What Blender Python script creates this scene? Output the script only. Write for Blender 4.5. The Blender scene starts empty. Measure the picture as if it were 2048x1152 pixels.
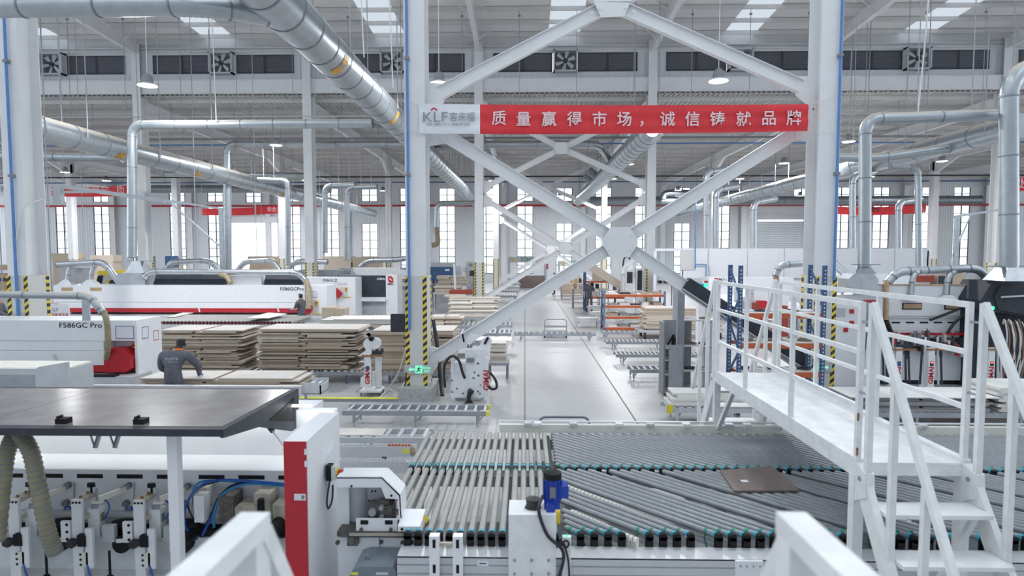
import bpy, bmesh, math, random
from mathutils import Vector, Matrix
random.seed(7)
sc = bpy.context.scene
# ---------------------------------------------------------------- camera
F = 1230.0; CH = 3.3; VX, VY = 1050.0, 505.0          # focal length in pixels, eye height, vanishing point of the aisle
pitch = math.atan((576 - VY) / F); yaw = math.atan((VX - 1024) / F * math.cos(pitch))
cd = bpy.data.cameras.new('camera'); cam = bpy.data.objects.new('camera', cd)
sc.collection.objects.link(cam); sc.camera = cam
cam.location = (0, 0, CH); cam.rotation_euler = (math.pi / 2 - pitch, 0, yaw)
cd.sensor_width = 36; cd.lens = F * 36 / 2048; cd.clip_start = 0.05; cd.clip_end = 500
cd.dof.use_dof = True; cd.dof.focus_distance = 14; cd.dof.aperture_fstop = 1.9
# ---------------------------------------------------------------- light
w = bpy.data.worlds.new('sky'); sc.world = w; w.use_nodes = True
bg = w.node_tree.nodes['Background']; bg.inputs[0].default_value = (0.88, 0.94, 1.0, 1); bg.inputs[1].default_value = 2.0
sd = bpy.data.lights.new('sun', 'SUN'); sd.energy = .6; sd.angle = math.radians(5); sd.color = (1, .98, .95)
sun = bpy.data.objects.new('sun', sd); sc.collection.objects.link(sun)
sun.rotation_euler = (math.radians(-24), math.radians(13), 0)
sc.view_settings.view_transform = 'Standard'; sc.view_settings.look = 'None'
sc.view_settings.gamma = 1; sc.view_settings.use_curve_mapping = False
sc.view_settings.exposure = 0.28
# ---------------------------------------------------------------- pixel -> place
RM = cam.rotation_euler.to_matrix()
def ray(px, py): return RM @ Vector(((px - 1024) / F, (576 - py) / F, -1))
def at(px, py, Y): d = ray(px, py); return Vector((0, 0, CH)) + d * (Y / d.y)
def gz(px, py, z=0.0): d = ray(px, py); return Vector((0, 0, CH)) + d * ((z - CH) / d.z)
def rect(x0, y0, x1, y1, Y):
    a = at(x0, (y0 + y1) / 2, Y); b = at(x1, (y0 + y1) / 2, Y); t = at((x0 + x1) / 2, y0, Y); c = at((x0 + x1) / 2, y1, Y)
    return a.x, b.x, c.z, t.z
# ---------------------------------------------------------------- materials
MATS = {}
def mat(name, col, rough=.5, metal=0, var=.04, scale=6, emit=0, alpha=1, bump=0, spec=.5, stretch=None):
    m = bpy.data.materials.new(name); m.use_nodes = True; nt = m.node_tree; b = nt.nodes['Principled BSDF']
    b.inputs['Roughness'].default_value = rough; b.inputs['Metallic'].default_value = metal
    b.inputs['Specular IOR Level'].default_value = spec
    tc = nt.nodes.new('ShaderNodeTexCoord'); mp = nt.nodes.new('ShaderNodeMapping'); nt.links.new(tc.outputs['Object'], mp.inputs[0])
    if stretch: mp.inputs['Scale'].default_value = stretch
    nz = nt.nodes.new('ShaderNodeTexNoise'); nz.inputs['Scale'].default_value = scale; nz.inputs['Detail'].default_value = 4
    nt.links.new(mp.outputs[0], nz.inputs[0])
    rp = nt.nodes.new('ShaderNodeValToRGB'); e = rp.color_ramp.elements
    e[0].position = .3; e[1].position = .7
    e[0].color = tuple(max(0, c * (1 - var * 2)) for c in col) + (1,); e[1].color = tuple(min(1, c * (1 + var)) for c in col) + (1,)
    nt.links.new(nz.outputs[0], rp.inputs[0]); nt.links.new(rp.outputs[0], b.inputs['Base Color'])
    if emit:
        nt.links.new(rp.outputs[0], b.inputs['Emission Color']); b.inputs['Emission Strength'].default_value = emit
    if bump:
        bp = nt.nodes.new('ShaderNodeBump'); bp.inputs['Strength'].default_value = bump; bp.inputs['Distance'].default_value = .01
        nt.links.new(nz.outputs[0], bp.inputs['Height']); nt.links.new(bp.outputs[0], b.inputs['Normal'])
    if alpha < 1: b.inputs['Alpha'].default_value = alpha
    MATS[name] = m; return m
mat('white', (.80, .81, .84), .38, var=.015)
mat('white_worn', (.78, .79, .80), .5, var=.05, scale=9)
mat('steel_white', (.78, .785, .80), .5, var=.02, scale=2)
mat('cream', (.76, .74, .68), .5, var=.04)
mat('guard_grey', (.62, .62, .60), .5, var=.02)
mat('galv', (.55, .58, .62), .33, .85, var=.07, scale=5)
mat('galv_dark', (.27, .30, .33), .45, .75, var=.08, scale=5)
mat('dust', (.66, .60, .52), .9, var=.08)
mat('alu', (.62, .63, .66), .42, .35, var=.03)
mat('steel_grey', (.34, .36, .39), .5, .2, var=.05)
mat('light_grey', (.50, .52, .55), .5, var=.04)
mat('mid_grey', (.22, .225, .24), .5, var=.05)
mat('charcoal', (.045, .05, .065), .5, var=.1, spec=.3)
mat('hood_grey', (.25, .225, .22), .22, var=.12, scale=3, spec=.8)
mat('black', (.012, .012, .014), .6, var=.1, spec=.25)
mat('red', (.48, .018, .03), .35, var=.05)
mat('red_cloth', (.72, .035, .045), .6, var=.05, scale=3)
mat('white_cloth', (.80, .81, .86), .6, var=.02)
mat('banner_letters', (.80, .66, .70), .6, var=.02)
mat('logo_grey', (.30, .30, .33), .6)
mat('orange', (.50, .11, .035), .5, var=.06)
mat('rack_blue', (.045, .11, .24), .5, var=.08)
mat('pipe_blue', (.10, .24, .55), .4, var=.05)
mat('motor_blue', (.01, .05, .38), .35, var=.06)
mat('yellow', (.72, .55, .03), .5, var=.06)
mat('tape_yellow', (.78, .74, .08), .5, var=.06)
mat('roller', (.36, .355, .345), .5, .1, var=.05, scale=14)
mat('roller_blue', (.27, .285, .31), .42, .25, var=.06, scale=10)
mat('cyan', (.05, .38, .50), .4)
mat('belt_green', (.02, .25, .18), .5)
mat('board_edge', (.52, .425, .335), .75, var=.1, scale=12, stretch=(.3, 1, 6))
mat('board_dark', (.42, .335, .265), .75, var=.1, scale=12, stretch=(.3, 1, 6))
mat('board_pale', (.60, .52, .43), .7, var=.08, scale=12, stretch=(.3, 1, 6))
mat('board_top', (.66, .62, .58), .55, var=.05, scale=4)
mat('board_white', (.74, .735, .72), .5, var=.03, scale=4)
mat('board_grey', (.30, .30, .31), .6, var=.08, scale=12)
mat('wood_brown', (.21, .165, .15), .5, var=.12, scale=16, stretch=(1, 8, 1))
mat('cardboard', (.52, .36, .22), .8, var=.08)
mat('plinth', (.42, .42, .42), .8, var=.12, scale=12, bump=.2)
mat('skin', (.62, .40, .31), .55, var=.04)
mat('hair', (.015, .013, .013), .5)
mat('uniform', (.115, .12, .145), .8, var=.12, scale=14, bump=.15)
mat('polo', (.10, .11, .125), .8, var=.1, scale=14)
mat('beige_cloth', (.36, .32, .28), .8, var=.1)
mat('trousers', (.10, .10, .11), .8, var=.15, scale=14)
mat('collar_orange', (.75, .13, .02), .7)
mat('glove', (.05, .12, .30), .7)
mat('hose_tan', (.36, .30, .19), .4, var=.15, scale=10)
mat('hose_olive', (.30, .28, .18), .4, var=.1, scale=10)
mat('rubber', (.02, .02, .024), .5, var=.1)
mat('cable_blue', (.02, .10, .42), .4)
mat('cable_cyan', (.03, .22, .45), .4)
mat('cable_white', (.70, .70, .68), .5)
mat('cable_brown', (.30, .17, .11), .5)
mat('dirty_iron', (.13, .12, .115), .5, .4, var=.2, scale=20)
mat('motor_grey', (.20, .24, .28), .42, .2, var=.08)
mat('oily', (.50, .46, .38), .45, var=.2, scale=10)
mat('screen', (.82, .86, .92), .3, emit=.55)
mat('exit_body', (.48, .49, .50), .5)
mat('exit_green', (.22, .85, .52), .5, emit=.55, var=0)
mat('green_lamp', (.03, .85, .25), .4, emit=2.2, var=0)
mat('lamp_glow', (1, .99, .97), .5, emit=3, var=0)
mat('tube_glow', (1, 1, .98), .5, emit=4, var=0)
mat('paper', (.76, .77, .82), .7, var=.05, scale=30)
mat('paper_ink', (.09, .10, .32), .6)
mat('ink', (.02, .02, .025), .5)
mat('label_red', (.55, .02, .03), .5)
mat('label_green', (.03, .30, .20), .5)
mat('rust', (.33, .17, .08), .8, var=.2, scale=30)
mat('purlin', (.66, .65, .64), .5, .1, var=.03, scale=1)
mat('deck', (.55, .545, .545), .55, .1, var=.04, scale=.5)
mat('deck_high', (.80, .80, .80), .5, .1, var=.04, scale=.5)
mat('louver', (.13, .135, .16), .45, .2, var=.06)
mat('frame_dark', (.05, .055, .065), .5)
mat('red_panel', (.30, .05, .03), .5)
mat('green_box', (.03, .22, .14), .5)
mat('plastic_pink', (.68, .42, .46), .5)
mat('shutter', (.42, .45, .48), .45, .3)
mat('tread', (.77, .78, .79), .5, var=.06, scale=5)
def node_mat(name): m = bpy.data.materials.new(name); m.use_nodes = True; MATS[name] = m; return m, m.node_tree, m.node_tree.nodes['Principled BSDF']
# clear panes: mostly open to the light, with a thin mirror of the room
m, nt, b = node_mat('glass'); tr = nt.nodes.new('ShaderNodeBsdfTransparent'); mx = nt.nodes.new('ShaderNodeMixShader'); mx.inputs[0].default_value = .07
tr.inputs[0].default_value = (.93, .96, .97, 1); b.inputs['Roughness'].default_value = .05
nt.links.new(tr.outputs[0], mx.inputs[1]); nt.links.new(b.outputs[0], mx.inputs[2]); nt.links.new(mx.outputs[0], nt.nodes['Material Output'].inputs[0])
# ribbed translucent roof light
m, nt, b = node_mat('rooflight'); tl = nt.nodes.new('ShaderNodeBsdfTranslucent'); tl.inputs[0].default_value = (.28, .295, .31, 1)
nt.links.new(tl.outputs[0], nt.nodes['Material Output'].inputs[0])
# yellow and black diagonal tape
m, nt, b = node_mat('hazard'); tc = nt.nodes.new('ShaderNodeTexCoord'); mp = nt.nodes.new('ShaderNodeMapping')
mp.inputs['Rotation'].default_value = (0, math.radians(40), 0); wv = nt.nodes.new('ShaderNodeTexWave'); wv.bands_direction = 'Z'
wv.inputs['Scale'].default_value = 2.6; rp = nt.nodes.new('ShaderNodeValToRGB'); rp.color_ramp.interpolation = 'CONSTANT'
rp.color_ramp.elements[0].color = (.03, .03, .03, 1); rp.color_ramp.elements[1].color = (.75, .58, .05, 1); rp.color_ramp.elements[1].position = .5
for a, c in ((tc.outputs['Object'], mp.inputs[0]), (mp.outputs[0], wv.inputs[0]), (wv.outputs[0], rp.inputs[0]), (rp.outputs[0], b.inputs['Base Color'])): nt.links.new(a, c)
# ground concrete with a sealed sheen
m, nt, b = node_mat('concrete'); tc = nt.nodes.new('ShaderNodeTexCoord'); n1 = nt.nodes.new('ShaderNodeTexNoise'); n2 = nt.nodes.new('ShaderNodeTexNoise')
n1.inputs['Scale'].default_value = .35; n1.inputs['Detail'].default_value = 6; n2.inputs['Scale'].default_value = 5; n2.inputs['Detail'].default_value = 6
mp = nt.nodes.new('ShaderNodeMapping'); mp.inputs['Scale'].default_value = (.6, 1.6, 1)
ad = nt.nodes.new('ShaderNodeMath'); ad.operation = 'ADD'; rp = nt.nodes.new('ShaderNodeValToRGB')
rp.color_ramp.elements[0].position = .75; rp.color_ramp.elements[1].position = 1.25
rp.color_ramp.elements[0].color = (.40, .40, .405, 1); rp.color_ramp.elements[1].color = (.46, .46, .465, 1)
hf = nt.nodes.new('ShaderNodeMath'); hf.operation = 'MULTIPLY'; hf.inputs[1].default_value = 1.0
for a, c in ((tc.outputs['Object'], mp.inputs[0]), (mp.outputs[0], n1.inputs[0]), (mp.outputs[0], n2.inputs[0]), (n1.outputs[0], ad.inputs[0]), (n2.outputs[0], ad.inputs[1]), (ad.outputs[0], rp.inputs[0]), (rp.outputs[0], b.inputs['Base Color'])): nt.links.new(a, c)
b.inputs['Roughness'].default_value = .33; b.inputs['Specular IOR Level'].default_value = .5
# ribbed cladding
m, nt, b = node_mat('cladding'); tc = nt.nodes.new('ShaderNodeTexCoord'); wv = nt.nodes.new('ShaderNodeTexWave'); wv.bands_direction = 'X'; wv.inputs['Scale'].default_value = 1.1
bp = nt.nodes.new('ShaderNodeBump'); bp.inputs['Distance'].default_value = .03; bp.inputs['Strength'].default_value = .6
for a, c in ((tc.outputs['Object'], wv.inputs[0]), (wv.outputs[0], bp.inputs['Height']), (bp.outputs[0], b.inputs['Normal'])): nt.links.new(a, c)
b.inputs['Base Color'].default_value = (.70, .73, .77, 1); b.inputs['Roughness'].default_value = .5
# ---------------------------------------------------------------- mesh helpers
COL = sc.collection
class MB:
    def __init__(s): s.v = []; s.f = []
    def add(s, vs, fs): o = len(s.v); s.v += [tuple(v) for v in vs]; s.f += [tuple(i + o for i in f) for f in fs]; return s
    def box(s, x0, x1, y0, y1, z0, z1):
        return s.add([(x, y, z) for z in (z0, z1) for y in (y0, y1) for x in (x0, x1)],
                     [(0, 2, 3, 1), (4, 5, 7, 6), (0, 1, 5, 4), (2, 6, 7, 3), (0, 4, 6, 2), (1, 3, 7, 5)])
    def prism(s, poly, a0, a1, axis='y'):           # poly in the two other axes, in order (x,z)/(y,z)/(x,y)
        n = len(poly)
        def P(u, v, a): return {'y': (u, a, v), 'x': (a, u, v), 'z': (u, v, a)}[axis]
        vs = [P(u, v, a) for a in (a0, a1) for u, v in poly]
        return s.add(vs, [tuple(range(n)), tuple(range(2 * n - 1, n - 1, -1))] + [(i, i + n, (i + 1) % n + n, (i + 1) % n) for i in range(n)])
    def bar(s, p, q, w, h, up=(0, 0, 1)):            # rectangular bar from p to q, w across, h along "up"
        p = Vector(p); q = Vector(q); d = (q - p).normalized(); u = Vector(up)
        if abs(d.dot(u)) > .98: u = Vector((0, 1, 0))
        sd_ = d.cross(u).normalized(); u = sd_.cross(d)
        vs = [c + sd_ * (a * w / 2) + u * (b_ * h / 2) for c in (p, q) for a, b_ in ((-1, -1), (1, -1), (1, 1), (-1, 1))]
        return s.add(vs, [(0, 1, 2, 3), (7, 6, 5, 4)] + [(i, i + 4, (i + 1) % 4 + 4, (i + 1) % 4) for i in range(4)])
    def tube(s, pts, r, n=10, cap=True):
        pts = [Vector(p) for p in pts]; rs = r if isinstance(r, (list, tuple)) else [r] * len(pts); o = len(s.v); pu = None
        for i, p in enumerate(pts):
            d = (pts[min(i + 1, len(pts) - 1)] - pts[max(i - 1, 0)]).normalized()
            if pu is None: pu = d.orthogonal().normalized()
            u = (pu - d * pu.dot(d)); u = u.normalized() if u.length > 1e-6 else d.orthogonal().normalized(); pu = u; v = d.cross(u)
            s.v += [tuple(p + (u * math.cos(2 * math.pi * k / n) + v * math.sin(2 * math.pi * k / n)) * rs[i]) for k in range(n)]
        for i in range(len(pts) - 1):
            s.f += [(o + i * n + k, o + i * n + (k + 1) % n, o + (i + 1) * n + (k + 1) % n, o + (i + 1) * n + k) for k in range(n)]
        if cap: s.f += [tuple(range(o + n - 1, o - 1, -1)), tuple(range(o + (len(pts) - 1) * n, o + len(pts) * n))]
        return s
    def cyl(s, p, q, r, n=12, r2=None): return s.tube([p, q], [r, r if r2 is None else r2], n)
    def frustum(s, x0, x1, y0, y1, z0, X0, X1, Y0, Y1, z1):
        return s.add([(x0, y0, z0), (x1, y0, z0), (x0, y1, z0), (x1, y1, z0), (X0, Y0, z1), (X1, Y0, z1), (X0, Y1, z1), (X1, Y1, z1)],
                     [(0, 2, 3, 1), (4, 5, 7, 6), (0, 1, 5, 4), (2, 6, 7, 3), (0, 4, 6, 2), (1, 3, 7, 5)])
    def mesh(s, name, m, smooth=False):
        me = bpy.data.meshes.new(name); me.from_pydata(s.v, [], s.f); me.update()
        if m: me.materials.append(MATS[m])
        bm = bmesh.new(); bm.from_mesh(me); bmesh.ops.recalc_face_normals(bm, faces=bm.faces); bm.to_mesh(me); bm.free()
        if smooth:
            for p in me.polygons: p.use_smooth = len(p.vertices) == 4
            try: me.set_sharp_from_angle(angle=math.radians(50))
            except Exception: pass
        return me
def tag(o, label=None, cat=None, group=None, kind=None):
    for k, v in (('label', label), ('category', cat), ('group', group), ('kind', kind)):
        if v: o[k] = v
    return o
def link(o, parent=None):
    COL.objects.link(o)
    if parent is not None:
        o.parent = parent; L = parent.get('_o', None)
        o.matrix_parent_inverse = Matrix.Translation(-Vector(L)) if L else Matrix.Identity(4)
    return o
ORG = {}
def ob(name, mb, m, parent=None, smooth=False, label=None, cat=None, group=None, kind=None):
    """mesh object in world coordinates; its origin is moved to the bottom centre"""
    lo = [min(v[i] for v in mb.v) for i in range(3)]; hi = [max(v[i] for v in mb.v) for i in range(3)]
    c = Vector(((lo[0] + hi[0]) / 2, (lo[1] + hi[1]) / 2, lo[2]))
    mb.v = [(v[0] - c.x, v[1] - c.y, v[2] - c.z) for v in mb.v]
    return put(name, mb.mesh(name, m, smooth), c, parent, label=label, cat=cat, group=group, kind=kind)
def put(name, me, loc, parent=None, rot=None, label=None, cat=None, group=None, kind=None):
    """place (shared) mesh data at a world position"""
    o = bpy.data.objects.new(name, me); COL.objects.link(o); loc = Vector(loc)
    if parent is not None: o.parent = parent; loc = loc - ORG[parent.name]
    o.location = loc; ORG[o.name] = loc + (ORG[parent.name] if parent is not None else Vector((0, 0, 0)))
    if rot is not None: o.rotation_euler = rot
    return tag(o, label, cat, group, kind)
def thing(name, label, cat, loc, group=None, kind=None):
    o = bpy.data.objects.new(name, None); COL.objects.link(o); o.location = loc; o.empty_display_size = .1
    ORG[o.name] = Vector(loc); return tag(o, label, cat, group, kind)
def copy_tree(o, delta, label=None, group=None, rotz=None, parent=None):
    c = o.copy(); COL.objects.link(c)
    if parent is None:
        c.location = Vector(o.location) + Vector(delta)
        if label: c['label'] = label
        if group: c['group'] = group
        if rotz is not None: c.rotation_euler = (0, 0, rotz)
    else: c.parent = parent
    ORG[c.name] = ORG[o.name] + Vector(delta)
    for ch in o.children: copy_tree(ch, delta, parent=c)
    return c
def text_mb(s, size, bold=0, depth=.002, sx=1.0):
    """flat lettering as a mesh: x along the line, z up, centred"""
    cu = bpy.data.curves.new('t', 'FONT'); cu.body = s; cu.size = size; cu.align_x = 'CENTER'; cu.align_y = 'CENTER'
    cu.offset = bold * size; cu.extrude = depth / 2; cu.resolution_u = 2
    o = bpy.data.objects.new('t', cu); COL.objects.link(o); bpy.context.view_layer.update()
    me = o.evaluated_get(bpy.context.evaluated_depsgraph_get()).to_mesh()
    mb = MB(); mb.v = [(v.co.x * sx, -v.co.z, v.co.y) for v in me.vertices]; mb.f = [tuple(p.vertices) for p in me.polygons]
    o.evaluated_get(bpy.context.evaluated_depsgraph_get()).to_mesh_clear(); bpy.data.objects.remove(o); bpy.data.curves.remove(cu); return mb
def lettering(s, size, p, m, parent, bold=.015, rz=0, ry=0, name='lettering', sx=1.0, fit=None):
    mb = text_mb(s, size, bold, sx=sx)
    if fit:
        wd = max(v[0] for v in mb.v) - min(v[0] for v in mb.v); k = fit / wd; mb.v = [(v[0] * k, v[1], v[2]) for v in mb.v]
    R_ = Matrix.Rotation(rz, 3, 'Z') @ Matrix.Rotation(ry, 3, 'Y'); p = Vector(p)
    mb.v = [tuple(R_ @ Vector(v) + p) for v in mb.v]
    return ob(name, mb, m, parent)
def arc(p, c0, c1, n=6):                              # quadratic bend p -> c1 with control c0
    p, c0, c1 = Vector(p), Vector(c0), Vector(c1)
    return [p * (1 - t) ** 2 + c0 * 2 * t * (1 - t) + c1 * t * t for t in (i / n for i in range(n + 1))]
def spline(pts, n=6):
    P = [Vector(p) for p in pts]; out = []
    for i in range(len(P) - 1):
        a, b_, c, d = P[max(i - 1, 0)], P[i], P[i + 1], P[min(i + 2, len(P) - 1)]
        for k in range(n):
            t = k / n; out.append(.5 * ((2 * b_) + (c - a) * t + (2 * a - 5 * b_ + 4 * c - d) * t * t + (3 * b_ - a - 3 * c + d) * t ** 3))
    return out + [P[-1]]
def struct(name, mb, m, parent=None, smooth=False): return ob(name, mb, m, parent, smooth, kind='structure')
R1, R2, R3, RW = 13.6, 32.4, 51.3, 70.4               # front faces of the column rows and of the far wall
CX = [-2.42 + 9.0 * k for k in range(-7, 9)]          # column lines across the hall
XL, XR = -66, 74
# ================================================================ the hall itself
mat('joint', (.24, .21, .19), .7, var=.1, scale=3)
struct('floor', MB().box(XL, XR, -8, RW + .2, -.2, 0), 'concrete')
struct('ground_outside', MB().box(-140, 150, RW + .2, 190, -.25, -.02), 'concrete')
for i, x in enumerate((0.0, 2.18)):
    struct('trim_%d' % (i + 1), MB().box(x - .016, x + .016, 8.9, RW - 1, .0, .004), 'joint')
# ---- far wall with its window openings
ZT = 11.9
DOOR = rect(462, 445, 556, 560, RW)[:2] + (0, 6.7); SHUT = rect(1513, 440, 1606, 560, RW)[:2] + (0, 7.0)
wins = []
for k in range(-13, 15):
    x = 4.45 * k; short = k in (1, 4, -4)
    if DOOR[0] - 1.2 < x < DOOR[1] + 1.2 or SHUT[0] - 1.2 < x < SHUT[1] + 1.2: wins.append((k, x, [(9.0, 10.5)])); continue
    wins.append((k, x, [(.9, 6.6 if short else 8.6), (9.1, 10.6)]))
wall = MB(); HW = .92
holes = [(x - HW, x + HW, z0, z1) for k, x, zs in wins for z0, z1 in zs] + [(DOOR[0], DOOR[1], 0, 6.7), (SHUT[0], SHUT[1], 0, 7.0)]
xs = sorted(set([XL, XR] + [h[0] for h in holes] + [h[1] for h in holes]))
for a, b_ in zip(xs[:-1], xs[1:]):
    hh = sorted((h[2], h[3]) for h in holes if h[0] <= a + 1e-6 and h[1] >= b_ - 1e-6); z = 0
    for z0, z1 in hh:
        if z0 > z + .01: wall.box(a, b_, RW, RW + .2, z, z0)
        z = max(z, z1)
    wall.box(a, b_, RW, RW + .2, z, ZT)
struct('wall_back', wall, 'cladding')
n = 0
for k, x, zs in wins:
    for z0, z1 in zs:
        n += 1; t = thing('window_%d' % n, None, None, (x, RW, z0), kind='structure')
        fr = MB()
        for a, b_ in ((x - HW, x - HW + .07), (x + HW - .07, x + HW), (x - .045, x + .045)): fr.box(a, b_, RW + .02, RW + .12, z0, z1)
        ob('window_frame', fr, 'frame_dark', t)
        nr = max(1, round((z1 - z0) / .98)); zz = [z0 + (z1 - z0) * i / nr for i in range(nr + 1)]
        for i, z in enumerate(zz):
            hgt = .10 if abs(z - 2.9) < .5 and len(zs) > 1 and z0 < 1 else .065
            ob('glazing_bar', MB().box(x - HW + .07, x + HW - .07, RW + .04, RW + .1, z - (0 if i == 0 else hgt / 2), z + (0 if i == nr else hgt / 2) + (hgt / 2 if i == 0 else 0)), 'frame_dark', t)
        gme = MB().box(-.42, .42, -.004, .004, .03, zz[1] - zz[0] - .03).mesh('pane', 'glass')
        for z in zz[:-1]:
            for sx in (-.445, .445): put('pane', gme, (x + sx, RW + .07, z), t)
d = thing('door_1', None, None, ((DOOR[0] + DOOR[1]) / 2, RW, 0), kind='structure')
fr = MB()
for a, b_ in ((DOOR[0] - .15, DOOR[0]), (DOOR[1], DOOR[1] + .15)): fr.box(a, b_, RW - .08, RW, 0, 7.0)
fr.box(DOOR[0] - .15, DOOR[1] + .15, RW - .5, RW, 6.7, 7.4); ob('door_frame', fr, 'steel_white', d)
d = thing('door_2', None, None, ((SHUT[0] + SHUT[1]) / 2, RW, 0), kind='structure')
slat = MB().box(SHUT[0], SHUT[1], RW + .03, RW + .07, .01, .2).mesh('shutter_slat', 'shutter')
slat2 = MB().prism([(0, .0), (.05, .03), (.05, .17), (0, .195)], SHUT[0], SHUT[1], 'x').mesh('shutter_slat', 'shutter')
for i in range(34): put('shutter_slat', slat2, (0, RW + .0, i * .2), d)
fr = MB()
for a, b_ in ((SHUT[0] - .2, SHUT[0]), (SHUT[1], SHUT[1] + .2)): fr.box(a, b_, RW - .1, RW, 0, 7.4)
fr.box(SHUT[0] - .2, SHUT[1] + .2, RW - .45, RW, 7.0, 7.5); ob('door_frame', fr, 'light_grey', d)
# white sheet pilasters between the windows of the far wall
for i, x in enumerate(CX):
    if XL < x < XR:
        mb = MB().box(x - .28, x + .28, RW - .42, RW - .38, 0, ZT).box(x - .28, x + .28, RW - .04, RW - .0, 0, ZT).box(x - .02, x + .02, RW - .38, RW - .04, 0, ZT)
        struct('trim_%d' % (10 + i), mb, 'steel_white')
struct('wall_front_added', MB().box(XL, XR, -8.2, -8, -.2, 16.6), 'cladding')  # unseen wall behind the camera, added to cut frontal light
# ---- low roof over the two far bays: ribbed deck on purlins and rafters
ZL = 11.35
ceil = thing('ceiling', None, None, (0, R2, ZL), kind='structure')
dk = MB(); per = .26; nx = int((XR - XL) / per); prof = []
for i in range(nx):
    x = XL + i * per; prof += [(x, ZL + .20), (x + .13, ZL + .20), (x + .16, ZL + .26), (x + .23, ZL + .26)]
o = len(dk.v); npf = len(prof)
dk.v += [(x, R2 + .2, z) for x, z in prof] + [(x, RW + .2, z) for x, z in prof]; dk.f += [(i, i + 1, i + 1 + npf, i + npf) for i in range(npf - 1)]
dk.box(XL, XR, R2 + .2, RW + .2, ZL + .30, ZL + .36); ob('roof_deck', dk, 'deck', ceil)
pm = MB().prism([(0, .0), (.07, .0), (.07, .02), (.02, .02), (.02, .18), (.07, .18), (.07, .2), (0, .2)], XL, XR, 'x').mesh('purlin', 'purlin')
y = R2 + .9
while y < RW: put('purlin', pm, (0, y, ZL), ceil); y += 2.35
def ibeam_y(x, y0, y1, z0, z1, wd=.22, t=.02):
    return MB().box(x - wd / 2, x + wd / 2, y0, y1, z0, z0 + t).box(x - wd / 2, x + wd / 2, y0, y1, z1 - t, z1).box(x - t / 2, x + t / 2, y0, y1, z0 + t, z1 - t)
for x in CX:
    mb = ibeam_y(x, R2 + .6, RW - .1, ZL - .62, ZL)
    for yy in (R2 + .6, R3): mb.prism([(yy, ZL - .6), (yy, ZL - 1.5), (yy + 2.4, ZL - .6)], x - .012, x + .012, 'x').prism([(yy, ZL - 1.52), (yy + 2.45, ZL - .62), (yy + 2.45, ZL - .60), (yy, ZL - 1.5)], x - .11, x + .11, 'x')
    mb.prism([(R3, ZL - .6), (R3, ZL - 1.5), (R3 - 2.4, ZL - .6)], x - .012, x + .012, 'x').prism([(R3, ZL - 1.52), (R3 - 2.45, ZL - .62), (R3 - 2.45, ZL - .60), (R3, ZL - 1.5)], x - .11, x + .11, 'x')
    ob('rafter', mb, 'steel_white', ceil)
# ---- step in the roof on row 2: girder, flashing, louvres and fans, then the high roof
ZG0, ZG1 = 11.62, 12.34; ZV0, ZV1 = 12.72, 13.68; ZH = 14.25
wf = thing('wall_clerestory', None, None, (0, R2, ZG0), kind='structure')
ob('girder', MB().box(XL, XR, R2 + .1, R2 + .14, ZG0, ZG1).box(XL, XR, R2 + .02, R2 + .22, ZG0, ZG0 + .03).box(XL, XR, R2 + .02, R2 + .22, ZG1 - .03, ZG1), 'steel_white', wf)
ob('flashing', MB().box(XL, XR, R2 + .34, R2 + .4, ZG0, ZV0), 'cladding', wf)
ob('fascia', MB().box(XL, XR, R2 + .34, R2 + .4, ZV1, ZH + .3), 'steel_white', wf)
ob('gutter_edge', MB().box(XL, XR, R2 + .2, R2 + .34, ZV1 + .12, ZV1 + .17).box(XL, XR, R2 + .12, R2 + .34, ZV1 + .3, ZV1 + .34), 'steel_white', wf)
for x0 in CX[:-1]:
    a, b_ = x0 + .75, x0 + 9 - .75; c = (a + b_) / 2; hw = .66
    for p, q in ((x0 - .75, a), ): ob('wall_panel', MB().box(p, q, R2 + .34, R2 + .4, ZV0, ZV1), 'cladding', wf)
    for p, q in ((a, (a + c - hw) / 2), ((a + c - hw) / 2, c - hw), (c + hw, (c + hw + b_) / 2), ((c + hw + b_) / 2, b_)):
        lv = ob('louvre', MB().box(p, p + .05, R2 + .3, R2 + .4, ZV0, ZV1).box(q - .05, q, R2 + .3, R2 + .4, ZV0, ZV1).box(p, q, R2 + .3, R2 + .4, ZV0, ZV0 + .05).box(p, q, R2 + .3, R2 + .4, ZV1 - .05, ZV1), 'frame_dark', wf)
        sl = MB(); nz_ = 9
        for i in range(nz_):
            z = ZV0 + .06 + (ZV1 - ZV0 - .12) * i / nz_; sl.prism([(R2 + .31, z + .13), (R2 + .318, z + .136), (R2 + .40, z + .006), (R2 + .392, z)], p + .05, q - .05, 'x')
        tag(ob('slats', sl, 'louver', lv), kind='stuff')
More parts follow.
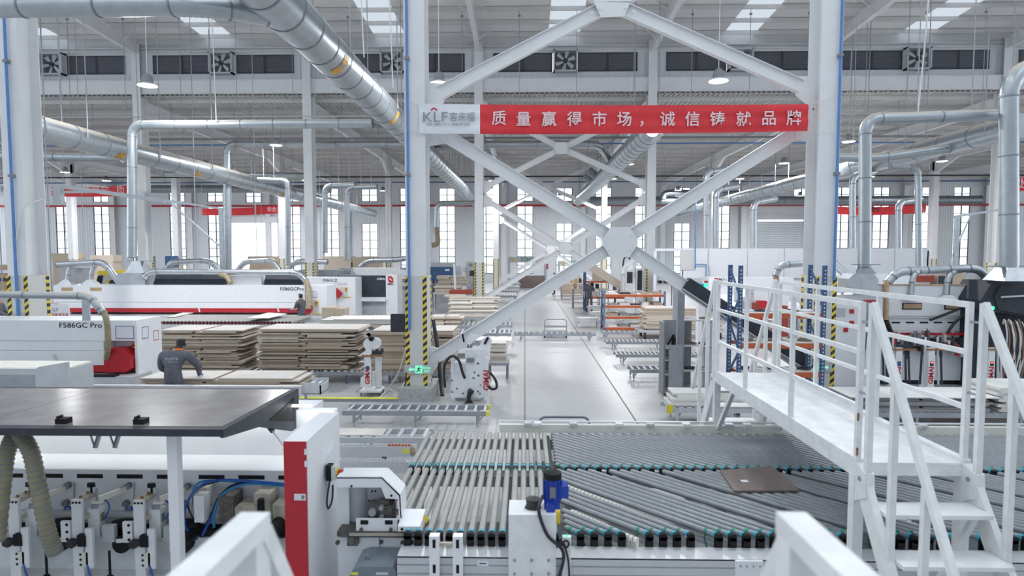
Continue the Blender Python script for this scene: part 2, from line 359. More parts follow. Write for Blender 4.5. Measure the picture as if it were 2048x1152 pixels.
# exhaust fans
blade = MB().add([(-.05, 0, .1), (.05, .03, .1), (.15, .06, .52), (-.07, -.02, .52)], [(0, 1, 2, 3)]).add([(-.05, .01, .1), (.05, .04, .1), (.15, .07, .52), (-.07, -.01, .52)], [(3, 2, 1, 0)]).mesh('fan_blade', 'light_grey')
FANL = ['far left end of the louvre band', 'second bay from the left', 'bay half hidden behind the big duct', 'middle of the louvre band above the red banner', 'bay crossed by the white diagonal brace', 'bay right of the near right column', 'bay at the far right edge']
for j, x0 in enumerate(CX[3:10]):
    c = x0 + 4.5; zc = (ZV0 + ZV1) / 2
    t = thing('exhaust_fan', 'square exhaust fan with grey blades, ' + FANL[j], 'fan', (c, R2 + .3, ZV0), 'fans in the louvre band')
    h = .62; mb = MB().box(c - h, c - h + .07, R2 - .05, R2 + .4, ZV0 - .08, ZV1 + .08).box(c + h - .07, c + h, R2 - .05, R2 + .4, ZV0 - .08, ZV1 + .08).box(c - h, c + h, R2 - .05, R2 + .4, ZV0 - .08, ZV0 - .01).box(c - h, c + h, R2 - .05, R2 + .4, ZV1 + .01, ZV1 + .08)
    ob('housing', mb, 'light_grey', t)
    ob('back_shutter', MB().box(c - h + .07, c + h - .07, R2 + .36, R2 + .4, ZV0, ZV1), 'mid_grey', t)
    ob('hub', MB().cyl((c, R2 + .0, zc), (c, R2 + .2, zc), .12, 14), 'charcoal', t, True)
    for i in range(6): put('blade', blade, (c, R2 + .1, zc), t, (0, i * math.pi / 3 + .3 + j, 0))
# high roof over the camera's bay, as far back as the frame can see
Y0 = 19.0; sl_ = .05
def zh(y): return ZH + (R2 - y) * sl_
hi = thing('ceiling_high', None, None, (0, R2, ZH), kind='structure')
def roof_sheet(x0, x1, name, m):
    ob(name, MB().add([(x0, Y0, zh(Y0) + .3), (x1, Y0, zh(Y0) + .3), (x1, R2 + .4, zh(R2 + .4) + .3), (x0, R2 + .4, zh(R2 + .4) + .3)], [(0, 1, 2, 3)]), m, hi)
for x0 in CX[:-1]:
    roof_sheet(x0 - .0, x0 + 3.6, 'roof_sheet', 'deck_high'); roof_sheet(x0 + 3.6, x0 + 5.2, 'rooflight', 'rooflight'); roof_sheet(x0 + 5.2, x0 + 9, 'roof_sheet', 'deck_high')
Y9 = -8.0
for x0 in CX[:-1]:                                    # the rest of the high roof, overhead and behind the camera: sheet and glazed strips, unseen, added to limit the sky light
    for a, b_, nm_, m_ in ((x0, x0 + 4.6, 'roof_sheet', 'deck_high'), (x0 + 4.6, x0 + 9, 'roof_glazing_added', 'glass')):
        ob(nm_, MB().add([(a, Y9, zh(Y9) + .3), (b_, Y9, zh(Y9) + .3), (b_, Y0, zh(Y0) + .3), (a, Y0, zh(Y0) + .3)], [(0, 1, 2, 3)]), m_, hi)
y = R2 - .3
while y > Y0:
    put('purlin', pm, (0, y, zh(y) + .08), hi); y -= 1.45
for x in CX:
    mb = MB(); 
    for za, zb, wd in ((-.6, -.575, .24), (-.02, .0, .24), (-.575, -.02, .016)):
        mb.add([(x + sx * wd / 2, yy, zh(yy) + zz) for yy in (Y0, R2 + .3) for sx in (-1, 1) for zz in (za, zb)], [(0, 1, 3, 2), (4, 6, 7, 5), (0, 2, 6, 4), (1, 5, 7, 3), (0, 4, 5, 1), (2, 3, 7, 6)])
    r = ob('rafter', mb, 'steel_white', hi)
    for i in range(4):
        yy = R2 - 1.2 - i * 2.9
        ob('knee_brace', MB().bar((x + .02, yy, zh(yy) - .5), (x + .75, yy, zh(yy) + .1), .04, .04).bar((x - .02, yy, zh(yy) - .5), (x - .75, yy, zh(yy) + .1), .04, .04), 'steel_white', r)
# ================================================================ frame: columns, braces, banner, ducts, lamps
# dusty galvanised sheet: settled dust on the faces that look up
m, nt, b = node_mat('galv_dusty'); ge = nt.nodes.new('ShaderNodeNewGeometry'); sp = nt.nodes.new('ShaderNodeSeparateXYZ'); mr = nt.nodes.new('ShaderNodeMapRange')
mr.inputs[1].default_value = .35; mr.inputs[2].default_value = .8; tc = nt.nodes.new('ShaderNodeTexCoord'); nz = nt.nodes.new('ShaderNodeTexNoise'); nz.inputs['Scale'].default_value = 4
rp = nt.nodes.new('ShaderNodeValToRGB'); rp.color_ramp.elements[0].color = (.36, .40, .43, 1); rp.color_ramp.elements[1].color = (.50, .54, .57, 1)
mx = nt.nodes.new('ShaderNodeMix'); mx.data_type = 'RGBA'; mx.inputs[7].default_value = (.52, .47, .40, 1); im = nt.nodes.new('ShaderNodeMath'); im.operation = 'MULTIPLY_ADD'; im.inputs[1].default_value = -.75; im.inputs[2].default_value = .85
rm = nt.nodes.new('ShaderNodeMath'); rm.operation = 'MULTIPLY_ADD'; rm.inputs[1].default_value = .5; rm.inputs[2].default_value = .33
for a, c in ((ge.outputs['Normal'], sp.inputs[0]), (sp.outputs[2], mr.inputs[0]), (tc.outputs['Object'], nz.inputs[0]), (nz.outputs[0], rp.inputs[0]), (rp.outputs[0], mx.inputs[6]), (mr.outputs[0], mx.inputs[0]),
             (mx.outputs[2], b.inputs['Base Color']), (mr.outputs[0], im.inputs[0]), (im.outputs[0], b.inputs['Metallic']), (mr.outputs[0], rm.inputs[0]), (rm.outputs[0], b.inputs['Roughness'])): nt.links.new(a, c)
CW, CD = .45, .62
def column(x, yf, ztop, label, plinth=False):
    t = thing('steel_column', label, 'column', (x, yf + CD / 2, 0), 'steel columns of the hall')
    zb = .3 if plinth else 0
    ob('flange', MB().box(x - CW / 2, x + CW / 2, yf, yf + .03, zb, ztop), 'steel_white', t)
    ob('flange', MB().box(x - CW / 2, x + CW / 2, yf + CD - .03, yf + CD, zb, ztop), 'steel_white', t)
    ob('web', MB().box(x - .012, x + .012, yf + .03, yf + CD - .03, zb, ztop), 'steel_white', t)
    ob('guard_box', MB().box(x - CW / 2 - .02, x + CW / 2 + .02, yf - .02, yf + CD + .02, zb, 2.78), 'guard_grey', t)
    for s in (-1, 1):
        ob('hazard_strip', MB().box(x + s * (CW / 2 - .03) - .045, x + s * (CW / 2 - .03) + .045, yf - .026, yf - .018, zb + .02, 2.78), 'hazard', t)
        ob('hazard_strip', MB().box(x + s * (CW / 2 + .022) - .003, x + s * (CW / 2 + .022) + .003, yf + .5, yf + .6, zb + .02, 2.78), 'hazard', t)
    if plinth: ob('plinth', MB().box(x - .38, x + .38, yf - .22, yf + CD + .3, 0, .3), 'plinth', t)
    return t
column(CX[6], R1, 15.1, 'tall white steel column at the far left edge with a wired bracket')
column(CX[7], R1, 15.1, 'tall white steel column on a concrete plinth holding the left banner end', True)
column(CX[8], R1, 15.1, 'tall white steel column behind the blue rack holding the right banner end', True)
ordn = ['first', 'second', 'third', 'fourth', 'fifth', 'sixth', 'seventh', 'eighth', 'ninth', 'tenth']
for i, x in enumerate(CX[5:11]): column(x, R2, 14.2, 'white steel column under the louvre band, %s of its row from the left' % ordn[i])
for i, x in enumerate(CX[3:12]): column(x, R3, 11.3, 'distant white steel column between second row and window wall, %s from left' % ordn[i])
# ---- cross braces in the middle bay of every row
def brace_arm(p, q, t, m='steel_white', d=.27):
    p, q = Vector(p), Vector(q); mb = MB().bar(p, q, .016, d); u = Vector((0, 0, 1)); dr = (q - p).normalized(); n_ = dr.cross(Vector((0, 1, 0))).normalized()
    for s in (-1, 1): mb.bar(p + n_ * s * d / 2, q + n_ * s * d / 2, .16, .016)
    return ob('brace_arm', mb, m, t)
def cross(yf, label, low, pts, gus):
    y = yf + .30; c = pts[0]; t = thing('cross_brace', label, 'brace', (c[0], y, min(p[1] for p in pts)), 'cross braces of the middle bay')
    C_ = Vector((c[0], y, c[1]))
    for p in pts[1:]: brace_arm(C_, (p[0], y, p[1]), t)
    g = MB(); r = .36; pp = [Vector((p[0], p[1])) - Vector(c) for p in pts[1:]]
    poly = []
    for v in sorted(pp, key=lambda v: math.atan2(v.y, v.x)):
        n_ = v.normalized(); s_ = Vector((-n_.y, n_.x)); poly += [tuple(Vector(c) + n_ * r - s_ * .17), tuple(Vector(c) + n_ * r + s_ * .17)]
    ob('centre_gusset', MB().prism(poly, y - .095, y - .083), 'steel_white', t)
    for p, (gx, gz_) in zip(pts[1:], gus):
        ob('end_gusset', MB().prism([(gx, gz_ - .38), (gx, gz_ + .38), (p[0] + (p[0] - gx) * .3, p[1] + .2), (p[0] + (p[0] - gx) * .3, p[1] - .2)], y - .02, y + .02), 'steel_white', t)
    for v in pp:
        n_ = v.normalized()
        for k in (.3, .5):
            q = Vector(c) + n_ * k; ob('bolt', MB().cyl((q.x, y - .12, q.y), (q.x, y - .09, q.y), .03, 6), 'steel_white', t)
    return t
xl, xr = CX[7] + CW / 2, CX[8] - CW / 2
BL = [(2.12, 3.53), (xl + .35, 5.95), (xl + .16, .92), (xr - .3, 6.0), (xr + .1, .62)]
GL = [(xl, 6.05), (xl, .8), (xr, 6.1), (xr, .6)]
BU = [(1.9, 8.75), (xl + .3, 6.85), (xr - .3, 6.95), (xl + .3, 10.75), (xr - .3, 10.7)]
GU = [(xl, 6.7), (xr, 6.8), (xl, 10.9), (xr, 10.9)]
NR = ['near white', 'second-row white', 'third-row white']
for i, yf in enumerate((R1, R2, R3)):
    t = cross(yf, NR[i] + ' steel cross brace crossing low over the aisle', True, BL, GL)
    if i == 0:
        a, b_ = Vector((3.55, yf + .3, 2.52)), Vector((xr + .1, yf + .3, .62)); dr = (b_ - a).normalized(); n_ = Vector((-dr.z, 0, dr.x))
        ob('cover_panel', MB().bar(a + n_ * .12, b_ + n_ * .12, .24, .26), 'charcoal', t)
        ob('cover_ledge', MB().bar(a - n_ * .04, b_ - n_ * .04, .34, .03), 'light_grey', t)
    if i == 1:
        a, b_ = Vector((3.4, yf + .2, 2.6)), Vector((5.6, yf + .2, 1.2)); ob('cover_panel', MB().bar(a, b_, .1, .42), 'board_pale', t)
    cross(yf, NR[i] + ' steel cross brace high under the roof', False, BU, GU)
# ---- banners
def banner(label, px0, px1, y0, y1, Y, split=None, sag=.02, m='red_cloth', part='cloth'):
    p0, p1 = at(px0, (y0[0] + y1[0]) / 2, Y), at(px1, (y0[1] + y1[1]) / 2, Y)
    t = thing('banner', label, 'banner', (p0 + p1) / 2 + Vector((0, 0, -.3)))
    def cloth(a, b_, m):
        nxx = max(4, int((b_ - a) * 60)); nz_ = 9; mb = MB()
        for i in range(nxx + 1):
            u = a + (b_ - a) * i / nxx; px = px0 + (px1 - px0) * u
            zt = at(px, y0[0] + (y0[1] - y0[0]) * u, Y).z - sag * 4 * u * (1 - u); zb = at(px, y1[0] + (y1[1] - y1[0]) * u, Y).z - sag * 4 * u * (1 - u); x = at(px, y0[0], Y).x
            for k in range(nz_ + 1):
                v = k / nz_; mb.v.append((x, Y + .012 * math.sin(v * 13 + u * 2.2) + .006 * math.sin(v * 31 + u * 7), zt + (zb - zt) * v))
        for i in range(nxx):
            for k in range(nz_): q = i * (nz_ + 1) + k; mb.f.append((q, q + 1, q + nz_ + 2, q + nz_ + 1))
        return ob(part, mb, m, t, True)
    if split: cloth(0, split, 'white_cloth'); cloth(split, 1, m)
    else: cloth(0, 1, m)
    if Y > R2:
        for p_ in (p0, p1):
            ob('hanging_cord', MB().cyl(p_, (p_.x, Y, ZL + .22), .012, 5), 'cable_white', t)
    return t
Yb = R1 - .06
t = banner('long red banner with white headed end and Chinese slogan across the aisle', 838, 1617, (207, 208), (267, 262), Yb, (960 - 838) / (1617 - 838), .03)
for ch, px in zip('质量赢得市场，诚信铸就品牌', (998, 1047, 1098, 1149, 1199, 1249, 1292, 1335, 1385, 1435, 1487, 1538, 1588)):
    lettering(ch, .33, at(px, 238 + (2 if 1040 < px < 1500 else 0), Yb - .045), 'banner_letters', t, bold=.012)
lettering('KLF', .31, at(870, 235, Yb - .045), 'logo_grey', t, bold=.0, fit=at(895, 235, Yb).x - at(846, 235, Yb).x, name='logo_lettering')
lettering('客来福', .21, at(924, 235, Yb - .045), 'logo_grey', t, bold=.002, fit=at(950, 235, Yb).x - at(900, 235, Yb).x, name='logo_lettering')
lettering('衣柜 | 橱柜 | 木门 | 高端全屋定制', .07, at(896, 249, Yb - .045), 'logo_grey', t, bold=.01, name='logo_lettering', fit=at(940, 235, Yb).x - at(853, 235, Yb).x)
a = at(868, 216, Yb - .045); ob('logo_mark', MB().bar(a + Vector((-.07, 0, -.05)), a, .004, .03).bar(a, a + Vector((.07, 0, -.05)), .004, .03), 'label_red', t)
for a, b_ in (((838, 209), (815, 205)), ((838, 266), (816, 258)), ((1617, 208), (1672, 195)), ((1617, 262), (1672, 266))):
    ob('tie_cord', MB().tube([at(a[0], a[1], Yb), at(b_[0], b_[1], Yb)], .006, 5), 'cable_white', t)
t = banner('faded red banner hung behind the far left column', 103, 294, (374, 367), (392, 388), R2 + 4, None, .1)
for ch, px in zip('品是命，质足', (172, 192, 210, 224, 241, 278)): lettering(ch, .55, at(px, 380, R2 + 3.95), 'banner_letters', t, bold=0)
t = banner('small white and red banner end at the left picture edge', -30, 22, (366, 370), (392, 394), R2 + 4, .99, .02)
lettering('KLF', .6, at(16, 378, R2 + 3.95), 'logo_grey', t, bold=0)
t = banner('washed-out red banner above the bright open door', 404, 566, (417, 410), (430, 426), R3 + 3, None, .1)
lettering('安全之', .42, at(548, 419, R3 + 2.95), 'banner_letters', t, bold=.01)
t = banner('red banner with two dark characters beyond the white enclosure', 1672, 1852, (413, 408), (428, 425), R3 + 3, None, .15)
for ch, px, mm in (('责', 1745, 'ink'), ('任', 1755, 'ink'), ('人', 1844, 'white_cloth')): lettering(ch, .5, at(px, 419, R3 + 2.9), mm, t, bold=0)
t = banner('red banner cut off by the right picture edge', 2028, 2100, (355, 352), (382, 380), R2 + 4, None, .02)
lettering('处', .62, at(2040, 368, R2 + 3.93), 'banner_letters', t, bold=.01)
# ---- ducts
def ring(r, ln=.05, n=20): return MB().tube([(0, -ln / 2, 0), (0, ln / 2, 0)], r, n).mesh('band', 'galv_dark', True)
def duct_y(label, x, z, r, y0, y1, step, m='galv_dusty', hang=None, group=None):
    t = thing('ventilation_duct', label, 'duct', (x, (y0 + y1) / 2, z - r))
    ob('duct_body', MB().tube([(x, y0, z), (x, y1, z)], r, 28), m, t, True)
    bd = ring(r * 1.022, .06, 28); sw = MB().tube([(0, -.2, 0), (0, .2, 0)], r * 1.012, 28).mesh('collar', 'galv', True); y = y0 + .4; i = 0
    while y < y1:
        put('band', bd, (x, y, z), t); i += 1; y += step
    if hang:
        y = y0 + 1
        while y < y1 - 1:
            zt = zh(y) + .3 if y < R2 else ZL + .22
            for s in (-1, 1): ob('hanger_rod', MB().cyl((x + s * (r + .03), y, z), (x + s * (r + .03), y, zt), .018, 6), 'steel_grey', t)
            y += hang
    return t
def sticker(t, x, y, z, r, a0, a1, w_, m='orange', name='warning_sticker'):
    mb = MB()
    for i in range(7):
        a = math.radians(a0 + (a1 - a0) * i / 6)
        for yy in (y, y + w_): mb.v.append((x + math.cos(a) * r, yy, z + math.sin(a) * r))
    mb.f = [(2 * i, 2 * i + 1, 2 * i + 3, 2 * i + 2) for i in range(6)]; return ob(name, mb, m, t)
mat('sticker', (.62, .34, .05), .5, var=.15, scale=5)
dA = duct_y('largest galvanised duct, banded, running from upper left down the hall', -5.1, 8.45, .5, 9.3, 63, 1.15, hang=6)
sticker(dA, -5.1, 15.95, 8.45, .508, -80, -10, .36, 'sticker'); sticker(dA, -5.1, 15.98, 8.45, .512, -50, -36, .22, 'logo_grey', 'sticker_print')
sticker(dA, -5.1, 22.4, 8.45, .508, -70, -5, .36, 'sticker'); sticker(dA, -5.1, 22.45, 8.45, .512, -42, -30, .22, 'logo_grey', 'sticker_print')
dB = duct_y('long dust-topped duct crossing behind the far left column', -16.5, 7.5, .44, 17, 67, 1.6, hang=4.5)
for yy in (24.4, 30.2, 41): sticker(dB, -16.5, yy, 7.5, .448, -75, -30, .4, 'sticker')
dC = duct_y('long dust-topped duct descending on the right towards the windows', 16.4, 7.5, .40, 21.0, 66, 1.6, hang=4.5)
dD = duct_y('banded duct right of the aisle emerging below the red banner', 5.35, 8.45, .5, 26.6, 62, .95, hang=7)
ob('end_cap', MB().tube([(5.35, 26.3, 8.45), (5.35, 26.6, 8.45)], [.3, .5], 24), 'galv', dD, True)
for yy, s in ((44, -1), (47, -1)): ob('branch_stub', MB().cyl((5.35 + s * .3, yy, 8.7), (5.35 + s * .9, yy, 9.1), .28, 16), 'galv_dark', dD, True)
def pipe(label, path, r, m='galv_dusty', step=2.4, name='ventilation_duct', cat='duct', bands=True, n=16, ribs=True):
    """straight runs with ribbed bends; path = list of corner points"""
    P = [Vector(p) for p in path]; t = thing(name, label, cat, min(P, key=lambda p: p.z) - Vector((0, 0, r * .0)))
    bend = r * 2.6; prev = P[0]
    for i in range(1, len(P)):
        d_ = (P[i] - P[i - 1]).normalized(); end = P[i] if i == len(P) - 1 else P[i] - d_ * min(bend, (P[i] - P[i - 1]).length * .45)
        ob('straight_run', MB().tube([prev, end], r, n), m, t, True)
        if abs(d_.z) < .1 and (P[i] - P[i - 1]).length > 1.5:
            for f_ in (.3, .75):
                h_ = prev + (end - prev) * f_; zr = zh(h_.y) + .3 if h_.y < R2 else ZL + .22
                ob('hanger_rod', MB().cyl(h_, (h_.x, h_.y, zr), .013, 5), 'steel_grey', t)
        if bands:
            L_ = (end - prev).length; k = max(1, round(L_ / step))
            q = d_.to_track_quat('Y', 'Z').to_euler()
            bm_ = ring(r * 1.07, .035, n)
            for j in range(k + 1): put('band', bm_, prev + (end - prev) * (j / k), t, q)
        if i < len(P) - 1:
            d2 = (P[i + 1] - P[i]).normalized(); nx_ = P[i] + d2 * min(bend, (P[i + 1] - P[i]).length * .45)
            pts = arc(end, P[i], nx_, 18); rr = [r * (1.0 if not ribs or j % 2 == 0 else 1.06) for j in range(19)]
            ob('elbow', MB().tube(pts, rr, n), m, t, True); prev = nx_
    return t
A = at
yE = 11.9
zt = at(200, 12, yE).z
pipe('horizontal galvanised duct along the top left edge joining the largest duct', [(-14, yE, zt), (-6.2, yE, zt), (-5.25, yE + .8, zt + .1)], .2, step=1.35)
Y = 23.4
pipe('duct arm with elbow dropping to the hopper of the long edge bander', [A(264, 515, Y), A(264, 250, Y), A(745, 247, Y)], .17, step=1.3)
pipe('slim duct with elbow running across both middle columns', [A(455, 560, 34.6), A(455, 288, 34.6), A(1196, 289, 34.6), (5.2, 37.5, 8.75)], .21, step=3)
pipe('thick galvanised downpipe at the right edge above the charcoal hood', [A(2018, 545, 14.6), A(2018, 150, 14.6), (12.6, 14.6, 7.9)], .19, step=1.2)
pipe('galvanised downpipe with elbow left of the right edge downpipe', [A(1729, 530, 15.2), A(1731, 238, 15.2), A(2003, 230, 15.2)], .14, step=1.15)
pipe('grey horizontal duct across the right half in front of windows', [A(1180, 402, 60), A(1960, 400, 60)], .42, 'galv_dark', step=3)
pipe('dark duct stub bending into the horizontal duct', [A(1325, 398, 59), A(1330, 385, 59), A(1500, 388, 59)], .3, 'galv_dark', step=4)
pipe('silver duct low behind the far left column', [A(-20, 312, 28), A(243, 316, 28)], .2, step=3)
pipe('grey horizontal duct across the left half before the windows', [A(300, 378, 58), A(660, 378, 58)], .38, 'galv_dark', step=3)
pipe('duct above the left door bending into the long duct', [A(330, 348, 45), A(610, 350, 45), A(625, 362, 45), A(625, 385, 45)], .2, step=4)
Y = 33.5
for lab, x, ya, yb in (('slim vertical duct left of the second column row', 576, 362, 530), ('vertical duct hugging the right side of a far column', 650, 372, 505), ('vertical duct with elbow right of the striped far column', 694, 375, 520)):
    pipe(lab, [A(x, yb, Y), A(x, ya, Y), A(x + (60 if x > 600 else -60), ya - 2, Y)], .15, step=2)
for lab, x, ya, yb in (('galvanised downpipe entering the white enclosure', 1412, 345, 500), ('spiral downpipe beside the blue hose', 1432, 380, 500), ('thin downpipe in front of the roller shutter', 1507, 405, 500), ('downpipe between white enclosure and third banner', 1797, 405, 500), ('thin downpipe near the right far windows', 1705, 352, 500)):
    pipe(lab, [A(x, yb, 29), A(x, ya, 29), A(x + 45, ya - 8, 29.6)], .14, 'galv', step=2)
pipe('bent duct high right with two elbows', [A(1838, 545, 25), A(1836, 335, 25), A(1780, 333, 25)], .12, step=2)
pipe('horizontal duct behind the right column joining the long duct', [A(1640, 314, 24), A(1750, 316, 24), (16.1, 24, 7.25)], .17, step=2)
pipe('hooked pale duct hanging before the windows left of aisle', [A(960, 405, 44), A(874, 407, 44), A(873, 455, 44)], .18, step=2)
pipe('yellowed flexible hose below the hooked duct', [A(873, 456, 44), A(877, 488, 44), A(864, 491, 44)], .18, 'hose_tan', bands=False, name='flexible_hose', cat='hose')
# ---- pipes along the hall
def hpipe(label, y_px, Y, x0, x1, r, m, rods=0, name='conduit_pipe'):
    a, b_ = at(x0, y_px, Y), at(x1, y_px, Y); z = (a.z + b_.z) / 2
    t = thing(name, label, 'pipe', ((a.x + b_.x) / 2, Y, z - r)); ob('pipe_run', MB().cyl((a.x, Y, z), (b_.x, Y, z), r, 8), m, t, True)
    if rods:
        x = a.x + 2
        while x < b_.x:
            ob('hanger_rod', MB().cyl((x, Y, z), (x, Y, zh(Y) + .3 if Y < R2 else ZL + .22), .014, 5), 'steel_grey', t); x += rods
            if Y < R2: ob('clamp', MB().box(x - rods - .06, x - rods + .06, Y - .03, Y + .03, zh(Y) - .02, zh(Y) + .06), 'steel_grey', t)
hpipe('dark conduit right behind the louvre band columns', 276, 34, -40, 2090, .06, 'mid_grey', 4.4)
hpipe('blue compressed-air pipe high under the low roof', 288, 40, -40, 2090, .045, 'pipe_blue', 5.3)
hpipe('dark conduit over the far half of the low roof', 353, 49, -40, 2090, .06, 'charcoal', 6.1)
hpipe('blue pipe over the far half of the low roof', 364, 54, -40, 2090, .05, 'rack_blue', 7.3)
hpipe('thin grey pipe hung on long rods in the high bay', 231, 29.6, 60, 1990, .03, 'light_grey', 2.7)
hpipe('red fire pipe along the window wall', 411, RW - .6, -40, 2090, .11, 'red', 0, 'fire_pipe')
for lab, x0, ya, x1, yb, Y in (('thin blue riser on the far left column', 6, -5, 36, 640, R1 - .065), ('thin blue riser on the left banner column', 812, -5, 819, 660, R1 - .065), ('thin blue riser on the right banner column', 1679, -5, 1668, 560, R1 - .065)):
    a = at(x1, yb, Y); x = a.x; t = thing('air_pipe', lab, 'pipe', (x, Y, a.z)); ob('pipe_run', MB().cyl((x, Y, a.z), (x, Y, 10), .03, 10), 'pipe_blue', t, True)
    for z in (5, 7.5): ob('pipe_clip', MB().box(x - .05, x + .05, Y - .04, Y + .08, z - .03, z + .03), 'mid_grey', t)
# jib brackets for cables
def jib(label, px, ya, yb, Y, px2, y2, m='galv'):
    a, b_, c = at(px, yb, Y), at(px, ya, Y), at(px2, y2, Y); t = thing('cable_jib', label, 'bracket', a)
    ob('post', MB().box(a.x - .09, a.x + .09, Y - .06, Y + .06, a.z, b_.z), m, t); ob('boom', MB().bar(b_, c, .07, .09), m, t)
    ob('strut', MB().bar(b_ + (a - b_) * .35, b_ + (c - b_) * .35, .05, .06), m, t); return t
jib('perforated steel jib beside the slim duct arm', 448, 418, 650, 28, 130, 372)
jib('perforated steel jib near the right far windows', 1905, 434, 655, 27, 2010, 418)
jib('steel cable jib strapped to the far left column', 118, 372, 408, R1 + .5, 330, 402, 'light_grey')
def cord(label, pts, r, m, name='cable', cat='cable', n=6, parent=None, k=6):
    mb = MB().tube(spline(pts, k), r, n)
    return ob(name, mb, m, parent, True, label, cat)
cord('thin white cables tied around the far left column', [A(32, 480, R1 - .05), A(45, 420, R1 - .08), A(65, 405, R1 - .06), A(85, 398, R1 + .4), A(108, 376, R1 + .5)], .014, 'cable_white')
for lab, x, ya, yb, Y in (('long white chain cable dropping to the duct arm', 425, -116, 245, 23.2), ('chain cable hanging beside the largest duct', 778, -226, 175, 20), ('slanting chain cable dropping to the right duct', 1845, -5, 235, 19), ('second chain cable left of the largest duct', 720, -226, 115, 20)):
    cord(lab, [A(x - 8, ya, Y), A(x, (ya + yb) / 2, Y), A(x + 8, yb, Y)] if 'slant' not in lab else [A(1872, -263, Y), A(1857, -5, Y), A(1847, 115, Y), A(1835, 232, Y)], .022, 'cable_white', k=3)
# ---- high-bay lamps (each with its own light)
cap = MB().tube([(0, 0, .12), (0, 0, .2), (0, 0, .34), (0, 0, .42)], [.17, .19, .16, .06], 16)
cap_me = cap.mesh('ballast', 'mid_grey', True)
shade_me = MB().tube([(0, 0, .14), (0, 0, .08), (0, 0, 0)], [.14, .2, .33], 24, False).mesh('lamp_shade', 'light_grey', True)
lens_me = MB().cyl((0, 0, .0), (0, 0, .02), .31, 24).mesh('lamp_lens', 'lamp_glow')
LD = bpy.data.lights.new('lamp_light', 'AREA'); LD.shape = 'DISK'; LD.size = .6; LD.energy = 420; LD.color = (.97, .98, 1)
LP = [(295, 172, 'white pendant lamp over the dust-topped left duct'), (878, 168, 'white pendant lamp just above the white banner end'), (1437, 163, 'white pendant lamp above the red banner right half'),
      (552, 291, 'pendant lamp just above the slim cross duct'), (1697, 284, 'pendant lamp between right banner column and downpipe'), (412, 333, 'small pendant lamp left of the second column'),
      (1258, 329, 'pendant lamp beside the duct right of the aisle'), (1568, 327, 'pendant lamp left of the right banner column'), (1884, 323, 'pendant lamp below the right long duct'), (213, 362, 'pendant lamp above the faded left banner'),
      (612, 361, 'tiny pendant lamp beyond the second column'), (1225, 358, 'lower pendant lamp at the duct right of the aisle'), (1480, 358, 'tiny pendant lamp over the white enclosure'), (1740, 354, 'tiny pendant lamp beside the right downpipe'), (1868, 376, 'tiny pendant lamp above the right far windows'),
      (985, 362, 'tiny pendant lamp left of the aisle'), (766, 382, 'tiny pendant lamp between two far columns'), (1356, 381, 'tiny pendant lamp right of the far aisle'), (330, 384, 'tiny pendant lamp before the left windows'), (130, 345, 'pendant lamp at the left behind the cable jib'),
      (1120, 392, 'tiny pendant lamp at the aisle end'), (560, 393, 'tiny pendant lamp before the open door'), (1600, 392, 'tiny pendant lamp before the roller shutter')]
for px, py, lab in LP:
    Yl = 5.8 * F / (505 - py); p = at(px, py, Yl)
    t = thing('pendant_lamp', lab, 'lamp', p, 'high-bay pendant lamps')
    put('lamp_shade', shade_me, p, t); put('ballast', cap_me, p, t); put('lamp_lens', lens_me, p, t)
    zt = zh(Yl) + .3 if Yl < R2 else ZL + .22; ob('suspension_cable', MB().cyl(p + Vector((0, 0, .4)), (p.x, p.y, zt), .012, 5), 'cable_white', t)
    lo = bpy.data.objects.new('lamp_light', LD); COL.objects.link(lo); lo.parent = t; lo.location = (0, 0, -.03)
# ================================================================ sorting roller conveyor in the foreground
ZR = .87
def yz(py, z): return gz(1050, py, z).y
YN, YM, YF = 5.17, 6.79, 8.16
t = thing('roller_conveyor', 'wide sorting roller conveyor with straight and slanted rollers under the footbridge', 'conveyor', (2.5, 6.6, 0))
XR_ = 7.4; X0 = -1.0
fr = ob('front_beam', MB().box(-1.06, XR_, YN - .22, YN - .1, .56, .78), 'alu', t)
for z in (.635, .71): ob('beam_groove', MB().box(-1.06, XR_, YN - .222, YN - .219, z - .006, z + .006), 'steel_grey', fr)
ob('front_ledge', MB().box(-1.06, XR_, YN - .22, YN - .02, .77, .785), 'alu', t)
ob('lower_beam', MB().box(-1.06, XR_, YN - .21, YN - .12, .30, .55), 'light_grey', t)
ob('middle_beam', MB().box(-1.35, XR_, YM - .05, YM + .05, .68, .80), 'light_grey', t)
ob('back_beam', MB().box(-1.35, XR_, YF - .05, YF + .02, .66, .80), 'light_grey', t)
for x in (-1.2, -.2, .5, 2.2, 3.9, 5.6, 7.2):
    for y in (YN - .16, YM, YF - .02): ob('leg', MB().box(x - .05, x + .05, y - .05, y + .05, 0, .68 if y > 6 else .56), 'light_grey', t)
for y in (5.9, 7.4): ob('cross_tray', MB().box(-1.2, XR_, y - .25, y + .25, .52, .54), 'steel_grey', t)
for x in (.31,): ob('divider_plate', MB().box(x - .02, x + .02, YN, YF, .6, .84), 'charcoal', t)
def roller_mesh(L, m='roller', r=.03):
    return MB().tube([(0, 0, 0), (0, .012, 0), (0, L - .012, 0), (0, L, 0)], [r * .8, r, r, r * .8], 14).mesh('roller', m, True)
capm = MB().cyl((0, 0, 0), (0, .035, 0), .0335, 12).mesh('roller_cap', 'cyan', True)
beltm = MB().cyl((0, 0, 0), (0, .018, 0), .0345, 12).mesh('drive_belt', 'belt_green', True)
brk = MB().box(-.03, .03, -.055, -.03, -.13, .0).box(-.035, .035, -.09, -.02, -.13, -.11).box(-.03, -.018, -.05, 0, -.12, .02).box(.018, .03, -.05, 0, -.12, .02).cyl((0, -.055, 0), (0, -.01, 0), .033, 10).mesh('roller_bracket', 'black')
ra = roller_mesh(YF - YM - .05); rb = roller_mesh(YM - YN - .05)
